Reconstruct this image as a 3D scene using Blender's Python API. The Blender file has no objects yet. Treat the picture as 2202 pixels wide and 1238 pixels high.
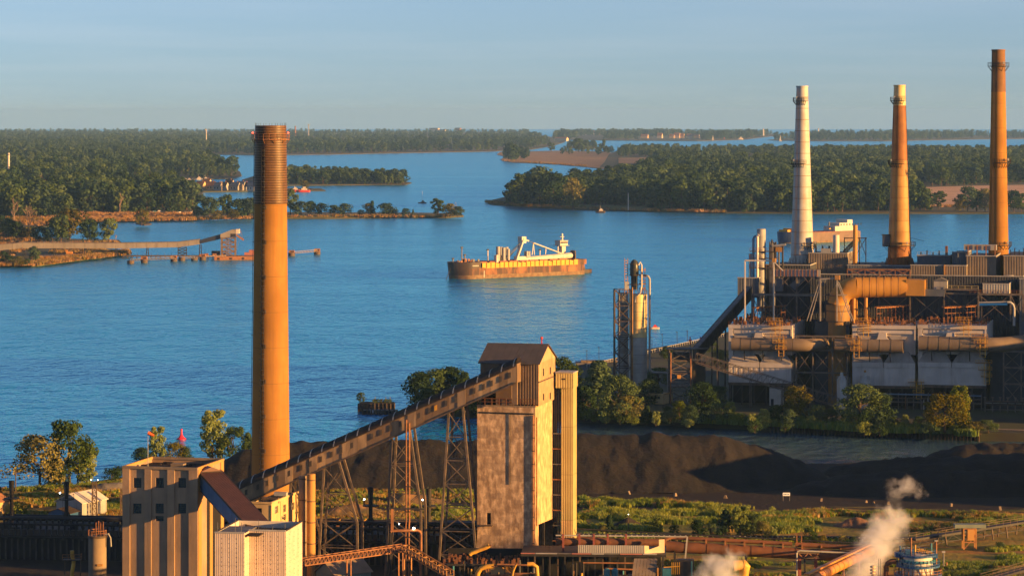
import bpy, bmesh, math, random
from mathutils import Vector, Matrix, Quaternion

# ------------------------------------------------------------------ camera, sky, sun, exposure
S = bpy.context.scene
COL = S.collection
F, CH, PX0, PY0 = 6500.0, 95.0, 1101.0, 245.0      # focal length in px of a 2202 px wide picture, camera height, principal point
RC = 14.87e6                                       # twice the refraction-corrected radius of the earth
R = math.radians

cam = bpy.data.cameras.new('camera')
camo = bpy.data.objects.new('camera', cam)
COL.objects.link(camo)
camo.location = (0, 0, CH)
camo.rotation_euler = (R(90), 0, 0)
cam.sensor_width = 36.0
cam.lens = 36.0 * F / 2202.0
cam.shift_y = -(619.0 - PY0) / 2202.0
cam.clip_start = 1.0
cam.clip_end = 200000.0
S.camera = camo

SUN_EL = R(7.0)
SUN_ROT = math.atan2(0.915, -0.403)                # clockwise from +Y
w = bpy.data.worlds.new('World')
S.world = w
w.use_nodes = True
nt = w.node_tree
nt.nodes.clear()
def wn(t, **k):
    n = nt.nodes.new(t)
    for a, b in k.items():
        setattr(n, a, b)
    return n
sky = wn('ShaderNodeTexSky', sky_type='NISHITA', sun_disc=False, sun_elevation=SUN_EL, sun_rotation=SUN_ROT,
         altitude=0.0, air_density=0.7, dust_density=0.0, ozone_density=5.5)
bg = wn('ShaderNodeBackground')
bg.inputs['Strength'].default_value = 0.069
wo = wn('ShaderNodeOutputWorld')
tc = wn('ShaderNodeTexCoord')
# thin high cloud: noise on a flat layer far overhead
sep = wn('ShaderNodeSeparateXYZ')
nt.links.new(tc.outputs['Generated'], sep.inputs[0])
mz = wn('ShaderNodeMath', operation='MAXIMUM'); mz.inputs[1].default_value = 0.0
nt.links.new(sep.outputs['Z'], mz.inputs[0])
az = wn('ShaderNodeMath', operation='ADD'); az.inputs[1].default_value = 0.035
nt.links.new(mz.outputs[0], az.inputs[0])
dx = wn('ShaderNodeMath', operation='DIVIDE'); dy = wn('ShaderNodeMath', operation='DIVIDE')
nt.links.new(sep.outputs['X'], dx.inputs[0]); nt.links.new(az.outputs[0], dx.inputs[1])
nt.links.new(sep.outputs['Y'], dy.inputs[0]); nt.links.new(az.outputs[0], dy.inputs[1])
cmb = wn('ShaderNodeCombineXYZ')
nt.links.new(dx.outputs[0], cmb.inputs[0]); nt.links.new(dy.outputs[0], cmb.inputs[1])
mp = wn('ShaderNodeMapping'); mp.inputs['Scale'].default_value = (0.55, 0.5, 1); mp.inputs['Rotation'].default_value = (0, 0, R(12)); mp.inputs['Location'].default_value = (3.4, 1.1, 0)
nt.links.new(cmb.outputs[0], mp.inputs[0])
nz = wn('ShaderNodeTexNoise'); nz.inputs['Scale'].default_value = 0.9; nz.inputs['Detail'].default_value = 6; nz.inputs['Roughness'].default_value = 0.5
nt.links.new(mp.outputs[0], nz.inputs['Vector'])
mr = wn('ShaderNodeMapRange'); mr.inputs['From Min'].default_value = 0.42; mr.inputs['From Max'].default_value = 0.8; mr.inputs['To Max'].default_value = 0.16
nt.links.new(nz.outputs['Fac'], mr.inputs['Value'])
mixc = wn('ShaderNodeMix', data_type='RGBA')
nt.links.new(mr.outputs['Result'], mixc.inputs['Factor'])
hs = wn('ShaderNodeHueSaturation'); hs.inputs['Saturation'].default_value = 0.35; hs.inputs['Value'].default_value = 1.3
nt.links.new(sky.outputs[0], hs.inputs['Color'])
nt.links.new(sky.outputs[0], mixc.inputs[6])
nt.links.new(hs.outputs[0], mixc.inputs[7])
tint = wn('ShaderNodeMix', data_type='RGBA', blend_type='MULTIPLY')        # the camera's cool white balance
tint.inputs['Factor'].default_value = 1.0
tint.inputs[7].default_value = (1.06, .95, .93, 1)
nt.links.new(mixc.outputs[2], tint.inputs[6])
wbs = wn('ShaderNodeHueSaturation')
wbs.inputs['Saturation'].default_value = 0.67
nt.links.new(tint.outputs[2], wbs.inputs['Color'])
nt.links.new(wbs.outputs[0], bg.inputs['Color'])
nt.links.new(bg.outputs[0], wo.inputs[0])

sl = bpy.data.lights.new('sun', 'SUN')
sl.energy = 5.0
sl.angle = R(0.5)
sl.color = (1.0, 0.52, 0.15)
sun = bpy.data.objects.new('sun', sl)
COL.objects.link(sun)
SDIR = Vector((math.sin(SUN_ROT) * math.cos(SUN_EL), math.cos(SUN_ROT) * math.cos(SUN_EL), math.sin(SUN_EL)))
sun.rotation_mode = 'QUATERNION'
sun.rotation_quaternion = SDIR.to_track_quat('Z', 'Y')
sun.location = SDIR * 900

vs = S.view_settings
vs.view_transform = 'Standard'
vs.look = 'None'
vs.exposure = 1.5
vs.gamma = 1.0
vs.use_curve_mapping = False
S.cycles.max_bounces = 6
S.cycles.diffuse_bounces = 2
S.cycles.glossy_bounces = 3
S.cycles.transmission_bounces = 3
S.cycles.volume_bounces = 2
S.cycles.transparent_max_bounces = 8
S.cycles.caustics_reflective = False
S.cycles.caustics_refractive = False
S.cycles.use_denoising = True

rnd = random.Random(11)

# ------------------------------------------------------------------ geometry helpers
def drop(Y):
    return -Y * Y / RC
def at(px, py, Y):
    return Vector(((px - PX0) * Y / F, Y, CH - (py - PY0) * Y / F))
def gY(py, z=0.0):
    """distance at which height z over the (curved) water is seen at picture row py"""
    s = (py - PY0) / F
    d = s * s - 4 * (CH - z) / RC
    if d <= 0:
        return math.sqrt((CH - z) * RC)
    return (s - math.sqrt(d)) * RC / 2
def gnd(px, py, z=0.0):
    Y = gY(py, z)
    return Vector(((px - PX0) * Y / F, Y, z + drop(Y)))

class MB:
    def __init__(s):
        s.v = []; s.f = []
    def add(s, vs, fs):
        n = len(s.v)
        s.v.extend([tuple(p) for p in vs]); s.f.extend([tuple(i + n for i in f) for f in fs])
        return s
    def bx(s, x0, x1, y0, y1, z0, z1):
        return s.add([(x0,y0,z0),(x1,y0,z0),(x1,y1,z0),(x0,y1,z0),(x0,y0,z1),(x1,y0,z1),(x1,y1,z1),(x0,y1,z1)],
                     [(3,2,1,0),(4,5,6,7),(0,1,5,4),(1,2,6,5),(2,3,7,6),(3,0,4,7)])
    def beam(s, a, b, w, h=None, up=(0,0,1)):
        h = h or w
        a = Vector(a); b = Vector(b); d = (b - a).normalized(); up = Vector(up)
        if abs(d.dot(up)) > 0.98: up = Vector((0,1,0))
        sx = d.cross(up).normalized() * (w / 2); sz = sx.cross(d).normalized() * (h / 2)
        P = [a-sx-sz, a+sx-sz, a+sx+sz, a-sx+sz, b-sx-sz, b+sx-sz, b+sx+sz, b-sx+sz]
        return s.add(P, [(0,1,2,3),(7,6,5,4),(0,4,5,1),(1,5,6,2),(2,6,7,3),(3,7,4,0)])
    def tube(s, a, b, r, n=8, r2=None, cap=True):
        r2 = r if r2 is None else r2
        a = Vector(a); b = Vector(b); d = (b - a).normalized(); up = Vector((0,0,1))
        if abs(d.dot(up)) > 0.98: up = Vector((0,1,0))
        u = d.cross(up).normalized(); v = u.cross(d)
        P = []
        for k in range(n):
            t = 2 * math.pi * k / n; e = u * math.cos(t) + v * math.sin(t)
            P.append(a + e * r); P.append(b + e * r2)
        fs = [(2*k, 2*((k+1) % n), 2*((k+1) % n)+1, 2*k+1) for k in range(n)]
        if cap:
            fs.append(tuple(2*k for k in range(n))[::-1]); fs.append(tuple(2*k+1 for k in range(n)))
        return s.add(P, fs)
    def path(s, pts, r, n=8):
        pts = [Vector(p) for p in pts]
        rings = []
        up = Vector((0.13, 0.31, 0.94)).normalized()
        for i, p in enumerate(pts):
            d = (pts[min(i+1, len(pts)-1)] - pts[max(i-1, 0)]).normalized()
            u = d.cross(up).normalized(); v = u.cross(d)
            rings.append([p + (u * math.cos(2*math.pi*k/n) + v * math.sin(2*math.pi*k/n)) * r for k in range(n)])
        P = [q for rg in rings for q in rg]
        fs = []
        for i in range(len(pts) - 1):
            for k in range(n):
                fs.append((i*n+k, i*n+(k+1) % n, (i+1)*n+(k+1) % n, (i+1)*n+k))
        fs.append(tuple(range(n))[::-1]); fs.append(tuple((len(pts)-1)*n+k for k in range(n)))
        return s.add(P, fs)
    def lathe(s, prof, n=24, c=(0,0,0), cap=True):
        P = []; fs = []
        for r, z in prof:
            for k in range(n):
                t = 2*math.pi*k/n
                P.append((c[0]+r*math.cos(t), c[1]+r*math.sin(t), c[2]+z))
        for i in range(len(prof)-1):
            for k in range(n):
                fs.append((i*n+k, i*n+(k+1) % n, (i+1)*n+(k+1) % n, (i+1)*n+k))
        if cap:
            fs.append(tuple(range(n))[::-1]); fs.append(tuple((len(prof)-1)*n+k for k in range(n)))
        return s.add(P, fs)
    def prism(s, pts, a, b):
        """extrude polygon (3D points) from offset vector a to b"""
        a = Vector(a); b = Vector(b); n = len(pts)
        P = [Vector(p) + a for p in pts] + [Vector(p) + b for p in pts]
        fs = [tuple(range(n))[::-1], tuple(range(n, 2*n))] + [(k, (k+1) % n, n+(k+1) % n, n+k) for k in range(n)]
        return s.add(P, fs)
    def mesh(s, name, mat=None, smooth=False):
        me = bpy.data.meshes.new(name)
        me.from_pydata(s.v, [], s.f)
        if mat: me.materials.append(mat)
        if smooth:
            me.polygons.foreach_set('use_smooth', [True] * len(me.polygons))
        bm = bmesh.new(); bm.from_mesh(me)
        bmesh.ops.recalc_face_normals(bm, faces=bm.faces)
        bm.to_mesh(me); bm.free()
        if smooth:
            try: me.set_sharp_from_angle(angle=R(40))
            except Exception: pass
        return me
    def build(s, name, mat, parent=None, smooth=False, loc=None, kind=None):
        o = bpy.data.objects.new(name, s.mesh(name, mat, smooth))
        COL.objects.link(o)
        if parent is not None: o.parent = parent
        if loc is not None: o.location = loc
        if kind: o['kind'] = kind
        return o

def link(name, me, parent=None):
    o = bpy.data.objects.new(name, me); COL.objects.link(o)
    if parent is not None: o.parent = parent
    return o
def tag(o, label, cat, group=None):
    o['label'] = label; o['category'] = cat
    if group: o['group'] = group
    return o
def thing(name, label, cat, loc=(0,0,0), rz=0.0, group=None):
    o = bpy.data.objects.new(name, None); COL.objects.link(o)
    o.empty_display_size = 0.5
    o.location = loc; o.rotation_euler = (0, 0, rz)
    return tag(o, label, cat, group)
def struct(o):
    o['kind'] = 'structure'; return o

_cube = {}
def cube_mesh(mat):
    if mat.name not in _cube:
        _cube[mat.name] = MB().bx(-.5,.5,-.5,.5,-.5,.5).mesh('block', mat)
    return _cube[mat.name]
def PB(name, mat, parent, x0, x1, y0, y1, z0, z1):
    """box piece as an object of its own; alike pieces share the mesh"""
    o = link(name, cube_mesh(mat), parent)
    o.location = ((x0+x1)/2, (y0+y1)/2, (z0+z1)/2)
    o.scale = (abs(x1-x0), abs(y1-y0), abs(z1-z0))
    return o
def PM(name, mat, parent, a, b, w, h=None, up=(0,0,1)):
    """bar piece from a to b as an object of its own"""
    h = h or w
    a = Vector(a); b = Vector(b); d = b - a; L = d.length; d.normalize(); up = Vector(up)
    if abs(d.dot(up)) > 0.98: up = Vector((0,1,0))
    sx = d.cross(up).normalized(); sz = sx.cross(d).normalized()
    o = link(name, cube_mesh(mat), parent)
    m = Matrix((sx, d, sz)).transposed().to_4x4()
    o.matrix_basis = Matrix.Translation((a+b)/2) @ m @ Matrix.Diagonal((w, L, h, 1))
    return o
_cyl = {}
def PT(name, mat, parent, a, b, r, n=10):
    """round bar piece"""
    k = (mat.name, n)
    if k not in _cyl:
        _cyl[k] = MB().tube((0,-.5,0), (0,.5,0), 1.0, n).mesh('rod', mat, True)
    a = Vector(a); b = Vector(b); d = b - a; L = d.length; d.normalize(); up = Vector((0,0,1))
    if abs(d.dot(up)) > 0.98: up = Vector((0,1,0))
    sx = d.cross(up).normalized(); sz = sx.cross(d).normalized()
    o = link(name, _cyl[k], parent)
    m = Matrix((sx, d, sz)).transposed().to_4x4()
    o.matrix_basis = Matrix.Translation((a+b)/2) @ m @ Matrix.Diagonal((r, L, r, 1))
    return o
def copy_tree(o, parent=None, label=None):
    c = o.copy(); COL.objects.link(c)
    if parent is not None: c.parent = parent
    if label: c['label'] = label
    for ch in list(o.children):
        copy_tree(ch, c)
    return c

class FR:
    """frame of a rotated thing: turns picture points into local points on one of its planes"""
    def __init__(s, loc, rz=0.0):
        s.loc = Vector(loc); s.rz = rz
        s.inv = Matrix.Rotation(-rz, 3, 'Z')
        s.o = s.inv @ (Vector((0,0,CH)) - s.loc)
    def ray(s, px, py):
        return s.inv @ Vector(((px-PX0)/F, 1, -(py-PY0)/F))
    def y(s, px, py, c=0.0):
        d = s.ray(px, py); t = (c - s.o.y)/d.y; return s.o + d*t
    def x(s, px, py, c=0.0):
        d = s.ray(px, py); t = (c - s.o.x)/d.x; return s.o + d*t
    def z(s, px, py, c=0.0):
        d = s.ray(px, py); t = (c - s.o.z)/d.z; return s.o + d*t

# ------------------------------------------------------------------ materials
def lin(c):
    return tuple(((x/255.0)/12.92 if x/255.0 <= .04045 else ((x/255.0+.055)/1.055)**2.4) for x in c)
_mats = {}
def M(name, col, col2=None, scale=0.5, rough=0.8, metal=0.0, bump=0.0, bscale=None, streak=0.0, stretch=(1,1,1), spec=0.3,
      lo=0.35, hi=0.65, detail=4, streakcol=None, streakscale=0.35, trans=0.0, objrand=0.0, band=None, patch=None):
    if name in _mats: return _mats[name]
    m = bpy.data.materials.new(name); m.use_nodes = True
    nt = m.node_tree; N = nt.nodes; Lk = nt.links
    b = N['Principled BSDF']
    b.inputs['Roughness'].default_value = rough; b.inputs['Metallic'].default_value = metal
    b.inputs['Specular IOR Level'].default_value = spec
    geo = N.new('ShaderNodeNewGeometry')
    def noise(sc, st=(1,1,1), det=4, rg=.55):
        mp = N.new('ShaderNodeMapping'); mp.inputs['Scale'].default_value = st
        Lk.new(geo.outputs['Position'], mp.inputs[0])
        n = N.new('ShaderNodeTexNoise'); n.inputs['Scale'].default_value = sc; n.inputs['Detail'].default_value = det; n.inputs['Roughness'].default_value = rg
        Lk.new(mp.outputs[0], n.inputs['Vector']); return n
    def rng(out, a, c, lo=0.0, hi=1.0):
        r = N.new('ShaderNodeMapRange'); r.inputs['From Min'].default_value = a; r.inputs['From Max'].default_value = c
        r.inputs['To Min'].default_value = lo; r.inputs['To Max'].default_value = hi
        Lk.new(out, r.inputs['Value']); return r.outputs['Result']
    def mix(f, a, c):
        x = N.new('ShaderNodeMix'); x.data_type = 'RGBA'
        if isinstance(f, float): x.inputs['Factor'].default_value = f
        else: Lk.new(f, x.inputs['Factor'])
        for i, q in ((6, a), (7, c)):
            if isinstance(q, tuple): x.inputs[i].default_value = (*q, 1)
            else: Lk.new(q, x.inputs[i])
        return x.outputs[2]
    c = tuple(col)
    if col2 is not None:
        c = mix(rng(noise(scale, stretch, detail).outputs['Fac'], lo, hi), tuple(col), tuple(col2))
    if streak:
        f = rng(noise(streakscale, (1,1,.07), 5, .65).outputs['Fac'], .48, .72, 0, streak)
        c = mix(f, c, tuple(streakcol or [x*.35 for x in col]))
    if patch:     # formwork lifts that weathered differently: (width, height, colour, amount)
        sp = N.new('ShaderNodeSeparateXYZ'); Lk.new(geo.outputs['Position'], sp.inputs[0])
        ad = N.new('ShaderNodeMath'); ad.operation = 'ADD'; Lk.new(sp.outputs['X'], ad.inputs[0]); Lk.new(sp.outputs['Y'], ad.inputs[1])
        wv = noise(.9, (1,1,1), 3); cb = N.new('ShaderNodeCombineXYZ')
        a2 = N.new('ShaderNodeMath'); a2.operation = 'MULTIPLY_ADD'; a2.inputs[1].default_value = 1.1; Lk.new(wv.outputs['Fac'], a2.inputs[0]); Lk.new(ad.outputs[0], a2.inputs[2])
        a3 = N.new('ShaderNodeMath'); a3.operation = 'MULTIPLY_ADD'; a3.inputs[1].default_value = .9; Lk.new(wv.outputs['Fac'], a3.inputs[0]); Lk.new(sp.outputs['Z'], a3.inputs[2])
        Lk.new(a2.outputs[0], cb.inputs[0]); Lk.new(a3.outputs[0], cb.inputs[1])
        bk = N.new('ShaderNodeTexBrick'); bk.inputs['Scale'].default_value = 1.0; bk.inputs['Brick Width'].default_value = patch[0]; bk.inputs['Row Height'].default_value = patch[1]
        bk.inputs['Mortar Size'].default_value = .03; bk.inputs['Color1'].default_value = (0,0,0,1); bk.inputs['Color2'].default_value = (1,1,1,1); bk.inputs['Mortar'].default_value = (.7,.7,.7,1)
        Lk.new(cb.outputs[0], bk.inputs['Vector'])
        c = mix(rng(bk.outputs['Color'], .35, 1.0, 0, patch[3]), c, tuple(patch[2]))
    if band:      # regular horizontal lift joints: (spacing, width fraction, colour, amount)
        sp = N.new('ShaderNodeSeparateXYZ'); Lk.new(geo.outputs['Position'], sp.inputs[0])
        d = N.new('ShaderNodeMath'); d.operation = 'DIVIDE'; d.inputs[1].default_value = band[0]; Lk.new(sp.outputs['Z'], d.inputs[0])
        fr = N.new('ShaderNodeMath'); fr.operation = 'FRACT'; Lk.new(d.outputs[0], fr.inputs[0])
        lt = N.new('ShaderNodeMath'); lt.operation = 'LESS_THAN'; lt.inputs[1].default_value = band[1]; Lk.new(fr.outputs[0], lt.inputs[0])
        mu = N.new('ShaderNodeMath'); mu.operation = 'MULTIPLY'; mu.inputs[1].default_value = band[3]; Lk.new(lt.outputs[0], mu.inputs[0])
        c = mix(mu.outputs[0], c, tuple(band[2]))
    if objrand:
        oi = N.new('ShaderNodeObjectInfo'); h = N.new('ShaderNodeHueSaturation')
        Lk.new(rng(oi.outputs['Random'], 0, 1, 1-objrand, 1+objrand), h.inputs['Value'])
        Lk.new(rng(oi.outputs['Random'], 0, 1, 1.15, .8), h.inputs['Saturation'])
        if isinstance(c, tuple): h.inputs['Color'].default_value = (*c, 1)
        else: Lk.new(c, h.inputs['Color'])
        c = h.outputs[0]
    if isinstance(c, tuple): b.inputs['Base Color'].default_value = (*c, 1)
    else: Lk.new(c, b.inputs['Base Color'])
    if bump:
        bp = N.new('ShaderNodeBump'); bp.inputs['Strength'].default_value = 1.0; bp.inputs['Distance'].default_value = bump
        Lk.new(noise(bscale or scale*4, (1,1,1), 5).outputs['Fac'], bp.inputs['Height']); Lk.new(bp.outputs[0], b.inputs['Normal'])
    if trans:
        tr = N.new('ShaderNodeBsdfTranslucent'); ad = N.new('ShaderNodeMixShader'); ad.inputs[0].default_value = trans
        if isinstance(c, tuple): tr.inputs[0].default_value = (*c, 1)
        else: Lk.new(c, tr.inputs[0])
        Lk.new(b.outputs[0], ad.inputs[1]); Lk.new(tr.outputs[0], ad.inputs[2])
        Lk.new(ad.outputs[0], N['Material Output'].inputs['Surface'])
    _mats[name] = m
    return m
def EM(name, col, s):
    if name in _mats: return _mats[name]
    m = bpy.data.materials.new(name); m.use_nodes = True
    b = m.node_tree.nodes['Principled BSDF']
    b.inputs['Base Color'].default_value = (*col, 1); b.inputs['Emission Color'].default_value = (*col, 1); b.inputs['Emission Strength'].default_value = s
    _mats[name] = m
    return m

MT = dict(
    conc=M('concrete', (.26,.19,.125), (.19,.145,.10), .25, .9, bump=.03, bscale=1.5, streak=.45, streakcol=(.10,.085,.07)),
    conc_gold=M('ochre_concrete', (.45,.235,.07), (.37,.19,.055), .12, .85, bump=.02, bscale=1.2, streak=.25, streakcol=(.30,.15,.04), streakscale=.6),
    stack_conc=M('chimney_concrete', (.37,.178,.044), (.27,.128,.033), .12, .85, spec=.05, bump=.015, bscale=1.0, streak=.65, streakcol=(.17,.085,.028), streakscale=.45, band=(8.2,.016,(.17,.09,.03),.8), patch=(5.5,4.1,(.27,.125,.026),.35)),
    stack_dark=M('sooty_chimney_band', (.075,.040,.018), (.05,.028,.014), .3, .55, streak=.4, streakcol=(.22,.11,.035), streakscale=.9),
    hoop=M('rusty_hoop', (.20,.10,.032), (.11,.055,.022), .8, .42),
    white=M('white_paint', (.62,.56,.48), (.52,.465,.40), .4, .5, streak=.3, streakcol=(.42,.30,.2)),
    stackwhite=M('weathered_white_steel', (.46,.45,.42), (.36,.345,.31), .35, .55, streak=.55, streakcol=(.45,.27,.10), streakscale=.8),
    stackgold=M('rust_stained_steel', (.42,.235,.065), (.32,.165,.045), .3, .6, streak=.5, streakcol=(.24,.11,.03), streakscale=.8),
    stackrust=M('rusted_steel', (.30,.12,.03), (.20,.075,.02), .3, .65, streak=.5, streakcol=(.12,.05,.02), streakscale=.8),
    rust=M('rust', (.21,.085,.035), (.11,.05,.028), .7, .8, bump=.02),
    rustgold=M('golden_rust', (.40,.20,.06), (.25,.12,.045), .8, .75),
    rustlight=M('light_rust', (.34,.15,.06), (.20,.09,.045), .8, .8),
    steel=M('grey_steel', (.16,.155,.15), (.10,.095,.09), .5, .6),
    steeldark=M('dark_steel', (.038,.034,.032), (.02,.018,.017), .5, .6),
    steelrust=M('rusty_dark_steel', (.13,.085,.055), (.06,.045,.035), .8, .7),
    black=M('sooty_steel', (.018,.017,.017), (.03,.026,.022), .6, .7),
    siding=M('grey_brown_siding', (.20,.155,.115), (.155,.12,.09), .3, .6, streak=.35),
    sidingl=M('light_grey_siding', (.36,.35,.33), (.29,.28,.26), .3, .6, streak=.35, streakcol=(.2,.15,.1)),
    sidingb=M('blue_grey_siding', (.115,.125,.15), (.09,.10,.12), .3, .6, streak=.3),
    peach=M('cream_white_cladding', (.60,.475,.37), (.52,.41,.32), .5, .6, streak=.3, streakcol=(.36,.22,.13), streakscale=.8),
    yellow=M('yellow_paint', (.70,.38,.03), (.55,.27,.03), .8, .5),
    cream=M('cream_siding', (.46,.38,.16), (.40,.32,.13), .3, .55, streak=.2),
    roofdark=M('dark_roofing', (.06,.046,.038), (.04,.031,.027), .4, .95, spec=.05),
    coal=M('coal', (.027,.0225,.0195), (.016,.0145,.0135), .15, .9, bump=.25, bscale=.9, spec=.2),
    dirt=M('black_dirt', (.055,.043,.034), (.035,.029,.025), .12, .95, bump=.06, bscale=.8, spec=.1),
    glass=M('dark_glass', (.02,.025,.03), None, rough=.15, spec=.5),
    hole=M('dark_opening', (.012,.012,.013), None, rough=.9),
    red=M('red_paint', (.55,.05,.03), None, rough=.5),
    blue=M('blue_paint', (.03,.10,.24), (.025,.08,.18), .6, .5),
    lampred=EM('red_lamp', (1.0,.05,.02), 3.0),
    lampwhite=EM('white_lamp', (1.0,.92,.78), 9.0),
    lampfire=EM('oven_flame', (1.0,.28,.03), 9.0),
)
class NS: pass
T = NS(); T.__dict__ = MT

T.conc_front = M('weathered_concrete', (.37,.245,.15), (.28,.19,.12), .22, .9, bump=.03, bscale=1.5, streak=.55, streakcol=(.13,.10,.085), streakscale=.5, band=(1.6,.03,(.22,.16,.11),.25))
T.roofbrown = M('brown_roof_sheet', (.15,.07,.05), (.11,.055,.042), .4, .55)
T.blueside = M('blue_gallery_side', (.06,.15,.27), (.05,.12,.22), .4, .5, streak=.3)
T.conc_pale = M('pale_gold_concrete', (.60,.42,.20), (.50,.34,.155), .3, .85, bump=.02, streak=.3, streakcol=(.22,.14,.07))
T.gal1 = M('gallery_cladding_pale', (.40,.27,.145), (.22,.15,.09), .5, .65, stretch=(1,1,.25), lo=.42, hi=.58)
T.gal2 = M('gallery_cladding_brown', (.19,.125,.075), (.15,.10,.062), .6, .65, streak=.2)
T.gal3 = M('gallery_cladding_mid', (.28,.19,.11), (.17,.12,.075), .5, .65, stretch=(1,1,.25), lo=.4, hi=.6)
T.glassbrown = M('brown_window', (.07,.055,.04), None, rough=.3)
T.bent = M('weathered_bent_steel', (.17,.125,.09), (.085,.07,.055), .8, .65)
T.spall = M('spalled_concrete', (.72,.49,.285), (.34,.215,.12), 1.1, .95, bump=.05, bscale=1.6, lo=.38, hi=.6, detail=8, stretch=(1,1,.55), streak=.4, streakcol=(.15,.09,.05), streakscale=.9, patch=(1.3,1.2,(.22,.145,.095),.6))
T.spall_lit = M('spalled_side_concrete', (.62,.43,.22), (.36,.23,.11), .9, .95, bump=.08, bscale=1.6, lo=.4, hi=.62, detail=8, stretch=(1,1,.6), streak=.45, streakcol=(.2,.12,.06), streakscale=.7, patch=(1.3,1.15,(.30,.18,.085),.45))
T.headwall = M('brown_wall_sheet', (.155,.10,.065), (.12,.08,.055), .5, .6, streak=.3)
T.gablewall = M('gable_wall_sheet', (.50,.34,.18), (.38,.25,.13), .6, .65, streak=.35, streakcol=(.25,.15,.08))
T.headroof = M('slate_brown_roof', (.085,.07,.066), (.065,.055,.053), .5, .7)
T.oven_post = M('oven_buttress', (.085,.07,.058), (.05,.042,.036), .6, .7)
T.oven_box = M('oven_box', (.06,.045,.034), (.035,.028,.024), .6, .7)
T.standpipe = M('standpipe_steel', (.034,.033,.036), (.018,.018,.02), .8, .45)
T.yellowpipe = M('yellow_pipe', (.62,.36,.05), (.42,.22,.035), .8, .5, streak=.4, streakcol=(.2,.1,.03))
T.redstrip = M('faded_red_strip', (.42,.17,.13), (.33,.12,.09), .6, .6)
T.redpost = M('red_post', (.24,.07,.05), (.17,.05,.04), .8, .7)
T.tealpaint = M('teal_paint', (.05,.22,.25), (.04,.15,.18), .8, .5)
T.endplate = M('pale_end_plate', (.62,.47,.30), (.54,.40,.25), .5, .6)
T.greenwall = M('grey_green_wall', (.20,.23,.18), (.15,.18,.15), .4, .7)
T.tanroof = M('tan_roof_sheet', (.24,.17,.11), (.19,.135,.09), .5, .7)
T.gasmain = M('rusty_gas_main', (.20,.080,.035), (.09,.042,.025), .25, .65, lo=.35, hi=.65, streak=.2, streakcol=(.33,.15,.05))
T.orangepipe = M('orange_pipe_paint', (.55,.25,.05), (.42,.17,.035), .5, .5, streak=.3, streakcol=(.2,.08,.02))
T.fendertimber = M('fender_timber', (.075,.05,.035), (.05,.038,.03), .8, .9)
T.bluepipe = M('blue_grey_pipe', (.16,.24,.34), (.12,.18,.26), .5, .45)
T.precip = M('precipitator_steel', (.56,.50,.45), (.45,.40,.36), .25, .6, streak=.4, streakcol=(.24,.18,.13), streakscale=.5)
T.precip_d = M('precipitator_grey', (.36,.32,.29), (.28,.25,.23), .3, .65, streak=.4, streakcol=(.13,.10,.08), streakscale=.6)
T.ductbrown = M('brown_duct', (.21,.155,.105), (.17,.125,.085), .3, .6, streak=.2)
T.ductgold = M('ochre_duct', (.46,.225,.040), (.40,.19,.032), .3, .6, streak=.15)
T.ductgold2 = M('ochre_riser', (.30,.16,.05), (.24,.13,.04), .3, .65, streak=.25)
T.frame = M('frame_steel', (.15,.125,.105), (.09,.07,.058), .6, .65)
T.slatdark = M('dark_blue_slat', (.06,.065,.085), (.04,.045,.06), .5, .5)
T.vessel = M('green_black_vessel', (.05,.055,.05), (.03,.035,.035), .5, .35)
T.silogold = M('yellowed_white_steel', (.72,.56,.26), (.62,.46,.18), .5, .45, streak=.3, streakcol=(.45,.28,.1), streakscale=.9)
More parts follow.
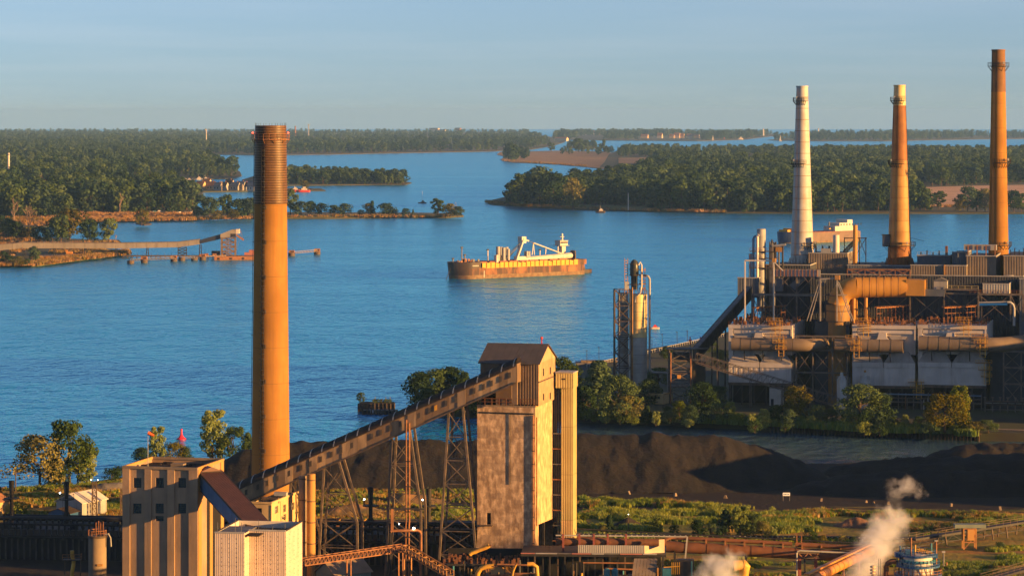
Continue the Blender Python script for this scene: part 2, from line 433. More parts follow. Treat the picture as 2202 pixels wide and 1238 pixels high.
# ------------------------------------------------------------------ water
def water_mat(nm='river_water', dcol=(.0, .175, .46, 1), gcol=(.46, .92, 1.0, 1), amp=1.0):
    m = bpy.data.materials.new(nm); m.use_nodes = True
    nt = m.node_tree; N = nt.nodes; L = nt.links
    b = N['Principled BSDF']
    geo = N.new('ShaderNodeNewGeometry')
    def noise(st, sc, det, rg=.55):
        mp = N.new('ShaderNodeMapping'); mp.inputs['Scale'].default_value = st
        L.new(geo.outputs['Position'], mp.inputs[0])
        n = N.new('ShaderNodeTexNoise'); n.inputs['Scale'].default_value = sc; n.inputs['Detail'].default_value = det; n.inputs['Roughness'].default_value = rg
        L.new(mp.outputs[0], n.inputs['Vector']); return n.outputs['Fac']
    def rng(o, a, c, lo, hi):
        r = N.new('ShaderNodeMapRange'); r.inputs['From Min'].default_value = a; r.inputs['From Max'].default_value = c
        r.inputs['To Min'].default_value = lo; r.inputs['To Max'].default_value = hi
        L.new(o, r.inputs['Value']); return r.outputs['Result']
    broad = noise((.0016, .012, 1), 1.0, 4, .6)            # slicks and gusts, long across the view
    fine = noise((.004, .05, 1), 1.0, 4, .6)
    ad = N.new('ShaderNodeMath'); ad.operation = 'MULTIPLY_ADD'; ad.inputs[1].default_value = .6
    L.new(fine, ad.inputs[0]); L.new(broad, ad.inputs[2])
    patch = ad.outputs[0]
    w1 = noise((.26, .14, 1), 1.0, 3, .6)
    w2 = noise((.05, .030, 1), 1.0, 3, .6)
    b1 = N.new('ShaderNodeBump'); b1.inputs['Strength'].default_value = amp
    L.new(rng(patch, .55, 1.05, .9, 2.0), b1.inputs['Distance']); L.new(w1, b1.inputs['Height'])
    b2 = N.new('ShaderNodeBump'); b2.inputs['Strength'].default_value = amp
    L.new(rng(patch, .55, 1.05, 2.0, 4.5), b2.inputs['Distance'])
    L.new(w2, b2.inputs['Height']); L.new(b1.outputs[0], b2.inputs['Normal'])
    df = N.new('ShaderNodeBsdfDiffuse'); df.inputs['Color'].default_value = dcol
    gl = N.new('ShaderNodeBsdfGlossy'); gl.inputs['Color'].default_value = gcol
    L.new(rng(patch, .55, 1.05, .12, .20), gl.inputs['Roughness'])
    fz = N.new('ShaderNodeFresnel'); fz.inputs['IOR'].default_value = 1.33
    for q in (df, gl, fz): L.new(b2.outputs[0], q.inputs['Normal'])
    mxs = N.new('ShaderNodeMixShader'); L.new(fz.outputs[0], mxs.inputs[0]); L.new(df.outputs[0], mxs.inputs[1]); L.new(gl.outputs[0], mxs.inputs[2])
    L.new(mxs.outputs[0], N['Material Output'].inputs['Surface']); N.remove(b)
    return m
def make_water():
    mb = MB()
    ys = []
    y = 250.0
    while y < 41000:
        ys.append(y); y *= 1.045
    ys.append(41000.0)
    xs = [-1.0, -.6, -.35, -.2, -.1, 0, .1, .2, .35, .6, 1.0]
    for y in ys:
        for x in xs:
            X = x * (y * .6 + 700)
            mb.v.append((X, y, drop(y)))
    n = len(xs)
    for i in range(len(ys)-1):
        for k in range(n-1):
            mb.f.append((i*n+k, i*n+k+1, (i+1)*n+k+1, (i+1)*n+k))
    struct(mb.build('river', water_mat(), None, True))
make_water()

# ------------------------------------------------------------------ land
from mathutils.geometry import delaunay_2d_cdt
def land(name, pts, h, mat, zpix=0.0, depth=1.4):
    """land whose outline is given in picture points, drawn at height zpix over the water; follows the earth's curve"""
    W = [gnd(p[0], p[1], zpix) for p in pts]
    return land_w(name, W, h, mat, depth, [(p[0], p[1]) for p in pts])
def land_w(name, W, h, mat, depth=1.4, flat=None):
    q = [Vector(p) for p in (flat or [(p.x, p.y) for p in W])]
    ov, oe, of, iv, ie, jf = delaunay_2d_cdt(q, [], [list(range(len(q)))], 1, 1e-6)
    bm = bmesh.new()
    def place(i):
        if iv[i]: return W[iv[i][0]]
        return gnd(ov[i].x, ov[i].y) if flat else Vector((ov[i].x, ov[i].y, 0))
    vs = [bm.verts.new((place(i).x, place(i).y, 0)) for i in range(len(ov))]
    for t in of:
        try: bm.faces.new([vs[k] for k in t])
        except ValueError: pass
    ymin = min(p.y for p in W); ymax = max(p.y for p in W)
    y = ymin * 1.12
    while y < ymax:
        bmesh.ops.bisect_plane(bm, geom=bm.verts[:]+bm.edges[:]+bm.faces[:], plane_co=(0,y,0), plane_no=(0,1,0))
        y *= 1.12
    be = [e for e in bm.edges if len(e.link_faces) == 1]
    ret = bmesh.ops.extrude_edge_only(bm, edges=be)
    low = {v for v in ret['geom'] if isinstance(v, bmesh.types.BMVert)}
    for v in bm.verts:
        v.co.z = drop(v.co.y) + (-depth if v in low else h)
    bmesh.ops.recalc_face_normals(bm, faces=bm.faces)
    me = bpy.data.meshes.new(name); bm.to_mesh(me); bm.free()
    me.materials.append(mat)
    return struct(link(name, me))

T.grass = M('rough_grass', (.24,.185,.04), (.10,.115,.028), .06, .95, bump=.25, bscale=.35, lo=.4, hi=.6, detail=6)
T.woodland = M('woodland_floor', (.05,.055,.022), (.085,.07,.03), .02, .95)
T.canalwater = water_mat('canal_water', (.05, .115, .17, 1), (.72, .92, 1.0, 1), .35)
T.reeds = M('dry_reeds', (.36,.20,.085), (.27,.15,.06), .02, .95, lo=.4, hi=.6)
T.park = M('mown_grass', (.10,.11,.03), (.14,.12,.035), .03, .95)
T.tanfield = M('tan_stubble', (.62,.36,.20), (.52,.29,.15), .02, .95, lo=.4, hi=.6)
T.penland = M('plant_ground', (.05,.062,.022), (.035,.032,.024), .04, .95)
T.bank = M('bank_earth', (.10,.07,.045), (.06,.045,.03), .05, .95)

# the works yard on the near side, with a patchwork of grass and black dirt
def yard_mat():
    m = bpy.data.materials.new('yard_ground'); m.use_nodes = True
    nt = m.node_tree; N = nt.nodes; L = nt.links; b = N['Principled BSDF']
    b.inputs['Roughness'].default_value = .95; b.inputs['Specular IOR Level'].default_value = .1
    geo = N.new('ShaderNodeNewGeometry')
    def noise(sc, st, det):
        mp = N.new('ShaderNodeMapping'); mp.inputs['Scale'].default_value = st; L.new(geo.outputs['Position'], mp.inputs[0])
        n = N.new('ShaderNodeTexNoise'); n.inputs['Scale'].default_value = sc; n.inputs['Detail'].default_value = det; n.inputs['Roughness'].default_value = .6
        L.new(mp.outputs[0], n.inputs[0]); return n.outputs['Fac']
    def ramp(o, a, c):
        r = N.new('ShaderNodeMapRange'); r.inputs['From Min'].default_value = a; r.inputs['From Max'].default_value = c; L.new(o, r.inputs['Value']); return r.outputs['Result']
    def mix(f, a, c):
        x = N.new('ShaderNodeMix'); x.data_type = 'RGBA'; L.new(f, x.inputs['Factor'])
        for i, q in ((6, a), (7, c)):
            if isinstance(q, tuple): x.inputs[i].default_value = (*q, 1)
            else: L.new(q, x.inputs[i])
        return x.outputs[2]
    c = mix(ramp(noise(.05, (1,1.4,1), 6), .42, .6), (.33,.235,.05), (.13,.135,.03))
    c = mix(ramp(noise(.11, (1,1.6,1), 6), .5, .62), c, (.34,.175,.05))
    # bare black coal dirt near the piles (y beyond 700) and in patches
    sp = N.new('ShaderNodeSeparateXYZ'); L.new(geo.outputs['Position'], sp.inputs[0])
    yy = N.new('ShaderNodeMapRange'); yy.inputs['From Min'].default_value = 690; yy.inputs['From Max'].default_value = 722; yy.inputs['To Min'].default_value = -.14; yy.inputs['To Max'].default_value = .55
    L.new(sp.outputs['Y'], yy.inputs['Value'])
    xx = N.new('ShaderNodeMapRange'); xx.inputs['From Min'].default_value = -62; xx.inputs['From Max'].default_value = -52; xx.inputs['To Min'].default_value = 0; xx.inputs['To Max'].default_value = 1
    L.new(sp.outputs['X'], xx.inputs['Value'])
    y2 = N.new('ShaderNodeMath'); y2.operation = 'MULTIPLY'; L.new(yy.outputs[0], y2.inputs[0]); L.new(xx.outputs[0], y2.inputs[1])
    def band(sock, lo, hi, t0, t1):
        r = N.new('ShaderNodeMapRange'); r.inputs['From Min'].default_value = lo; r.inputs['From Max'].default_value = hi; r.inputs['To Min'].default_value = t0; r.inputs['To Max'].default_value = t1
        L.new(sp.outputs[sock], r.inputs['Value']); return r.outputs['Result']
    y3 = N.new('ShaderNodeMath'); y3.operation = 'MULTIPLY'; L.new(band('Y', 628, 640, .7, 0), y3.inputs[0]); L.new(band('X', 18, 26, 1, 0), y3.inputs[1])
    y4 = N.new('ShaderNodeMath'); y4.operation = 'ADD'; L.new(y2.outputs[0], y4.inputs[0]); L.new(y3.outputs[0], y4.inputs[1])
    ad = N.new('ShaderNodeMath'); ad.operation = 'ADD'; L.new(noise(.08, (.5,1.5,1), 6), ad.inputs[0]); L.new(y4.outputs[0], ad.inputs[1])
    c = mix(ramp(ad.outputs[0], .56, .66), c, (.042,.033,.026))
    L.new(c, b.inputs['Base Color'])
    bp = N.new('ShaderNodeBump'); bp.inputs['Distance'].default_value = .35; L.new(noise(.6, (1,1,1), 5), bp.inputs['Height']); L.new(bp.outputs[0], b.inputs['Normal'])
    return m
G0 = 3.0     # yard level over the water
yard_pts = [gnd(px, py, G0) for px, py in [(-260,1052),(0,1049),(60,1046),(150,1043),(205,1034),(265,1024),(320,1000),(430,985),(545,988),(640,992),(1000,990),(1240,990),(1500,994),(1720,996),(1800,996),(2000,986),(2500,980)]]
yard_pts += [Vector((260, 480, 0)), Vector((-210, 480, 0))]
land_w('yard_ground', yard_pts, G0, yard_mat(), 4.5)

# the peninsula of the power plant
pen = [gnd(px, py) for px, py in [(893,882),(960,894),(1030,899),(1250,908),(1450,916),(1660,926),(1830,936),(2100,948),(2600,955)]]
pen += [gnd(px, py, 2.5) for px, py in [(2600,680),(2202,690),(1800,700),(1640,706),(1560,714),(1500,732),(1440,742),(1380,752),(1300,775),(1245,800),(1100,815),(1000,840),(905,868)]]
land_w('peninsula_ground', pen, 2.5, T.penland, 3.5)

left_shore = [(-400,590),(0,575),(80,573),(150,563),(235,553),(275,547),(280,541),(200,539),(100,536),(62,531),(62,529),(150,530),(262,525),(255,519),(160,517),(60,512),(20,503),(20,496),(100,488),(170,479),(300,476),(395,474),(480,471),(540,471),(700,471),(850,469),(960,469),(997,466),(990,461),(900,460),(700,459),(560,458),(430,456),(418,446),(428,430),(438,414),(545,412),(700,411),(690,407),(545,406),(432,404),(370,397),(330,394),(335,389),(400,387),(500,385),(520,379),(516,370),(470,354),(440,346),(428,337),(445,333)]
left_far = [(560,334),(700,333),(900,329),(1060,326),(1145,322),(1190,314),(1215,306),(1215,302),(1160,290),(1140,284),(-500,282),(-700,320)]
land('canal', [(1205,885),(1450,895),(1660,905),(1830,915),(2100,925),(2600,930),(2600,1015),(1205,1015)], .03, T.canalwater, 0.0, .3)
land('left_bank', left_shore + left_far, 1.2, T.woodland)
land('wooded_islet', [(520,388),(600,400),(700,399),(800,398),(872,398),(885,394),(850,388),(700,378),(560,376)], 1.0, T.woodland)
land('rocky_islet', [(292,482),(310,485),(326,483),(318,480),(300,480)], .8, T.bank)
land('right_island', [(1045,435),(1058,441),(1130,446),(1230,452),(1310,454),(1400,456),(1560,459),(1750,460),(2000,460),(2600,460),(2600,338),(2202,334),(2000,331),(1700,329),(1400,325),(1330,324),(1310,332),(1300,350),(1290,360),(1330,370),(1300,378),(1200,400),(1120,418)], 1.2, T.woodland)
land('marsh_point', [(1076,344),(1100,350),(1200,354),(1262,360),(1315,366),(1345,362),(1330,340),(1310,327),(1200,325),(1075,328),(1068,333),(1090,338)], 1.1, T.reeds)
land('river_spit', [(1215,318),(1250,321),(1290,319),(1280,316),(1220,314)], 1.0, T.woodland)
land('distant_island', [(1183,300),(1240,302),(1360,303),(1500,304),(1535,303),(1600,301),(1680,291),(1670,288),(1560,290),(1400,289),(1190,290)], 1.5, T.woodland)
land('distant_shore', [(1650,302),(1680,303),(1760,304),(1900,304),(2000,302),(2120,300),(2202,299),(2600,297),(2600,291),(2202,292),(2000,290),(1800,289),(1700,296)], 1.5, T.woodland)
# tan fields, each a sheet a little above its land
land('tan_field', [(1955,443),(2202,441),(2600,440),(2600,398),(2202,398),(2100,400),(1960,404),(1955,415)], 1.5, T.tanfield, 1.15, -1.0)
land('reed_field', [(165,470),(300,470),(415,472),(420,463),(300,459),(160,462)], 1.5, T.reeds, 1.15, -1.0)
land('island_field', [(1330,352),(1560,352),(1700,349),(1690,340),(1500,339),(1330,340)], 1.5, T.reeds, 1.15, -1.0)
land('spit_reeds', [(70,571),(150,561),(235,551),(240,543),(100,545),(66,556)], 1.5, T.reeds, 1.15, -1.0)
land('island_lawn', [(1240,448),(1400,453),(1400,444),(1240,441)], 1.5, T.park, 1.15, -1.0)
land('spit_lawn', [(560,469),(850,466),(960,466),(930,462),(560,463)], 1.5, T.park, 1.15, -1.0)

# ------------------------------------------------------------------ trees
LEAF = {}
def leafmat(k, c1, c2):
    LEAF[k] = M('leaves_' + k, c1, c2, .02, .85, spec=.04, trans=.25, objrand=.42, lo=.38, hi=.62)
leafmat('olive', (.090,.135,.030), (.050,.086,.026))
leafmat('dark', (.056,.098,.036), (.032,.064,.028))
leafmat('gold', (.18,.155,.024), (.12,.12,.022))
leafmat('fresh', (.20,.235,.030), (.11,.155,.028))
BARK = M('bark', (.11,.075,.05), (.07,.05,.035), 1.5, .9)
DEADBARK = M('dead_wood', (.36,.25,.16), (.25,.18,.12), 1.5, .9)

def tree_mesh(seed, nclump, nleaf, leaf, kind, wide=.36, base=.2, top=1.0, mat=None):
    r = random.Random(seed)
    mb = MB(); tr = MB()
    clumps = []
    lean = (r.uniform(-.06,.06), r.uniform(-.06,.06))
    for i in range(nclump):
        t = (i + r.random()) / nclump
        z = base + (top - base) * (t ** .85)
        if kind == 'round': env = math.sqrt(max(.05, 1 - abs(2*((z-base)/(top-base)) - .9)**2.2))
        elif kind == 'open': env = 1.0 if z < .62 else max(.3, 1.0-1.6*(z-.62))
        elif kind == 'cone': env = max(.12, 1.05 - (z-base)/(top-base))
        else: env = .55 + .45*math.sin(math.pi*min(1, (z-base)/(top-base)*1.1))
        rad = wide * env * math.sqrt(r.uniform(.15, 1)) * r.uniform(.75, 1.12)
        a = r.uniform(0, 2*math.pi)
        cr = r.uniform(.07, .15) * (1.2 if kind == 'round' else .85 if kind == 'open' else 1.0) * (wide/.36)
        clumps.append((rad*math.cos(a) + lean[0]*z, rad*math.sin(a) + lean[1]*z, min(z, top-cr*.6), cr))
    for cx, cy, cz, cr in clumps:
        for k in range(nleaf):
            d = Vector((r.gauss(0,1), r.gauss(0,1), r.gauss(0,1))).normalized()
            q = r.uniform(.55, 1.05) ** .6
            p = Vector((cx, cy, cz)) + Vector((d.x*cr*q, d.y*cr*q, d.z*cr*q*.8))
            nrm = (d + Vector((r.uniform(-.8,.8), r.uniform(-.8,.8), r.uniform(-.3,.9)))).normalized()
            u = nrm.orthogonal().normalized(); u.rotate(Quaternion(nrm, r.uniform(0, 6.3))); v = nrm.cross(u)
            s = leaf * r.uniform(.6, 1.4)
            mb.add([p-u*s-v*s*.3, p+u*s*.2-v*s, p+u*s+v*s*.3, p-u*s*.2+v*s], [(0,1,2,3)])
    # tapered trunk with limbs
    pts = [Vector((lean[0]*z + .012*math.sin(z*9+seed), lean[1]*z + .012*math.cos(z*7+seed), z)) for z in (-.03, .12, .3, .5, .75)]
    rr = [.030, .022, .018, .012, .005]
    for i in range(4): tr.tube(pts[i], pts[i+1], rr[i], 7, rr[i+1], False)
    for k in range(7):
        c = clumps[r.randrange(len(clumps))]
        zz = r.uniform(.14, .5); p0 = Vector((lean[0]*zz, lean[1]*zz, zz)); p1 = Vector(c[:3])
        mid = (p0 + p1)/2 + Vector((0,0,-.03))
        tr.tube(p0, mid, .010, 5, .007, False); tr.tube(mid, p1, .007, 5, .002, False)
    me = bpy.data.meshes.new('crown'); me.from_pydata(mb.v, [], mb.f); me.materials.append(mat)
    mt = tr.mesh('trunk', BARK, True)
    return me, mt
def bare_mesh(seed):
    r = random.Random(seed); tr = MB()
    def grow(p, d, L, rad, lev):
        q = p + d*L
        tr.tube(p, q, rad, 5, rad*.6, False)
        if lev == 0: return
        for k in range(3):
            e = (d + Vector((r.uniform(-.8,.8), r.uniform(-.8,.8), r.uniform(-.1,.5)))).normalized()
            grow(p.lerp(q, r.uniform(.55,1)), e, L*r.uniform(.55,.8), rad*.55, lev-1)
    grow(Vector((0,0,-.03)), Vector((0,0,1)), .4, .022, 4)
    return tr.mesh('trunk', DEADBARK, True)
# detailed crowns for the near trees, lighter ones for the far
NEAR = [tree_mesh(101, 50, 80, .018, 'open', .46, .16, 1, LEAF['olive']), tree_mesh(102, 54, 75, .019, 'oval', .30, .10, 1, LEAF['fresh']),
        tree_mesh(103, 44, 80, .019, 'open', .56, .14, 1, LEAF['gold']), tree_mesh(104, 56, 75, .020, 'cone', .30, .06, 1, LEAF['dark']),
        tree_mesh(105, 60, 70, .021, 'round', .38, .05, 1, LEAF['dark'])]
BUSH = [tree_mesh(111, 26, 60, .034, 'round', .62, .12, 1, LEAF['fresh']), tree_mesh(112, 26, 60, .036, 'round', .70, .12, 1, LEAF['dark']),
        tree_mesh(113, 24, 60, .036, 'round', .55, .12, 1, LEAF['gold'])]
FAR = [tree_mesh(121, 26, 22, .046, 'round', .36, .16, 1, LEAF['dark']), tree_mesh(122, 24, 22, .046, 'oval', .28, .16, 1, LEAF['olive']),
       tree_mesh(123, 26, 22, .046, 'round', .42, .14, 1, LEAF['dark']), tree_mesh(124, 20, 24, .040, 'open', .36, .2, 1, LEAF['dark']),
       tree_mesh(125, 24, 22, .044, 'round', .38, .18, 1, LEAF['olive']), tree_mesh(126, 20, 20, .044, 'cone', .22, .08, 1, LEAF['dark'])]
BARE = [bare_mesh(131), bare_mesh(132)]
def tree(var, loc, h, label, group=None, name='tree', cat='tree', sx=1.0):
    o = thing(name, label, cat, loc, rnd.uniform(0, 6.28), group)
    o.scale = (h*sx, h*sx, h)
    link('crown', var[0], o); link('trunk', var[1], o)
    return o
def baretree(loc, h, label, group=None, k=0):
    o = thing('bare_tree', label, 'tree', loc, rnd.uniform(0, 6.28), group)
    o.scale = (h, h, h); link('trunk', BARE[k], o); return o

def scatter_stuff(name, protos, pts, mat_hint=None):
    """uncountable growth: one object that places copies of a few plant meshes on points (x, y, z, size)"""
    me = bpy.data.meshes.new(name); me.from_pydata([p[:3] for p in pts], [], [])
    a = me.attributes.new('size', 'FLOAT', 'POINT'); a.data.foreach_set('value', [p[3] for p in pts])
    a = me.attributes.new('turn', 'FLOAT', 'POINT'); a.data.foreach_set('value', [rnd.uniform(0, 6.28) for p in pts])
    a = me.attributes.new('pick', 'INT', 'POINT'); a.data.foreach_set('value', [p[4] if len(p) > 4 else rnd.randrange(len(protos)) for p in pts])
    o = link(name, me); o['kind'] = 'stuff'
    c = bpy.data.collections.new(name + '_shapes')
    for i, m in enumerate(protos):
        q = bpy.data.objects.new('shape_%02d' % i, m); c.objects.link(q)
    ng = bpy.data.node_groups.new(name, 'GeometryNodeTree')
    ng.interface.new_socket('Geometry', in_out='INPUT', socket_type='NodeSocketGeometry')
    ng.interface.new_socket('Geometry', in_out='OUTPUT', socket_type='NodeSocketGeometry')
    n = ng.nodes
    gi = n.new('NodeGroupInput'); go = n.new('NodeGroupOutput')
    ci = n.new('GeometryNodeCollectionInfo'); ci.inputs['Collection'].default_value = c
    ci.inputs['Separate Children'].default_value = True; ci.inputs['Reset Children'].default_value = True
    ip = n.new('GeometryNodeInstanceOnPoints'); ip.inputs['Pick Instance'].default_value = True
    def attr(nm, ty):
        q = n.new('GeometryNodeInputNamedAttribute'); q.data_type = ty; q.inputs[0].default_value = nm; return q.outputs[0]
    cx = n.new('ShaderNodeCombineXYZ')
    l = ng.links.new
    l(gi.outputs[0], ip.inputs['Points']); l(ci.outputs[0], ip.inputs['Instance'])
    l(attr('pick', 'INT'), ip.inputs['Instance Index']); l(attr('turn', 'FLOAT'), cx.inputs[2])
    l(cx.outputs[0], ip.inputs['Rotation']); l(attr('size', 'FLOAT'), ip.inputs['Scale'])
    l(ip.outputs[0], go.inputs[0])
    o.modifiers.new('growth', 'NODES').node_group = ng
    return o
def joined(crown, trunk):
    """crown and trunk as one mesh, for the uncounted woods"""
    bm = bmesh.new(); bm.from_mesh(crown); n = len(bm.faces)
    bm.from_mesh(trunk)
    for i, f in enumerate(bm.faces): f.material_index = 0 if i < n else 1
    me = bpy.data.meshes.new('wood_tree'); bm.to_mesh(me); bm.free()
    me.materials.append(crown.materials[0]); me.materials.append(trunk.materials[0])
    return me
FARJ = [joined(*f) for f in FAR]

def inside(x, y, poly):
    c = False; n = len(poly)
    for i in range(n):
        x1, y1 = poly[i]; x2, y2 = poly[i-1]
        if (y1 > y) != (y2 > y) and x < (x2-x1)*(y-y1)/(y2-y1)+x1: c = not c
    return c
def sample(poly, n, holes=(), z=1.2, h=(14, 24), bias=None):
    xs = [p[0] for p in poly]; ys = [p[1] for p in poly]
    out = []
    k = 0
    while len(out) < n and k < n*60:
        k += 1
        px = rnd.uniform(min(xs), max(xs)); py = rnd.uniform(min(ys), max(ys))
        if not inside(px, py, poly) or any(inside(px, py, q) for q in holes): continue
        g = gnd(px, py, z)
        out.append((g.x, g.y, g.z, rnd.uniform(*h), px, py))
    return out
woods = []
# left bank: dense wood with openings for houses and the marina
holes_left = [[(150,475),(425,475),(425,457),(150,457)], [(395,440),(560,440),(560,384),(395,384)], [(366,396),(430,396),(430,382),(366,382)], [(0,520),(60,520),(60,488),(0,488)]]
for hx, hy in [(56,399),(91,407),(109,407),(228,421),(283,397),(316,402),(356,403),(336,388),(273,386)]: holes_left.append([(hx-11,hy+30),(hx+13,hy+30),(hx+13,hy-4),(hx-11,hy-4)])
wl = sample([(-60,470),(150,468),(230,458),(330,457),(415,455),(412,430),(372,408),(300,400),(330,384),(500,380),(506,372),(440,350),(422,338),(440,332),(440,290),(-80,285)], 3600, holes_left, h=(8, 29))
wd = sample([(430,331),(560,332),(700,330),(900,327),(1060,324),(1140,320),(1185,310),(1165,292),(1130,284),(-120,282),(-120,336)], 4600, [[(900,324),(1110,322),(1120,318),(900,318)]], h=(15, 26))
wi = sample([(545,386),(610,397),(700,396),(800,396),(860,396),(872,394),(840,389),(700,380),(560,378)], 230, h=(11, 19))
wr = sample([(1085,441),(1230,446),(1400,452),(1560,456),(1750,457),(2000,452),(1955,445),(1955,425),(1960,403),(2202,394),(2320,392),(2320,345),(2202,336),(2000,334),(1700,333),(1600,340),(1400,345),(1400,372),(1320,388),(1230,396),(1120,424)], 4300,
            [[(1240,452),(1400,453),(1400,443),(1240,440)], [(1560,352),(1700,350),(1690,340),(1560,340)]], h=(12, 29))
wr = [(*p[:3], p[3]*(.78 if p[4] < 1330 else 1), *p[4:]) for p in wr]
wr2 = sample([(1330,338),(1560,338),(2000,336),(2300,338),(2300,331),(2000,329),(1700,327),(1420,324),(1330,324)], 700, h=(12, 22))
wx = sample([(1190,298),(1360,301),(1525,302),(1600,299),(1670,290),(1560,290),(1400,288),(1200,289)], 700, [[(1370,304),(1510,304),(1510,294.5),(1370,294.5)],[(1240,304),(1300,304),(1300,293),(1240,293)]], h=(18, 34))
wx2 = sample([(1660,301),(1760,303),(1900,303),(1990,301),(2110,298),(2300,296),(2300,292),(2000,290),(1800,289),(1710,295)], 600, h=(16, 32))
wm = sample([(1085,343),(1100,346),(1140,340),(1120,326),(1085,326)], 40, h=(10,24)) + sample([(1200,333),(1400,333),(1400,322),(1215,322)], 60, h=(8,18)) + sample([(1218,317),(1285,318),(1280,316),(1220,315)], 40, h=(12,24))
# the trees that show largest along each shore are objects of their own; the rest is wood
front = []
wr.sort(key=lambda p: -p[5]); wl.sort(key=lambda p: -p[5])
KIND = ['round dark', 'slim olive', 'broad dark', 'upright dark', 'round olive']
def where(px, marks):
    return [w for x, w in marks if px < x][0]
ISL = [(1240,'near the left end of the wooded island'),(1420,'on the wooded island shore above the silo tower'),(1600,'on the wooded island shore above the steep conveyor'),(1720,'on the wooded island shore left of the white chimney'),(1930,'on the wooded island shore between the white and rusty chimneys'),(9999,'on the wooded island shore right of the rusty chimney')]
LFT = [(80,'in the left woods at the picture edge'),(180,'in the left woods above the conveyor spit'),(300,'in the left woods above the reed field'),(9999,'in the left woods near the causeway houses')]
ILT = [(660,'on the islet close behind the tall chimney'),(780,'on the middle of the wooded islet'),(9999,'on the right tip of the wooded islet')]
for lst, n, marks, grp in ((wr, 110, ISL, 'trees along the island shore'), (wl, 70, LFT, 'trees at the edge of the left woods'), (wi, 40, ILT, 'trees on the wooded islet')):
    for p in lst[:n]:
        v = rnd.randrange(5); front.append((p, v, KIND[v]+' tree '+where(p[4], marks), grp))
for p, v, lab, grp in front:
    tree(FAR[v], p[:3], p[3], lab, grp)
rest = wl[70:] + wr[110:] + wi[40:] + wd + wr2 + wx + wx2 + wm
scatter_stuff('woodland', FARJ, [p[:4] for p in rest])
# low undergrowth that closes the wood edges
ug = []
for p in wl + wr + wi:
    if rnd.random() < .55: ug.append((p[0]+rnd.uniform(-8,8), p[1]+rnd.uniform(-6,2), p[2], rnd.uniform(2,6)))
BUSHFAR = [tree_mesh(141, 12, 18, .10, 'round', .7, .1, .95, LEAF['dark'])[0], tree_mesh(142, 12, 18, .10, 'round', .8, .1, .95, LEAF['olive'])[0]]
scatter_stuff('undergrowth', BUSHFAR, ug)
# ------------------------------------------------------------------ shared builders for steelwork and walls
def brace(parent, a0, a1, b0, b1, n, mat, w=.18, wl=None, legs=True, cross='X', rungs=True, name='brace'):
    """two legs a0-a1 and b0-b1 with n braced panels between; every bar is a piece"""
    a0, a1, b0, b1 = map(Vector, (a0, a1, b0, b1))
    if legs:
        PM('leg', mat, parent, a0, a1, wl or w*1.6); PM('leg', mat, parent, b0, b1, wl or w*1.6)
    for i in range(n):
        t, u = i/n, (i+1)/n
        p, q, r, s = a0.lerp(a1, t), b0.lerp(b1, t), a0.lerp(a1, u), b0.lerp(b1, u)
        if rungs: PM('strut', mat, parent, r, s, w)
        if cross == 'X':
            PM(name, mat, parent, p, s, w); PM(name, mat, parent, q, r, w)
        elif cross == 'Z':
            PM(name, mat, parent, p if i % 2 else q, s if i % 2 else r, w)
        elif cross == 'V':
            m = p.lerp(q, .5); PM(name, mat, parent, m, r, w); PM(name, mat, parent, m, s, w)
def railing(parent, pts, h=1.1, mat=None, step=2.0, w=.07, name='railing'):
    mat = mat or T.steelrust
    mb = MB()
    pts = [Vector(p) for p in pts]; up = Vector((0,0,1))
    for a, b in zip(pts, pts[1:]):
        n = max(1, int((b-a).length/step))
        for k in range(n+1):
            p = a.lerp(b, k/n); mb.beam(p, p+up*h, w)
        mb.beam(a+up*h, b+up*h, w); mb.beam(a+up*h*.5, b+up*h*.5, w*.8)
    return mb.build(name, mat, parent)
def ringrail(parent, z, r, n=16, h=1.1, mat=None, platw=.9, a0=0, a1=2*math.pi, braces=True, ri=None):
    """round gallery on a chimney: platform, railing and brackets"""
    mat = mat or T.steelrust
    ri = ri or r - platw
    mb = MB(); rl = MB(); full = abs(a1-a0-2*math.pi) < 1e-3
    P = []
    for k in range(n+1):
        a = a0+(a1-a0)*k/n; P.append((math.cos(a), math.sin(a)))
    for k in range(n):
        (c0,s0),(c1,s1) = P[k], P[k+1]
        mb.add([(ri*c0,ri*s0,z),(r*c0,r*s0,z),(r*c1,r*s1,z),(ri*c1,ri*s1,z),(ri*c0,ri*s0,z+.15),(r*c0,r*s0,z+.15),(r*c1,r*s1,z+.15),(ri*c1,ri*s1,z+.15)],
               [(0,1,2,3),(7,6,5,4),(1,5,6,2),(0,3,7,4)])
        for q in (.55, 1.0): rl.beam((r*c0,r*s0,z+.15+h*q), (r*c1,r*s1,z+.15+h*q), .08)
    for k in range(n if full else n+1):
        c, s = P[k]; rl.beam((r*c,r*s,z), (r*c,r*s,z+.15+h), .08)
    mb.build('platform', mat, parent); rl.build('railing', mat, parent)
    if braces:
        for k in range(0, n, 2):
            c, s = P[k]; PM('bracket', mat, parent, (r*c,r*s,z), ((ri)*c,(ri)*s,z-platw*1.3), .12)
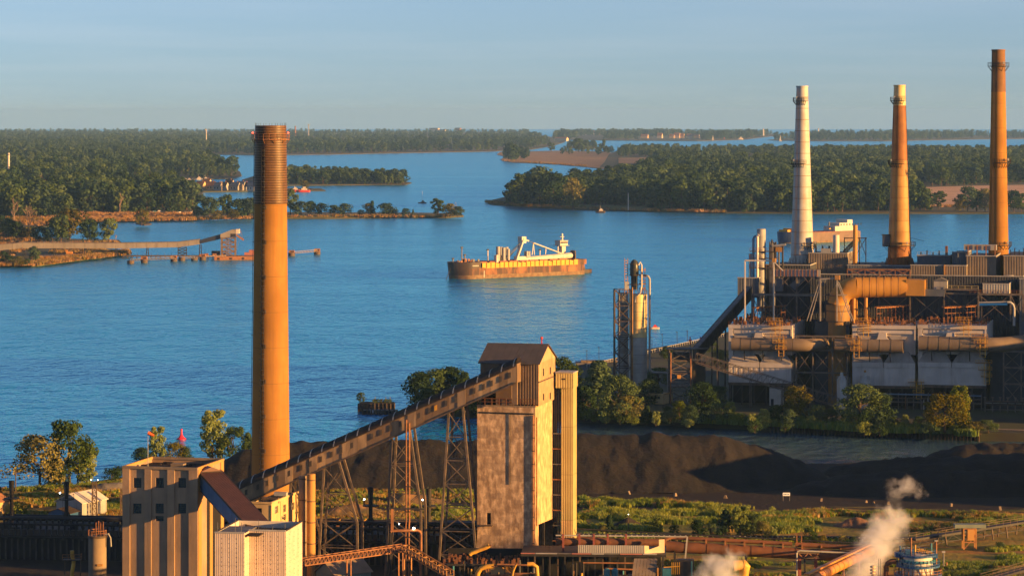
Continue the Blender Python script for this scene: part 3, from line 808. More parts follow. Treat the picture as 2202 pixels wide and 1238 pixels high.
def facade(mb, x0, x1, z0, z1, holes, y=0.0, d=.35):
    """wall face at local y with real openings and reveals"""
    xs = sorted({x0, x1, *[h[0] for h in holes], *[h[1] for h in holes]}); zs = sorted({z0, z1, *[h[2] for h in holes], *[h[3] for h in holes]})
    for i in range(len(xs)-1):
        for k in range(len(zs)-1):
            cx, cz = (xs[i]+xs[i+1])/2, (zs[k]+zs[k+1])/2
            if any(h[0] < cx < h[1] and h[2] < cz < h[3] for h in holes): continue
            mb.add([(xs[i],y,zs[k]),(xs[i+1],y,zs[k]),(xs[i+1],y,zs[k+1]),(xs[i],y,zs[k+1])], [(0,1,2,3)])
    for a, b, c, e in holes:
        mb.add([(a,y,c),(b,y,c),(b,y,e),(a,y,e),(a,y+d,c),(b,y+d,c),(b,y+d,e),(a,y+d,e)], [(0,1,5,4),(1,2,6,5),(2,3,7,6),(3,0,4,7)])
def shell(mb, x0, x1, y0, y1, z0, z1, front=False, right=False, top=True):
    """the other faces of a box whose front (y0) and right (x1) walls are built as facades"""
    V = [(x0,y0,z0),(x1,y0,z0),(x1,y1,z0),(x0,y1,z0),(x0,y0,z1),(x1,y0,z1),(x1,y1,z1),(x0,y1,z1)]
    fs = [(2,3,7,6),(3,0,4,7)]
    if top: fs.append((4,5,6,7))
    if front: fs.append((0,1,5,4))
    if right: fs.append((1,2,6,5))
    mb.add(V, fs)
def facade_x(mb, y0, y1, z0, z1, holes, x=0.0, d=.35):
    t = MB(); facade(t, y0, y1, z0, z1, holes, 0, d)
    mb.add([(x - p[1], p[0], p[2]) for p in t.v], t.f)
def corrugated(mb, x0, x1, z0, z1, y=0.0, pitch=.5, d=.06):
    """ribbed sheet facing -y"""
    n = max(2, int((x1-x0)/pitch)); vs = []; st = (x1-x0)/n
    for k in range(n):
        for q, yy in ((0,0),(.45,0),(.55,d),(.95,d)): vs.append((x0+(k+q)*st, y+yy))
    vs.append((x1, y))
    P = [(x,yy,z0) for x,yy in vs]+[(x,yy,z1) for x,yy in vs]; m = len(vs)
    mb.add(P, [(i,i+1,m+i+1,m+i) for i in range(m-1)])
def corr_x(mb, y0, y1, z0, z1, x=0.0, pitch=.5, d=.06):
    t = MB(); corrugated(t, y0, y1, z0, z1, 0, pitch, d); mb.add([(x-p[1], p[0], p[2]) for p in t.v], t.f)

RZ = R(-13)
# ------------------------------------------------------------------ the tall ochre chimney
def main_chimney():
    Y = 700.0; X = (582-PX0)*Y/F
    o = thing('chimney', 'tall ochre concrete chimney with dark ribbed top band', 'chimney', (X, Y, G0))
    zt = 92.3-G0; zb = 74.2-G0
    r0, r1, r2 = 4.55, 3.76, 3.46
    MB().lathe([(r0,0),(r0-.12,8),(r1,zb)], 64).build('shaft', T.stack_conc, o, True)
    MB().lathe([(r1+.04,zb),(r1+.10,zb+.3),(r2+.12,zt-.2),(r2+.12,zt),(r2-.4,zt),(r2-.4,zt-2)], 64, cap=False).build('upper_shaft', T.stack_dark, o, True)
    hm = MB().lathe([(1,-.11),(1.022,-.09),(1.022,.09),(1,.11)], 48, cap=False).mesh('hoop', T.hoop, True)
    n = 31
    for k in range(n):
        z = zb+.5+(zt-zb-.7)*k/(n-1); h = link('hoop', hm, o); h.location = (0,0,z)
        rr = r1+.10+(r2-r1+.02)*(z-zb)/(zt-zb); h.scale = (rr, rr, 1)
    ringrail(o, 89.0-G0, 4.35, 20, 1.2, T.rustlight, .75)
    # cage ladder on the side facing the viewer's left
    a = math.atan2(-.93, -.36)
    lad = MB(); c, s = math.cos(a), math.sin(a)
    def pt(z, e, off): 
        rr = r0+(r1-r0)*min(1, z/zb)+.05 + e
        return Vector((rr*c - s*off, rr*s + c*off, z))
    for off in (-.35, .35): lad.beam(pt(1,.15,off), pt(zb+13,.15,off), .16)
    for k in range(int((zb+12)/.9)):
        z = 1+k*.9; lad.beam(pt(z,.15,-.35), pt(z,.15,.35), .07)
    lad.build('ladder', T.steeldark, o)
    cg = MB()
    for k in range(int((zb+12)/1.2)):
        z = 2+k*1.2
        pts = [pt(z,.15,-.4), pt(z,.75,-.4), pt(z,.95,0), pt(z,.75,.4), pt(z,.15,.4)]
        for p, q in zip(pts, pts[1:]): cg.beam(p, q, .14)
    cg.build('ladder_cage', T.steeldark, o)
    cb = MB()
    cb.path([(-r0*1.0-.12,-.6,0),(-(r0+r1)/2-.16,-.5,zb/2),(-r1-.18,-.45,zb),(-r2-.3,-.4,zt-3)], .07, 6)
    for k in range(14):
        z = 3+k*5.4; rr = r0+(r1-r0)*min(1,z/zb); cb.bx(-rr-.3,-rr+.1,-.7,-.4,z,z+.15)
    cb.build('conduit', T.steeldark, o)
    # short stubs down the lit side of the ladder
    for k in range(9):
        z = 6+k*8.0; rr = r0+(r1-r0)*min(1,z/zb)
        b = a+.16; PB('stub', T.steelrust, o, rr*math.cos(b)-.14, rr*math.cos(b)+.14, rr*math.sin(b)-.3, rr*math.sin(b)+.1, z, z+.9)
    for k in range(16):
        t = 2*math.pi*k/16; PM('lightning_rod', T.steeldark, o, ((r2+.1)*math.cos(t),(r2+.1)*math.sin(t),zt-.6), ((r2+.1)*math.cos(t),(r2+.1)*math.sin(t),zt+.6), .06)
    for x in (-4.1, 4.1):
        l = thing_part_lamp(o, (x,-.6,90.6-G0), T.lampred, .2)
def thing_part_lamp(o, loc, mat, r=.2):
    l = MB().lathe([(.02,-r),(r*.8,-r*.6),(r,0),(r*.8,r*.6),(.02,r)], 8).build('warning_lamp', mat, o, True); l.location = loc; return l
main_chimney()

# ------------------------------------------------------------------ concrete coal bunker at the left
def bunker():
    Y = 560.0; loc = ((266-PX0)*Y/F, Y, G0); fr = FR(loc, RZ)
    o = thing('bunker_building', 'tall ochre concrete bunker building with pilasters and dark windows', 'building', loc, RZ)
    W = fr.y(424, 1100).x; H = fr.y(345, 1008).z; D = fr.x(481, 1000, W).y
    holes = []
    for x0, x1, y0, y1 in [(287,304,1027,1048),(334.5,352,1027,1048),(383,400,1027,1048),(286,304,1082,1103),(334.5,352,1082,1103),(383,400,1082,1103),(334.5,352,1109,1119.5)]:
        a = fr.y(x0, y1); b = fr.y(x1, y0); holes.append((a.x, b.x, a.z, b.z))
    mb = MB(); facade(mb, 0, W, 0, H, holes, 0, .35); shell(mb, 0, W, 0, D, 0, H, right=True, top=False)
    mb.build('wall', T.conc_front, o)
    MB().bx(.3, W-.3, .3, D-.3, H-.9, H-.6).build('roof', T.roofdark, o)
    for x0, x1, y0, y1 in [(-.14,W+.14,-.36,.25),(-.12,W+.12,D-.25,D+.12)]: PB('parapet', T.conc, o, x0, x1, y0, y1, H-.02, H+.45)
    for x0, x1 in [(-.12,.25),(W-.25,W+.12)]: PB('parapet', T.conc_gold, o, x0, x1, .253, D-.253, H-.02, H+.45)
    for i, (x0, x1) in enumerate([(266,280),(312,326),(361,376),(407,424.5)]):
        PB('pilaster', T.conc_front, o, fr.y(x0,1100).x-(.13 if i == 0 else 0), fr.y(x1,1100).x+(.13 if i == 3 else 0), -.32, .02, 0, H-.03)
    for y0, y1 in [(.4,2.2),(D*.45,D*.45+1.6),(D-2,D-.3)]: PB('pilaster', T.conc_gold, o, W-.02, W+.14, y0, y1, 0, H-.03)
    for (x0, x1, z0, z1) in holes:
        w_ = MB().bx(x0+.02, x1-.02, .3, .345, z0+.02, z1-.02).build('window', T.glass, o)
        n = 5 if z1-z0 > 1.2 else 2
        m = MB()
        for k in range(1, n): z = z0+(z1-z0)*k/n; m.bx(x0+.02, x1-.02, .22, .29, z-.05, z+.05)
        for k in (1, 2): x = x0+(x1-x0)*k/3; m.bx(x-.04, x+.04, .23, .28, z0+.02, z1-.02)
        m.build('frame', T.steeldark, w_)
    # rubble and kerbs on the flat roof
    r = random.Random(5); mb = MB()
    for k in range(16):
        x, y = r.uniform(1, W-1), r.uniform(1.5, D-1.5); s = r.uniform(.15,.5); mb.bx(x-s,x+s*1.6,y-s,y+s,H-.6,H-.6+s)
    mb.build('roof_litter', T.dirt, o)
    PB('roof_hatch', T.conc, o, W*.45, W*.62, D*.5, D*.62, H-.6, H+.1)
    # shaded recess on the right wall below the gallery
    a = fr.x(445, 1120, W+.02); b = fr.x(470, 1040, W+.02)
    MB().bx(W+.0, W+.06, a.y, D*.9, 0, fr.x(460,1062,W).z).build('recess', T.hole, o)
    # windsock on the roof
    p = fr.z(324, 1000, H+.45); wp = Matrix.Rotation(RZ, 3, 'Z') @ Vector((p.x, .05, H+.45)) + Vector(loc)
    s = thing('windsock', 'orange windsock on a thin pole on the bunker roof', 'windsock', wp)
    hh = 6.6
    MB().tube((0,0,0), (0,0,hh), .06, 8, .04).build('pole', T.sidingl, s)
    MB().tube((0.05,0,hh-.45), (1.15,-.2,hh-.95), .34, 10, .2, False).build('sock', M('orange_cloth', (.75,.12,.03), None, rough=.8), s, True)
    return fr, W, H, D
BF = bunker()

def gallery_box(o, A, B, w, h, wallm, roofm, roofrise=0.0, panels=0, floor=None):
    pass
def blue_gallery():
    A = at(455, 1016, 559.0); B = at(596, 1172, 531.0)
    d = (B-A); L = d.length; rz = math.atan2(d.y, d.x)
    o = thing('inclined_gallery', 'steep blue-sided conveyor gallery with brown ribbed roof leaving the bunker', 'conveyor gallery', A, rz)
    hx = math.hypot(d.x, d.y); dz = d.z; w = 2.15; h = 3.1
    def P(t, y, z): return (hx*t, y, dz*t+z)
    # roof sheets, ribbed across the slope
    n = 22
    for k in range(2):
        mb = MB(); vs = []
        m = 16
        for i in range(m):
            for q, z in ((0,0),(.4,0),(.5,.09),(.9,.09)): vs.append((-w-.15+(2*w+.3)*(i+q)/m, z))
        vs.append((w+.15, 0))
        t0, t1 = (-.02,.5) if k == 0 else (.5,1.0)
        zz = .0 if k == 0 else .03
        Pn = [P(t0,y,z+zz) for y,z in vs]+[P(t1,y,z+zz) for y,z in vs]; c = len(vs)
        mb.add(Pn, [(i,i+1,c+i+1,c+i) for i in range(c-1)])
        mb.build('roof_sheet', T.roofbrown, o)
    for s in (-1, 1):
        for k in range(6):
            t0, t1 = k/6, (k+1)/6-.003
            MB().prism([P(t0,0,-h),P(t1,0,-h),P(t1,0,-.05),P(t0,0,-.05)], (0,s*w-.06,0), (0,s*w+.06+(.02 if k % 2 else 0)*s,0)).build('side_panel', T.blueside, o)
        PM('edge_trim', T.steeldark, o, P(-.02,s*(w+.17),-.05), P(1,s*(w+.17),-.05), .12, .35)
    MB().prism([P(0,0,-h-.02),P(1,0,-h-.02),P(1,0,-h-.22),P(0,0,-h-.22)], (0,-w-.06,0), (0,w+.06,0)).build('floor', T.steeldark, o)
    MB().prism([P(-.02,0,-h),P(0,0,-h),P(0,0,.25),P(-.02,0,.25)], (0,-w,0), (0,w,0)).build('end_wall', T.roofdark, o)
    # top housing where it meets the wall
    MB().prism([(-2.2,-w-.1,-.6),(-2.2,w+.1,-.6),(-2.2,w+.1,.2),(-2.2,0,1.1),(-2.2,-w-.1,.2)], (0,0,0), (2.15,0,0)).build('head_hood', T.roofbrown, o)
blue_gallery()

# ------------------------------------------------------------------ white clad building at the front
def white_building():
    Y = 522.0; rz = R(-9); loc = ((462-PX0)*Y/F, Y, G0); fr = FR(loc, rz)
    o = thing('clad_building', 'white metal clad block with stepped front at bottom left centre', 'building', loc, rz)
    H = fr.y(490, 1146).z; WA = fr.y(525, 1180).x
    dA = fr.x(536, 1180, WA).y
    a = fr.y(536, 1180, dA); b = fr.y(614, 1180, dA); WB = b.x
    DB = fr.x(650, 1160, WB).y
    MB().bx(.15, WA-.15, .15, dA+6, 0, H-.05).build('core', T.steel, o)
    MB().bx(.2, WB-.15, dA+.15, DB-.15, 0, H-1.2).build('roof', T.roofdark, o)
    zs = [0, fr.y(490, 1215).z, H]
    def panels(p0, p1, n, axis, c):
        for i in range(n):
            u0 = p0+(p1-p0)*i/n+.012; u1 = p0+(p1-p0)*(i+1)/n-.012
            for k in range(2):
                mb = MB()
                if axis == 'y': corrugated(mb, u0, u1, zs[k]+(.02 if k else 0), zs[k+1], c, .28, .018)
                else: corr_x(mb, u0, u1, zs[k]+(.02 if k else 0), zs[k+1], c, .28, .018)
                mb.build('panel', T.peach, o)
            m = MB(); x = p0+(p1-p0)*i/n
            for q in range(int(H/.8)):
                z = .3+q*.8
                if axis == 'y': m.bx(x-.035, x+.035, c-.03, c, z, z+.16)
                else: m.bx(c, c+.03, x-.035, x+.035, z, z+.16)
            m.build('bolt_row', T.steelrust, o)
    panels(0, WA, 4, 'y', 0); panels(.02, dA, 1, 'x', WA)
    panels(WA+.02, WB, 5, 'y', dA); panels(dA+.02, DB, 4, 'x', WB)
    PB('side_wall', T.white, o, 0, .14, .02, DB, 0, H); PB('back_wall', T.white, o, .16, WB-.02, DB-.14, DB, 0, H)
    for x0, x1, y0, y1 in [(-.05,WA+.05,-.08,.12),(WA-.08,WB+.05,dA-.08,dA+.12)]: PB('coping', T.sidingl, o, x0, x1, y0, y1, H+.01, H+.28)
    PB('coping', T.steeldark, o, -.05, .15, .13, DB, H+.01, H+.22); PB('coping', T.steeldark, o, WB-.12, WB+.08, dA+.13, DB+.08, H+.01, H+.22)
    MB().bx(.3, WA+2.5, .4, DB*.6, H-.5, H-.3).build('roof_deck', T.roofdark, o)
    for px, py in [(468,1122),(506,1113),(519,1122),(556,1115),(586,1130),(613,1125),(650,1124)]:
        p = fr.y(px, py, 1.5 if px < 530 else dA+3); PM('roof_pole', T.steel, o, (p.x,p.y,H-.4), (p.x,p.y,p.z), .07)
white_building()

# ------------------------------------------------------------------ transfer house under the gallery, and the two round columns
def transfer_house():
    Y = 592.0; loc = ((540-PX0)*Y/F, Y, G0); fr = FR(loc, RZ)
    o = thing('transfer_house', 'small ochre concrete transfer house with broken windows under the gallery foot', 'building', loc, RZ)
    W = fr.y(583, 1100).x; H = fr.y(560, 1082).z; D = fr.x(642, 1090, W).y
    hy = []
    for x0, x1, y0, y1 in [(591,598,1089,1104),(609,615,1085.5,1101),(627,633,1081,1096.5),(609.5,615,1106,1117)]:
        a = fr.x(x0, y1, W); b = fr.x(x1, y0, W); hy.append((a.y, b.y, a.z, fr.x(x0,y0,W).z))
    a = fr.y(547, 1114); b = fr.y(563, 1092)
    hx = [(a.x, b.x, a.z, b.z)]
    mb = MB(); facade(mb, 0, W, 0, H, hx, 0, .4); facade_x(mb, 0, D, 0, H, hy, W, .4); shell(mb, 0, W, 0, D, 0, H, top=False)
    mb.build('wall', T.conc_pale, o)
    MB().bx(.2, W-.2, .2, D-.2, H-.7, H-.5).build('roof', T.roofdark, o)
    for q in hy:
        w_ = MB().bx(W-.4, W-.34, q[0]+.02, q[1]-.02, q[2]+.02, q[3]-.02).build('window', T.steel if q[0] < D*.2 else T.glass, o)
        MB().bx(W-.33, W-.28, (q[0]+q[1])/2-.06, (q[0]+q[1])/2+.06, q[2]+.02, q[3]-.02).bx(W-.33, W-.28, q[0]+.02, q[1]-.02, (q[2]+q[3])/2-.05, (q[2]+q[3])/2+.05).build('frame', T.sidingl, w_)
    for q in hx: PB('opening', T.hole, o, q[0]+.01, q[1]-.01, .34, .395, q[2]+.01, q[3]-.01)
    for y0, y1 in [(-.1,.25),(D*.33,D*.33+.5),(D*.66,D*.66+.5),(D-.3,D+.1)]: PB('pilaster', T.conc_pale, o, W-.02, W+.12, y0, y1, 0, H-.25)
    PB('cornice', T.conc_pale, o, -.2, W+.2, -.2, .3, H-.02, H+.35); PB('cornice', T.conc_pale, o, W-.25, W+.2, .303, D+.2, H-.02, H+.35)
    PB('roof_beam', T.sidingl, o, W*.5, W+.5, D*.45, D*.52, H+.5, H+1.2); PB('roof_beam', T.steelrust, o, W*.2, W, D*.25, D*.3, H-.5, H+.6)
    for k in range(5): PB('roof_box', T.steeldark, o, W*(.1+.15*k), W*(.18+.15*k), D*(.3+.1*k), D*(.36+.1*k), H-.5, H+.2+.25*(k % 3))
transfer_house()
def columns():
    for px, r, zt, lab in [(651, .78, 1022, 'left darker one of two round concrete columns under the gallery'), (669, .85, 1018, 'right lighter one of two round concrete columns under the gallery')]:
        Y = 603.0 if px < 660 else 601.0; p = at(px, zt, Y)
        o = thing('round_column', lab, 'column', (p.x, Y, G0))
        MB().lathe([(r,0),(r,p.z-G0)], 20).build('shaft', T.conc if px < 660 else T.conc_gold, o, True)
        for k in range(5): 
            h = MB().lathe([(r+.01,-.1),(r+.08,-.08),(r+.08,.08),(r+.01,.1)], 20, cap=False).build('collar', T.steelrust, o, True); h.location = (0,0,2.5+k*4.2)
columns()

# ------------------------------------------------------------------ the long inclined conveyor gallery
GA = at(1110, 826, 596.0)
def main_gallery():
    Yl = 609.0; loc = ((507-PX0)*Yl/F, Yl, G0); fr = FR(loc, RZ)
    o = thing('conveyor_gallery', 'long inclined conveyor gallery with arched dark roof climbing to the concrete tower', 'conveyor gallery', loc, RZ)
    a = fr.y(509, 1053); b = fr.y(1110, 786)
    a2 = fr.y(527, 1070); b2 = fr.y(1110, 823)
    L = b.x-a.x; sl = (b.z-a.z)/L; h = 3.35; w = 4.4
    def P(x, y, z): return (x, y, a.z+sl*(x-a.x)+z)
    # side panels, alternate ones standing proud
    n = 34; st = L/n; r = random.Random(3)
    pm = MB().prism([(0,0,-h),(st-.03,0,-h+sl*(st-.03)),(st-.03,0,sl*(st-.03)),(0,0,0)], (0,-.05,0), (0,.05,0))
    me = [pm.mesh('side_panel', m) for m in (T.gal1, T.gal2, T.gal3)]
    for k in range(n):
        q = link('side_panel', me[r.choice((0,0,1,1,2))], o); q.location = P(a.x+k*st, -.06-(.13 if r.random() < .33 else 0), 0)
    MB().prism([P(a.x,0,-h),P(b.x,0,-h),P(b.x,0,-.02),P(a.x,0,-.02)], (0,.02,0), (0,w,0)).build('core', T.gal3, o)
    # windows
    k = 0
    for px in [530,555,575,597,622,648,668,690,713,734,757,800,819,840,861,901,924,937.5,960,981,1020,1040,1057,1077,1096]:
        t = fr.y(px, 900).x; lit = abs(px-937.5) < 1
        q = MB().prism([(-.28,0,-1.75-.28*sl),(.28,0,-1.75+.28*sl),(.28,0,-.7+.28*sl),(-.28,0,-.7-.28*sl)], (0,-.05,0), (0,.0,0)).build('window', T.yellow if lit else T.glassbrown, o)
        q.location = P(t, -.20, -.05)
        m = MB().prism([(-.36,0,-1.85-.36*sl),(.36,0,-1.85+.36*sl),(.36,0,-1.75+.36*sl),(-.36,0,-1.75-.36*sl)], (0,-.07,0), (0,.02,0)).build('sill', T.gal2, q)
    # arched roof
    m = 8; arc = [(w/2-.05-(w/2+.35)*math.cos(math.pi*i/m), 1.5*math.sin(math.pi*i/m)) for i in range(m+1)]
    mb = MB(); c = m+1
    mb.add([P(a.x-.3,y,z) for y,z in arc]+[P(b.x,y,z) for y,z in arc], [(i,c+i,c+i+1,i+1) for i in range(m)]+[tuple(range(c))])
    mb.build('roof', T.roofdark, o)
    hp = MB(); 
    arc2 = [(y,z+.1) for y,z in arc]
    hp.add([(0,y,z) for y,z in arc2]+[(.24,y,z+.24*sl) for y,z in arc2], [(i,c+i,c+i+1,i+1) for i in range(m)])
    hm = hp.mesh('roof_hoop', T.sidingl)
    nh = 24
    for k in range(nh):
        q = link('roof_hoop', hm, o); q.location = P(a.x+.6+(L-1.2)*k/(nh-1), 0, 0)
        x = a.x+.6+(L-1.2)*k/(nh-1)
        if k % 2 == 0: PM('roof_post', T.sidingl, o, P(x+.2,-.1,.1), P(x+.2,-.1,1.0), .07)
    PM('eave_trim', T.steelrust, o, P(a.x,-.24,-.05), P(b.x,-.24,-.05), .12, .22); PM('sill_trim', T.steelrust, o, P(a.x,-.24,-h), P(b.x,-.24,-h), .12, .3)
    PB('end_wall', T.gal2, o, b.x, b.x+.2, -.1, w, P(b.x,0,-h)[2], P(b.x,0,0)[2]+.4)
    # the leg at the upper end
    e = fr.y(1101, 870); PB('end_leg', T.gal2, o, fr.y(1101,850).x, b.x+.15, .1, .8, e.z, P(b.x,0,-h)[2])
    return o, fr, P, a, b, h, w
GAL = main_gallery()

def bents():
    o_, fr, P, a, b, h, w = GAL
    st = T.bent
    def bent(name, lab, ltop, lbot, rtop, rbot, n, mid=None, bottom=1250):
        p = fr.y(ltop[0], ltop[1], .4)
        base = Matrix.Rotation(RZ, 3, 'Z') @ Vector((p.x, .4, 0)) + Vector((fr.loc.x, fr.loc.y, 0)); base.z = G0
        o = thing(name, lab, 'support', base, RZ, 'supports under the inclined gallery')
        off = Vector((p.x, .4, 0))
        for dep, full in ((.4, True), (w-.4, False)):
            f = lambda q: fr.y(q[0], q[1], .4) + Vector((0, dep-.4, 0)) - off
            lt, lb, rt, rb = f(ltop), f(lbot), f(rtop), f(rbot)
            if lb.z > 0: lb = lt + (lb-lt)*((lt.z)/(lt.z-lb.z))
            if mid:
                rm = f(mid)
                PM('leg', st, o, rt, rm, .42); PM('leg', st, o, rm, Vector((rm.x+.1, rm.y, -.1)), .42)
                rb = Vector((rm.x, rm.y, 0))
            else:
                rb = rt+(rb-rt)*(rt.z/(rt.z-rb.z)); PM('leg', st, o, rt, rb, .42)
            lb.z = 0; PM('leg', st, o, lt, lb, .42)
            def rp(t):
                z = lt.z*(1-t)
                if mid:
                    return rt.lerp(rm, min(1, (rt.z-z)/(rt.z-rm.z))) if z > rm.z else Vector((rm.x, rm.y, z))
                return rt.lerp(rb, min(1, max(0, (rt.z-z)/rt.z)))
            for k in range(n):
                t0, t1 = k/n, (k+1)/n
                p0, p1 = lt.lerp(lb, t0), lt.lerp(lb, t1); q0, q1 = rp(t0), rp(t1)
                if k < n-1: PM('strut', st, o, p1, q1, .18)
                if full: PM('brace', st, o, p0, q1, .16); PM('brace', st, o, q0, p1, .16)
                else: PM('brace', st, o, p0, q1, .14) if k % 2 else PM('brace', st, o, q0, p1, .14)
        for t in (.25, .5, .75):
            f0 = fr.y(ltop[0], ltop[1], .4)-off; z = f0.z*(1-t); x = f0.x
        return o
    bent('support_bent', 'lowest splayed steel bent under the gallery left of the battery pipes', (697,1005), (684,1238), (729,992), (768,1122), 4, mid=(768,1122))
    bent('support_bent', 'middle splayed steel bent under the gallery carrying a tall pipe', (842,941), (829,1238), (881,925), (905,1092), 5, mid=(905,1092))
    bent('support_tower', 'tall tapering lattice tower under the upper gallery beside the concrete tower', (965,888), (944,1215), (995,874), (1028,1238), 7)
    bent('support_bent', 'short steel bent leaning on the round columns under the low gallery', (625,1036), (618,1200), (640,1028), (676,1150), 3, mid=(676,1148))
    # tall brown pipe pair against the middle bent
    p = fr.y(873, 905, -.5); base = Matrix.Rotation(RZ, 3, 'Z') @ Vector((p.x, -.6, 0)) + Vector((fr.loc.x, fr.loc.y, 0)); base.z = G0
    o = thing('riser_pipe', 'pair of tall brown riser pipes against the middle gallery bent', 'pipe', base, RZ)
    zt = fr.y(876, 902, -.6).z
    for x in (0, .62): MB().path([(x,0,0),(x,0,zt*.32),(x+.1,0,zt*.36),(x+.1,0,zt-x)], .17, 8).build('pipe', T.rustlight, o, True)
    for k in range(5): PB('clamp', T.steeldark, o, -.2, .95, -.22, -.17, 3+k*5, 3.2+k*5)
bents()
# ------------------------------------------------------------------ the spalled concrete tower with its head house
def conc_tower():
    Y = 600.0; loc = ((1026-PX0)*Y/F, Y, G0); fr = FR(loc, RZ)
    o = thing('concrete_tower', 'tall spalled concrete coal tower with brown gabled head house on top', 'tower', loc, RZ)
    W = fr.y(1151, 1000).x; H = fr.y(1090, 874).z; D = fr.x(1196, 900, W).y
    zc = fr.x(1158, 1127, W).z; zc2 = fr.x(1193, 1113, W).z
    a = fr.y(1046.5, 1127); b = fr.y(1055.5, 1102)
    mb = MB(); facade(mb, 0, W, 0, H, [(a.x,b.x,a.z,b.z)], 0, .8)
    mb.add([(0,D,0),(W,D,0),(W,D,H),(0,D,H),(0,0,0),(0,0,H)], [(0,1,2,3),(0,4,5,3)])
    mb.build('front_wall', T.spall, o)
    mb = MB()
    # right wall stops above the loading bay
    ys = [0, fr.x(1158,1000,W).y, D]
    mb.add([(W,0,0),(W,ys[1],0),(W,ys[1],zc),(W,D,zc2),(W,D,H),(W,0,H)], [(0,1,2,3,4,5)])
    mb.add([(W,ys[1],zc),(W,D,zc2),(0,D,zc2),(0,ys[1],zc)], [(0,1,2,3)])
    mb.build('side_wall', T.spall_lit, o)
    MB().bx(.1, W-.1, .1, D-.1, H-.3, H-.05).build('roof', T.roofdark, o)
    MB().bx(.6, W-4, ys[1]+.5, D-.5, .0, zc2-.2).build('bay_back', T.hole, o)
    for y in (D*.45, D-.6): PB('bay_post', T.steeldark, o, W-.5, W-.1, y, y+.5, 0, zc-.05)
    q = MB().bx(a.x+.01, b.x-.01, .72, .79, a.z+.01, b.z-.01).build('door_opening', T.hole, o)
    PB('landing', T.steelrust, o, a.x-1.2, b.x+.5, -1.1, -.02, a.z-.2, a.z-.02)
    PM('landing_post', T.steelrust, o, (a.x-1.1,-1,a.z), (a.x-1.1,-1,a.z+2.4), .12)
    # pipes on the corner and a dark gutter line under the rim
    PT('corner_pipe', T.rustlight, o, (W-.35,-.22,0), (W-.35,-.22,H-1.6), .16); PT('corner_pipe', T.rustlight, o, (W+.12,.8,zc), (W+.12,.8,H-2), .13)
    PT('gutter', T.steeldark, o, (.3,-.15,H-1.2), (W-.3,-.15,H-1.3), .14)
    PT('drain_pipe', T.steeldark, o, (W*.57,-.12,H*.55), (W*.57,-.12,H-1.3), .07)
    for k in range(12): PB('pipe_clip', T.steeldark, o, W-.6, W-.1, -.4, -.02, 2+k*2.6, 2.14+k*2.6)
    PB('rim', T.conc, o, -.08, W+.08, -.08, .3, H-.02, H+.25); PB('rim', T.conc_gold, o, W-.3, W+.08, .303, D, H-.02, H+.25)
    railing(o, [(.1,.1,H+.25),(W-.1,.1,H+.25)], 1.3, T.rust, 1.4, .12)
    railing(o, [(.1,.1,H+.25),(.1,D-.2,H+.25)], 1.3, T.rust, 1.6, .1)
    # rows of spalled patches, each a shallow scab of missing face
    r = random.Random(9)
    # head house
    hx0 = fr.y(1034, 800, 1.2).x; hx1 = fr.y(1158, 800, 1.2).x
    zE = fr.y(1100, 780, 1.2).z; zR = zE+3.15
    y0, y1 = 1.2, fr.x(1194, 790, hx1).y
    ym = (y0+y1)/2
    mb = MB(); corrugated(mb, hx0, hx1, fr.y(1130,869,1.2).z, zE, y0, .55, .07); mb.build('head_wall', T.headwall, o)
    gw = MB()
    corr_x(gw, y0+.02, y1, H+.1, zE, hx1, .55, .07)
    gw.add([(hx1,y0+.02,zE),(hx1,y1,zE),(hx1,ym,zR)], [(0,1,2)])
    gw.build('gable_wall', T.gablewall, o)
    PB('back_wall', T.headwall, o, hx0, hx1-.1, y1-.1, y1, H+.1, zE); PB('left_wall', T.headwall, o, hx0-.1, hx0, y0, y1, H+.1, zE)
    for s, (ya, yb) in enumerate(((y0-.5,ym),(y1+.5,ym))):
        n = 9
        zlow = zE-.5*(zR-zE)/(ym-y0)
        for k in range(n):
            x0 = hx0-.5+(hx1-hx0+.9)*k/n; x1 = hx0-.5+(hx1-hx0+.9)*(k+1)/n-.03
            MB().add([(x0,ya,zlow),(x1,ya,zlow),(x1,yb,zR+.0),(x0,yb,zR+.0),(x0,ya,zlow+.16),(x1,ya,zlow+.16),(x1,yb,zR+.16),(x0,yb,zR+.16)],
                     [(0,1,2,3),(4,5,6,7),(0,1,5,4),(1,2,6,5),(2,3,7,6),(3,0,4,7)]).build('roof_sheet', T.headroof, o)
    for px, pa, pb in [(1168.5,792,808),(1183,789,804),(1168.5,846,860),(1183,844,858)]:
        p = fr.x(px, pa, hx1); q = fr.x(px, pb, hx1)
        PB('slot_window', T.hole, o, hx1-.02, hx1+.05, p.y-.45, p.y+.45, q.z, p.z)
    PB('belt', T.steelrust, o, hx1-.01, hx1+.12, y0+.05, y1-.05, fr.x(1175,815,hx1).z-.12, fr.x(1175,815,hx1).z+.12)
    # hopper bay beside the gallery end
    p = fr.y(1066, 823, .3); q = fr.y(1100, 873, .3); PB('chute_box', T.headwall, o, p.x, q.x, .35, 1.15, H+.02, p.z)
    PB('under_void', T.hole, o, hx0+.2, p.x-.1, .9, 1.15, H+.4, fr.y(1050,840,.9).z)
    for px, py, h_ in [(1056,866,1.6),(1128,866,1.5),(1141,862,1.8),(1147,866,1.5)]:
        p = fr.y(px, 873, .5); PM('roof_pipe', T.rust, o, (p.x,.5,H), (p.x,.5,H+h_), .16)
    l = thing_part_lamp(o, (hx1-1.1, ym, zR+1.3), T.red, .3); PM('lamp_post', T.red, o, (hx1-1.1,ym,zR), (hx1-1.1,ym,zR+1.1), .18)
    return fr, W, D, H
TF = conc_tower()

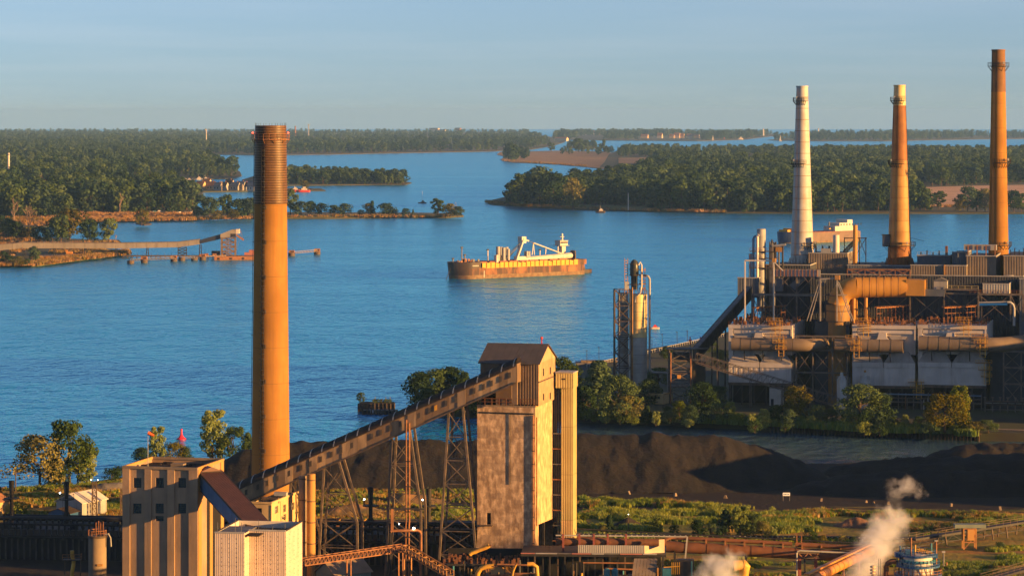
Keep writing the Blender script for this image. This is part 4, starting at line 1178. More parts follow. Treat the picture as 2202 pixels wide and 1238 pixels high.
def elevator_leg():
    Y = 612.0; loc = ((1207-PX0)*Y/F, Y, G0); fr = FR(loc, RZ)
    o = thing('elevator_tower', 'slender cream clad elevator leg standing right of the concrete tower', 'tower', loc, RZ)
    W = fr.y(1231.5, 1000).x; H = fr.y(1215, 834).z; D = fr.x(1240, 1000, W).y
    zs = [0] + [fr.y(1215, y).z for y in (1118, 1020, 918, 834)]
    for k in range(4):
        mb = MB(); corrugated(mb, 0, W, zs[k]+.02, zs[k+1]-.02, 0, .45, .05); mb.build('panel', T.cream if k else T.conc_pale, o)
        mb = MB(); corr_x(mb, .02, D, zs[k]+.02, zs[k+1]-.02, W, .45, .05); mb.build('panel', T.cream, o)
    MB().bx(.1, W-.1, .1, D, 0, H).build('core', T.steeldark, o)
    x0 = fr.y(1195, 815, -.3).x; Ht = fr.y(1215, 808).z+.6; x1 = W+.15
    mb = MB(); corrugated(mb, x0, x1, H+.02, Ht, -.35, .45, .05); mb.build('head_panel', T.cream, o)
    mb = MB(); corr_x(mb, -.33, D+.3, H+.02, Ht, x1, .45, .05); mb.build('head_panel', T.cream, o)
    MB().bx(x0+.05, x1-.1, -.25, D+.25, H+.05, Ht-.02).build('head_core', T.steeldark, o)
    PB('head_roof', T.sidingl, o, x0-.1, x1+.1, -.45, D+.4, Ht+.01, Ht+.2)
    p = fr.y(1208, 813, -.35); q = fr.y(1216, 816, -.35); PB('louvre', T.hole, o, p.x, q.x, -.39, -.3, q.z, p.z)
    # dark pipe rack in the gap towards the concrete tower
    for x in (-1.35, -1.0, -.55): PT('riser', T.steeldark, o, (x,.5,0), (x,.5,H-.3), .16)
    for k in range(9):
        z = 2.5+k*3.1; PM('tie', T.rustlight if k % 2 else T.steel, o, (-1.9,.25,z), (.02,.25,z), .2)
    railing(o, [(-1.6,.2,8.2),(0,.2,8.2)], 1.1, T.steelrust, .8)
elevator_leg()
# ------------------------------------------------------------------ coke ovens and the works at the bottom
def battery():
    rz = R(-6.1); loc = ((-50-PX0)*625/F, 626.0, G0); fr = FR(loc, rz)
    o = thing('coke_battery', 'long sooty coke oven battery with rows of buttresses and standpipes across the bottom', 'coke battery', loc, rz)
    L = 104.0; H = 4.9; D = 24.0
    MB().bx(0, L, .4, D, -.2, H).build('oven_wall', T.black, o)
    MB().bx(-.2, L+.2, -.6, .38, H-.45, H-.2).build('walkway', T.steeldark, o)
    n = 80
    for k in range(n):
        x = .6+k*(L-1)/n
        PB('buttress', T.oven_post, o, x, x+.36, .05, .39, -.1, H-.5)
        PB('oven_box', T.oven_box, o, x-.12, x+.72, -.45, .3, H+.02, H+1.35)
        PT('standpipe', T.standpipe, o, (x+.3, 3.2, H), (x+.3, 3.2, H+2.9), .26, 8)
    for y, z, r in [(2.2,H+2.1,.22),(4.2,H+3.0,.5),(2.0,H+3.3,.12),(D-2,H+1.0,.45)]:
        PT('gas_main', T.steeldark, o, (0,y,z), (L,y,z), r, 10)
    railing(o, [(0,1.2,H+1.4),(L,1.2,H+1.4)], 1.2, T.steeldark, 2.4, .08)
    railing(o, [(0,D-.5,H),(L,D-.5,H)], 1.2, T.steeldark, 2.4, .08)
    r = random.Random(4)
    for k in range(26):
        x = 2+k*4; PB('bracket', T.oven_post, o, x, x+.5, -.75, -.62, H-.75, H-.3)
    for k in range(40):
        x = r.uniform(1, L-1); y = r.uniform(6, D-3); s = r.uniform(.3, 1.1)
        PB('charging_lid', T.steeldark, o, x-s, x+s, y-.5, y+.5, H+.01, H+.3+r.random()*.9)
    for px, py in [(727,1118),(774,1126),(781,1128),(1012,1130),(1018,1126)]:
        p = fr.y(px, py, D-3)
        PB('valve', T.rustlight, o, p.x-.35, p.x+.35, D-3.4, D-2.6, H, max(H+.7, p.z+.5))
        PT('valve_arm', T.yellow, o, (p.x-.2,D-3.5,H+.9), (p.x+.7,D-3.5,H+1.7), .16, 8)
    # the larry car, a dark hopper wagon on the deck
    return fr, H, D
BAT = battery()
def larry():
    p = at(1000, 1128, 622)
    o = thing('charging_car', 'dark charging car with ribbed roof standing on the oven deck by the lattice tower', 'rail car', (p.x, 622, 7.95), R(-6.1))
    MB().bx(-4, 4, -1.6, 1.6, .5, 2.6).build('body', T.steeldark, o)
    MB().prism([(-4.3,-1.9,2.63),(-4.3,0,3.5),(-4.3,1.9,2.63)], (0,0,0), (8.6,0,0)).build('roof', T.sidingb, o)
    for x in (-2.5,0,2.5): MB().lathe([(.3,0),(.9,1.1),(.9,1.3)], 10).build('hopper', T.steel, o).location = (x,-2.1,1.0)
    for x in (-3,3): PB('wheel_truck', T.black, o, x-.7, x+.7, -1.5, 1.5, -.02, .48)
larry()

def flare(px, top, py_plat, Y, lab, lamp):
    pt = at(px, top, Y); pp = at(px, py_plat, Y); zb = 7.9
    o = thing('bleeder_stack', lab, 'stack', (pt.x, Y, zb), 0, 'black stacks over the oven deck')
    h = pt.z-zb; hp = pp.z-zb
    MB().lathe([(.42,0),(.42,hp+.2),(.45,hp+.8),(.62,h),(.5,h),(.4,h-1)], 16, cap=False).build('pipe', T.black, o, True)
    MB().lathe([(.45,hp-.2),(1.65,hp-.15),(1.65,hp+.05),(.45,hp+.05)], 16, cap=False).build('platform', T.black, o)
    mb = MB()
    for k in range(10):
        a = 2*math.pi*k/10; b = a+2*math.pi/10
        mb.beam((1.6*math.cos(a),1.6*math.sin(a),hp),(1.6*math.cos(a),1.6*math.sin(a),hp+1),.06); mb.beam((1.6*math.cos(a),1.6*math.sin(a),hp+1),(1.6*math.cos(b),1.6*math.sin(b),hp+1),.06)
    mb.build('railing', T.black, o)
    for k in range(3):
        a = .4+2*math.pi*k/3; PM('leg', T.black, o, (.4*math.cos(a),.4*math.sin(a),2.6), (1.5*math.cos(a),1.5*math.sin(a),-.05), .22)
    lad = MB()
    for s in (-.2,.2): lad.beam((-.75,s,0),(-.75,s,hp),.05)
    for k in range(int(hp/.5)): lad.beam((-.75,-.2,k*.5),(-.75,.2,k*.5),.04)
    lad.build('ladder', T.steeldark, o)
    if lamp:
        PM('lamp_arm', T.steeldark, o, (-1.3,-.5,hp+.0), (-1.3,-.5,hp+1.25), .07)
        l = MB().lathe([(.02,-.14),(.15,-.06),(.16,.06),(.02,.14)], 10).build('lamp', T.lampwhite, o, True); l.location = (-1.3,-.55,hp+1.35)
flare(25, 1033, 1070, 644, 'black stack with flared top at the far left edge over the ovens', False)
flare(143, 1035, 1072, 642, 'black stack with flared top in front of the white gabled shed', True)
flare(797, 1047, 1086, 633, 'black stack with flared top right of the low round columns', True)
flare(922, 1049, 1087, 631, 'black stack with flared top just left of the lattice tower', True)

def gable(name, lab, cat, loc, rz, W, D, H, Hr, wall, roof, doors=(), ribs=True, nsheet=6, group=None):
    """small building, ridge running back from its front gable"""
    o = thing(name, lab, cat, loc, rz, group)
    mb = MB(); corrugated(mb, 0, W, 0, H, 0, .5, .05); mb.add([(0,0,H),(W,0,H),(W/2,0,Hr)], [(0,1,2)])
    mb.build('front_wall', wall, o)
    mb = MB(); corr_x(mb, .02, D, 0, H, W, .5, .05); mb.build('right_wall', wall, o)
    mb = MB().add([(0,D,0),(W,D,0),(W,D,H),(W/2,D,Hr),(0,D,H),(0,0,0),(0,0,H)], [(0,1,2,3,4),(0,4,6,5)]); mb.build('wall', wall, o)
    ov = .35
    for s in (0, 1):
        for k in range(nsheet):
            y0 = -ov+(D+2*ov)*k/nsheet; y1 = -ov+(D+2*ov)*(k+1)/nsheet-.03
            xe = (-ov if s == 0 else W+ov); ze = H-ov*(Hr-H)/(W/2)
            MB().add([(xe,y0,ze),(W/2,y0,Hr),(W/2,y1,Hr),(xe,y1,ze),(xe,y0,ze+.12),(W/2,y0,Hr+.12),(W/2,y1,Hr+.12),(xe,y1,ze+.12)],
                     [(0,1,2,3),(4,5,6,7),(0,1,5,4),(1,2,6,5),(2,3,7,6),(3,0,4,7)]).build('roof_sheet', roof, o)
    for x0, x1, z0, z1, m in doors: PB('door', m, o, x0, x1, -.04, .03, z0, z1)
    return o
p = gnd(140, 1114, G0)
o = gable('gabled_shed', 'white gabled shed with steam drifting past, behind the left oven deck', 'shed', (gnd(121,1114,G0).x, p.y, G0), R(-28), 7.2, 9.5, 3.9, 5.8, T.sidingl, T.white, [(1.2,3.2,.05,2.6,T.steel),(4.4,5.4,.05,2.1,T.steel)])
p = gnd(0, 1108, G0)
gable('small_shed', 'small pale gabled hut lit golden at the left edge', 'shed', (p.x-4.5, p.y, G0), R(-30), 4.5, 4.5, 3.3, 4.7, T.conc_pale, T.rustlight, [(1,2,.05,2,T.steel)], nsheet=4)
p = gnd(104, 1122, G0)
gable('low_shed', 'low blue walled shed with dark roof beside the black stack', 'shed', (p.x, p.y, G0), R(-20), 5.2, 4.5, 2.2, 3.1, T.blue, T.roofdark, nsheet=4)
for px, top, bot, lab in [(203,1036,1116,'brown lattice mast with small lights right of the white shed'), (262,1050,1114,'thin dark lattice mast hard against the bunker wall')]:
    p = gnd(px, bot, G0); h = at(px, top, p.y).z-G0
    o = thing('lattice_mast', lab, 'mast', (p.x, p.y, G0)); s = .55 if px == 203 else .35
    for q in ((-s,-s,s,-s),(-s,s,s,s)): brace(o, (q[0],q[1],0), (q[0]*.8,q[1]*.8,h), (q[2],q[3],0), (q[2]*.8,q[3]*.8,h), 7, T.steelrust, .1, .16, cross='X')
    if px == 203:
        for x in (-.8,.8): 
            PM('lamp_arm', T.steeldark, o, (0,0,h), (x,0,h+.4), .07); thing_part_lamp(o, (x,0,h+.5), T.lampwhite, .07)
for px, top, bot, lab in [(576/3.457,990,1041,'bare wooden pole beside the big shore tree'), (116/3.457,1010,1056,'grey wooden pole at the left shore edge')]:
    p = gnd(px, bot, G0); o = thing('utility_pole', lab, 'pole', (p.x,p.y,G0)); h = at(px,top,p.y).z-G0
    MB().tube((0,0,-.1),(0,0,h),.16,8,.11).build('shaft', T.bark if 'bark' in MT else T.steelrust, o, True); PB('crossarm', T.steelrust, o, -.6,.6,-.06,.06,h-.6,h-.45)

# concrete silo with a railed top
def silo():
    Y = 590.0; p = at(209.5, 1151, Y); r = 19.3*Y/F
    o = thing('concrete_silo', 'round concrete silo with railed pipes on top left of the bunker', 'silo', (p.x, Y, G0)); h = p.z-G0
    MB().lathe([(r,0),(r,h)], 32).build('shaft', T.conc, o, True)
    MB().lathe([(r+.02,h-.35),(r+.15,h-.3),(r+.15,h+.1),(r-.2,h+.1)], 32, cap=False).build('rim', T.steelrust, o, True)
    mb = MB()
    for k in range(12):
        a = 2*math.pi*k/12; b = a+2*math.pi/12; P0 = (r*math.cos(a),r*math.sin(a)); P1 = (r*math.cos(b),r*math.sin(b))
        mb.beam((*P0,h),(*P0,h+1.1),.09); mb.beam((*P0,h+1.1),(*P1,h+1.1),.08); mb.beam((*P0,h+.6),(*P1,h+.6),.06)
    mb.build('railing', T.rustlight, o)
    for x, hh in ((-.3,2.6),(.2,2.9),(.6,2.6),(1.1,2.8)): PT('vent_pipe', T.rust, o, (x,0,h), (x,0,h+hh), .12, 8)
    MB().path([(r*.8,-.6,h+.3),(r+.5,-.8,h+.5),(r+.9,-.8,h-.3),(r+1.0,-.8,h-2)], .16, 8).build('outlet_pipe', T.sidingl, o, True)
    PB('ledge', T.conc_gold, o, .2, r*.72, -r*1.1, -r*.8, h*.42, h*.46)
silo()
def pipe_tower(px, py, Y, lab):
    p = at(px, py, Y); h = p.z-G0
    o = thing('pipe_tower', lab, 'pipework', (p.x, Y, G0))
    MB().path([(0,0,0),(0,0,h*.55),(.25,0,h*.7),(.3,0,h*.8),(0,0,h*.88),(0,0,h)], .38, 10).build('pipe', T.yellowpipe, o, True)
    MB().bx(-1.7,1.7,-.9,.9,h*.80,h*.82).build('platform', T.steelrust, o)
    railing(o, [(-1.7,-.9,h*.82),(1.7,-.9,h*.82),(1.7,.9,h*.82)], 1.0, T.rustlight, .9, .08)
    for x, y in ((-1.5,.7),(1.5,.7)): PM('leg', T.steelrust, o, (x,y,0), (x,y,h*.80), .18)
    MB().path([(-5.5,-.5,h*.12),(-5.4,-.5,h*.30),(-4.8,-.5,h*.36),(-3.4,-.5,h*.38)], .28, 8).build('bend_pipe', T.sidingl, o, True)
    MB().path([(-.2,-.6,h*.2),(-.8,-.6,h*.36),(-1.6,-.6,h*.36),(-2.2,-.6,h*.28)], .25, 8).build('bend_pipe', T.conc_pale, o, True)
pipe_tower(155, 1183, 575, 'yellow bent pipe with a railed platform before the oven wall')

# ------------------------------------------------------------------ truss conveyors and small sheds under the gallery
def truss_conv(name, lab, a, b, w, h, n, mat, legs=()):
    a, b = Vector(a), Vector(b); d = b-a
    rz = math.atan2(d.y, d.x); L = math.hypot(d.x, d.y)
    o = thing(name, lab, 'conveyor', a, rz)
    def P(t, y, z): return Vector((L*t, y, d.z*t+z))
    for y in (-w/2, w/2):
        PM('chord', mat, o, P(0,y,0), P(1,y,0), .16, .2); PM('chord', mat, o, P(0,y,h), P(1,y,h), .16, .2)
        for k in range(n):
            t, u = k/n, (k+1)/n
            PM('post', mat, o, P(t,y,0), P(t,y,h), .10); PM('diagonal', mat, o, P(t,y,0), P(u,y,h), .09)
        PM('post', mat, o, P(1,y,0), P(1,y,h), .12)
    for k in range(0, n+1, 2): PM('tie', mat, o, P(k/n,-w/2,h), P(k/n,w/2,h), .09)
    MB().prism([P(0,0,.15),P(1,0,.15),P(1,0,.3),P(0,0,.3)], (0,-w*.36,0), (0,w*.36,0)).build('belt', T.steelrust, o)
    for t, zb in legs:
        for y in (-w/2, w/2): PM('leg', mat, o, P(t,y,0), (L*t, y, zb-a.z), .22)
    return o
truss_conv('truss_conveyor', 'orange rusty lattice conveyor rising right under the long gallery', at(652,1214,562), at(868,1183,572), 1.7, 1.15, 26, T.rustlight, [(.45,G0),(.97,G0)])
truss_conv('truss_conveyor', 'yellow rusty lattice conveyor descending right from the orange one', at(872,1184,570), at(968,1240,558), 1.6, 1.1, 13, T.rustgold, [(.05,G0)])
p = gnd(676, 1228, G0)
gable('gabled_shed', 'green walled gabled shed with tan roof behind the white clad block', 'shed', (at(676,1200,585).x, 590, G0), R(-52), 6.5, 8.5, 2.9, 5.0, T.greenwall, T.tanroof, nsheet=8)
gable('low_shed', 'low green shed with pale roof strip under the orange conveyor', 'shed', (at(690,1250,560).x, 556, G0-1.2), R(-60), 5.0, 10, 2.6, 3.6, T.greenwall, T.sidingl, nsheet=6)
gable('pump_house', 'small tan pyramid-roofed house in the pipework below the concrete tower', 'building', (at(1042,1215,570).x, 576, 6.5), R(-10), 4.6, 4.0, 1.2, 3.1, T.conc_pale, T.conc_gold, nsheet=3)
def portal():
    Y = 588.0; p = at(840, 1140, Y); q = at(905, 1139, Y)
    o = thing('pipe_portal', 'square brown pipe portal with a bright lamp before the ovens', 'pipework', (p.x, Y, G0)); w_ = q.x-p.x; h = p.z-G0
    MB().path([(0,0,h-.2),(.2,0,h),(w_-.6,0,h+.02),(w_-.15,0,h-.2),(w_,0,h-.7),(w_,0,0)], .28, 10).build('pipe', T.rustlight, o, True)
    PM('drop_pipe', T.rustlight, o, (.3,0,h), (.3,0,h+4.2), .5); PM('leg', T.steeldark, o, (0,.4,0), (0,.4,h), .4)
    PM('cross_pipe', T.steeldark, o, (-.4,0,h+4.3), (w_+.6,0,h+4.2), .28)
    thing_part_lamp(o, ((890-840)*Y/F, -.4, h+.5), T.lampwhite, .22)
    thing_part_lamp(o, ((857-840)*Y/F, 3, h+.9), T.lampwhite, .12)
portal()

# ------------------------------------------------------------------ elevated deck and pipework right of the concrete tower
def deck():
    Y = 574.0; loc = ((952-PX0)*Y/F, Y, G0); rz = R(-3); fr = FR(loc, rz)
    o = thing('pipe_deck', 'dark elevated pipe deck with red and silver strips along its edge', 'platform', loc, rz)
    L = fr.y(1432, 1200).x; H = fr.y(1200, 1190).z; D = 11
    x1 = fr.y(1120, 1195).x
    MB().bx(x1, L, 0, D, H-.5, H).build('deck', T.steeldark, o)
    MB().bx(0, x1-.05, 1, D*.7, H-2.6, H-2.2).build('lower_deck', T.steeldark, o)
    MB().bx(.3, L-1, D-1.2, D-.6, 0, H-.5).build('back_wall', T.hole, o)
    r = random.Random(8)
    k = 0; x = x1
    while x < L-2:
        w_ = r.uniform(2.2, 4.2); PB('edge_strip', (T.redstrip, T.sidingl, T.steel)[k % 3], o, x, min(L, x+w_), -.35, .3, H+.01, H+.16); x += w_+.15; k += 1
    for k in range(30):
        x = .4+k*(L-1)/29; PM('post', T.steeldark if k % 3 else T.steelrust, o, (x, .3+(k % 2)*2, 0), (x, .3+(k % 2)*2, H-2.62 if x < x1 else H-.5), .3)
    for k in range(26):
        x = r.uniform(.5, L-1.5); z = r.uniform(1, H-3); PT('pipe', r.choice([T.steel, T.tealpaint, T.rust, T.yellowpipe, T.steeldark]), o, (x, r.uniform(-.8,.2), 0), (x, r.uniform(-.8,.2), z+2.0), r.uniform(.1,.26), 8)
    for k in range(10):
        x = r.uniform(0, L-10); z = r.uniform(2, H-1.5); PT('cross_pipe', r.choice([T.steel, T.rustlight, T.steeldark]), o, (x,-.5,z), (x+r.uniform(5,11),-.5,z+r.uniform(-.3,.3)), r.uniform(.1,.22), 8)
    # clutter of small fittings on the lower deck
    mb = MB(); 
    for k in range(170):
        x = r.uniform(0, x1); y = r.uniform(1, D*.7); s = r.uniform(.06,.26); mb.bx(x-s,x+s,y-s,y+s,H-2.2,H-2.2+r.uniform(.1,1.3))
    q = mb.build('fittings', T.rust, o); q['kind'] = 'stuff'
    for k in range(7):
        x = .8+k*2.1; thing_part_lamp(o, (x, .9, H-1.2), T.lampwhite if k == 9 else T.rust, .09)
    # corrugated parapet and its bright stepped end
    a = fr.y(1243,1172,1); b = fr.y(1385,1190,1)
    mb = MB(); corrugated(mb, a.x, b.x, H+.02, a.z+.1, 1.0, .35, .05); mb.build('parapet_wall', T.sidingl, o)
    e = fr.y(1396,1170,1.2); e2 = fr.y(1417,1166,1.2); e3 = fr.y(1429,1161,1.2)
    MB().add([(b.x+.05,1.0,H+.02),(e3.x,2.6,H+.02),(e3.x,2.6,e3.z),(e2.x,2.3,e3.z),(e2.x,2.3,H+1.3),(e.x,1.6,H+.7),(b.x+.9,1.3,H+1.0),(b.x+.9,1.3,a.z),(b.x+.05,1.0,a.z+.1)], [tuple(range(9))]).build('end_plate', T.endplate, o)
    # rusty ducts and red posts behind the parapet
    for k, px in enumerate([1211,1246,1277,1307,1346]):
        p = fr.y(px, 1147, 4); PM('red_post', T.redpost, o, (p.x,4,H), (p.x,4,p.z), .38)
    p = fr.y(1195,1150,4); q = fr.y(1478,1153,4); PM('top_rail', T.sidingl, o, (p.x,4,p.z), (q.x,4,q.z), .22)
    p = fr.y(1195,1158,5); PT('duct', T.rust, o, (p.x,5,H+1.6), (q.x-4,5,H+1.6), .75, 12)
    PM('end_stand', T.sidingl, o, (q.x-.6,4,H-3.4), (q.x,4,q.z), .3)
    return fr, H
deck()
def ypipes():
    for pts, Y, r, lab in [
        ([(1026,1246),(1027,1232),(1034,1221),(1048,1217),(1062,1216)], 562, .46, 'yellow pipe bend low in front of the lattice tower foot'),
        ([(1010,1192),(1014,1188),(1030,1182),(1046,1176),(1052,1172)], 576, .40, 'yellow sloping pipe with arms beside the concrete tower foot'),
        ([(1134,1212),(1146,1212),(1154,1218),(1156,1246)], 560, .40, 'yellow pipe bend in the pipework below the tower corner'),
        ([(1100,1246),(1104,1226),(1110,1212)], 560, .2, 'thin yellow sloping pipe in the pipework near the bottom edge')]:
        P = [at(x,y,Y) for x,y in pts]
        o = thing('bend_pipe', lab, 'pipe', P[0], 0); MB().path([q-P[0] for q in P], r, 12).build('pipe', T.yellowpipe, o, True)
        e = P[-1]-P[0]; MB().lathe([(r*1.02,-.08),(r*1.3,-.08),(r*1.3,.08),(r*1.02,.08)], 12, cap=False).build('flange', T.rust, o).location = e
ypipes()

def rust_pipe():
    A = at(1240, 1164, 612); B = at(1905, 1199, 604)
    d = B-A; L = math.hypot(d.x,d.y); rz = math.atan2(d.y,d.x)
    o = thing('gas_main', 'huge rusty gas main running level to the right above the grass', 'pipe', A, rz)
    r = 1.15; n = 14
    for k in range(n):
        t0, t1 = k/n, (k+1)/n-.002
        MB().tube((L*t0,0,d.z*t0),(L*t1,0,d.z*t1), r, 20).build('pipe_length', T.gasmain, o, True)
        MB().tube((L*t1-.05,0,d.z*t1),(L*t1+.12,0,d.z*t1), r+.07, 20, cap=True).build('joint_ring', T.rust, o, True)
    zt = r+.75
    PT('upper_pipe', T.gasmain, o, (L*.33,-.2,d.z*.33+zt), (L*.70,-.2,d.z*.70+zt), .42, 12)
    PT('upper_pipe', T.gasmain, o, (L*.71,-.1,d.z*.71+zt-.1), (L,-.1,d.z+zt-.1), .50, 12)
    MB().path([(L*.33,-.2,d.z*.33+zt),(L*.31,-.2,d.z*.31+zt),(L*.29,-.5,d.z*.29+zt-.4),(L*.285,-.7,d.z*.285+.2)], .36, 10).build('branch_pipe', T.rustlight, o, True)
    PT('cable_pipe', T.steeldark, o, (0,.4,r+1.4), (L,.4,d.z+r+1.5), .14, 8)
    for k in range(11):
        t = .36+k*.062; PB('saddle', T.rustlight, o, L*t-.14, L*t+.14, -.75, -.3, d.z*t+r-.15, d.z*t+r+.8)
    for t in (.18,.32,.55,.74,.92):
        for y in (-.9,.9): PM('trestle_leg', T.steeldark, o, (L*t,y,d.z*t-r*.5), (L*t,y*1.5,G0-A.z), .3)
        PM('trestle_beam', T.steeldark, o, (L*t,-1.1,d.z*t-r-.05), (L*t,1.1,d.z*t-r-.05), .3)
    for x in (.715,.73): PM('valve_post', T.rustlight, o, (L*x,-.3,d.z*x+r), (L*x,-.3,d.z*x+r+2.6), .2); 
rust_pipe()
def gantry():
    Y = 592.0; A = at(1716, 1188, Y); B = at(1762, 1188, Y)
    o = thing('pipe_gantry', 'rusty steel gantry with a thin silver portal pipe under the gas main', 'gantry', (A.x, Y, G0)); w_ = B.x-A.x; h = A.z-G0
    for y in (0, 2.2):
        for x in (.4, w_-.6): PM('leg', T.redpost, o, (x,y,0), (x,y,h-1), .42)
        PM('beam', T.steelrust, o, (0,y,h), (w_,y,h), .3); PM('beam', T.steelrust, o, (0,y,h-1), (w_,y,h-1), .22)
        for k in range(4): PM('brace', T.rustlight, o, (w_*k/4,y,h-1 if k % 2 else h), (w_*(k+1)/4,y,h if k % 2 else h-1), .13)
    MB().path([(-.3,-.5,0),(-.3,-.5,h-.1),(-.15,-.5,h+.35),(.3,-.5,h+.55),(12.5,-.5,h-.05)], .17, 8).build('portal_pipe', T.sidingl, o, True)
gantry()
def orange_main():
    A = at(1736, 1250, 560); B = at(1872, 1184, 604); d = B-A; L = math.hypot(d.x,d.y)
    o = thing('inclined_main', 'orange inclined gas pipe climbing away beside the white steam', 'pipe', A, math.atan2(d.y,d.x))
    n = 14
    for k in range(n):
        t0, t1 = k/n, (k+1)/n-.003; MB().tube((L*t0,0,d.z*t0),(L*t1,0,d.z*t1),.9,18).build('pipe_length', T.orangepipe, o, True)
        MB().tube((L*t1-.03,0,d.z*t1),(L*t1+.1,0,d.z*t1),.96,18).build('joint_ring', T.rustlight, o, True)
    PM('walkway', T.orangepipe, o, (0,.2,1.35), (L,.2,d.z+1.35), .9, .3)
    for t in (.55,.8): PM('leg', T.rustlight, o, (L*t,0,d.z*t-.5), (L*t,0,G0-A.z), .35)
orange_main()
def gooseneck():
    Y = 556.0; P = [at(1599,1256,Y), at(1599,1240,Y), at(1600,1226,Y), at(1603,1218,Y)+Vector((0,0,.15)), at(1600,1213,Y)+Vector((0,-.2,0)), at(1592,1213,Y)+Vector((0,-.3,0)), at(1577,1215,Y)+Vector((0,-.4,0))]
    b = Vector((P[0].x, Y, G0)); o = thing('gooseneck_pipe', 'fat yellow gooseneck pipe with open end beside the low steam', 'pipe', b)
    pts = [Vector((0,0,0))]+[p-b for p in P]
    MB().path(pts, .93, 20).build('pipe', T.yellowpipe, o, True)
    e = pts[-1]; MB().tube(e+Vector((-.06,0,0)), e+Vector((-.01,0,0)), .84, 20).build('open_end', T.hole, o)
    for k in (2, 5): MB().tube(pts[k], pts[k]+(pts[k+1]-pts[k]).normalized()*.18, 1.02, 20).build('flange', T.yellowpipe, o)
    PB('support', T.yellowpipe, o, -2.2, -.9, -.4, .4, pts[1].z-2, pts[1].z+.4)
gooseneck()
def hopper_house():
    Y = 556.0; A = at(1352, 1238, Y)
    o = thing('hopper_housing', 'ribbed grey hopper housing with sloping slatted roof at the bottom edge', 'machine', (A.x, Y, G0)); zt = at(1380,1206,Y).z-G0; zb = A.z-G0
    MB().bx(0,5.2,0,3,0,zb).build('body', T.steelrust, o)
    for k in range(7):
        x0 = .6+k*.62; MB().prism([(x0,0,zb+.02),(x0+.56,0,zb+.02),(x0+.56+.5,2.6,zt),(x0+.5,2.6,zt)], (0,0,0), (0,-.02,.14)).build('roof_slat', T.siding, o)
    PB('end_cheek', T.conc_gold, o, 5.25, 5.5, .2, 2.8, zb-.5, zb+1.5)
    for k in range(5): PB('grating', T.steeldark, o, -.5+k*1.3, .6+k*1.3, -1.4, -.1, zb-.6, zb-.45)
    o2 = thing('control_stand', 'teal and yellow equipment stand right of the ribbed hopper', 'machine', (at(1425,1238,Y).x, Y, G0)); z2 = at(1425,1222,Y).z-G0
    PB('cabinet', T.tealpaint, o2, 0, 1.6, 0, 1.5, 0, z2); PB('cabinet', T.steeldark, o2, 2.6, 5.8, .3, 2, 0, z2+1.6)
    for k in range(5): PM('rail', T.yellow, o2, (1.7+k*.35,0,z2-1), (1.7+k*.35,0,z2+1.2), .12)
    PM('rail', T.yellow, o2, (.2,-.1,z2+.3), (3.2,-.1,z2+.5), .15); PT('pipe', T.tealpaint, o2, (5.3,-.2,0), (5.3,-.2,z2+1.4), .16)
    for k in range(4): PM('handrail', T.steelrust, o2, (2.7+k*.9,.2,z2+1.6), (2.7+k*.9,.2,z2+2.5), .08)
    o3 = thing('teal_tanks', 'pair of teal upright tanks under the pipe deck', 'tank', (at(1305,1238,566).x, 566, G0)); z3 = at(1305,1222,566).z-G0
    for x in (0,1.5): MB().lathe([(.6,0),(.6,z3-.2),(.3,z3+.1)], 14).build('tank', T.tealpaint, o3, True).location = (x,0,0)
hopper_house()

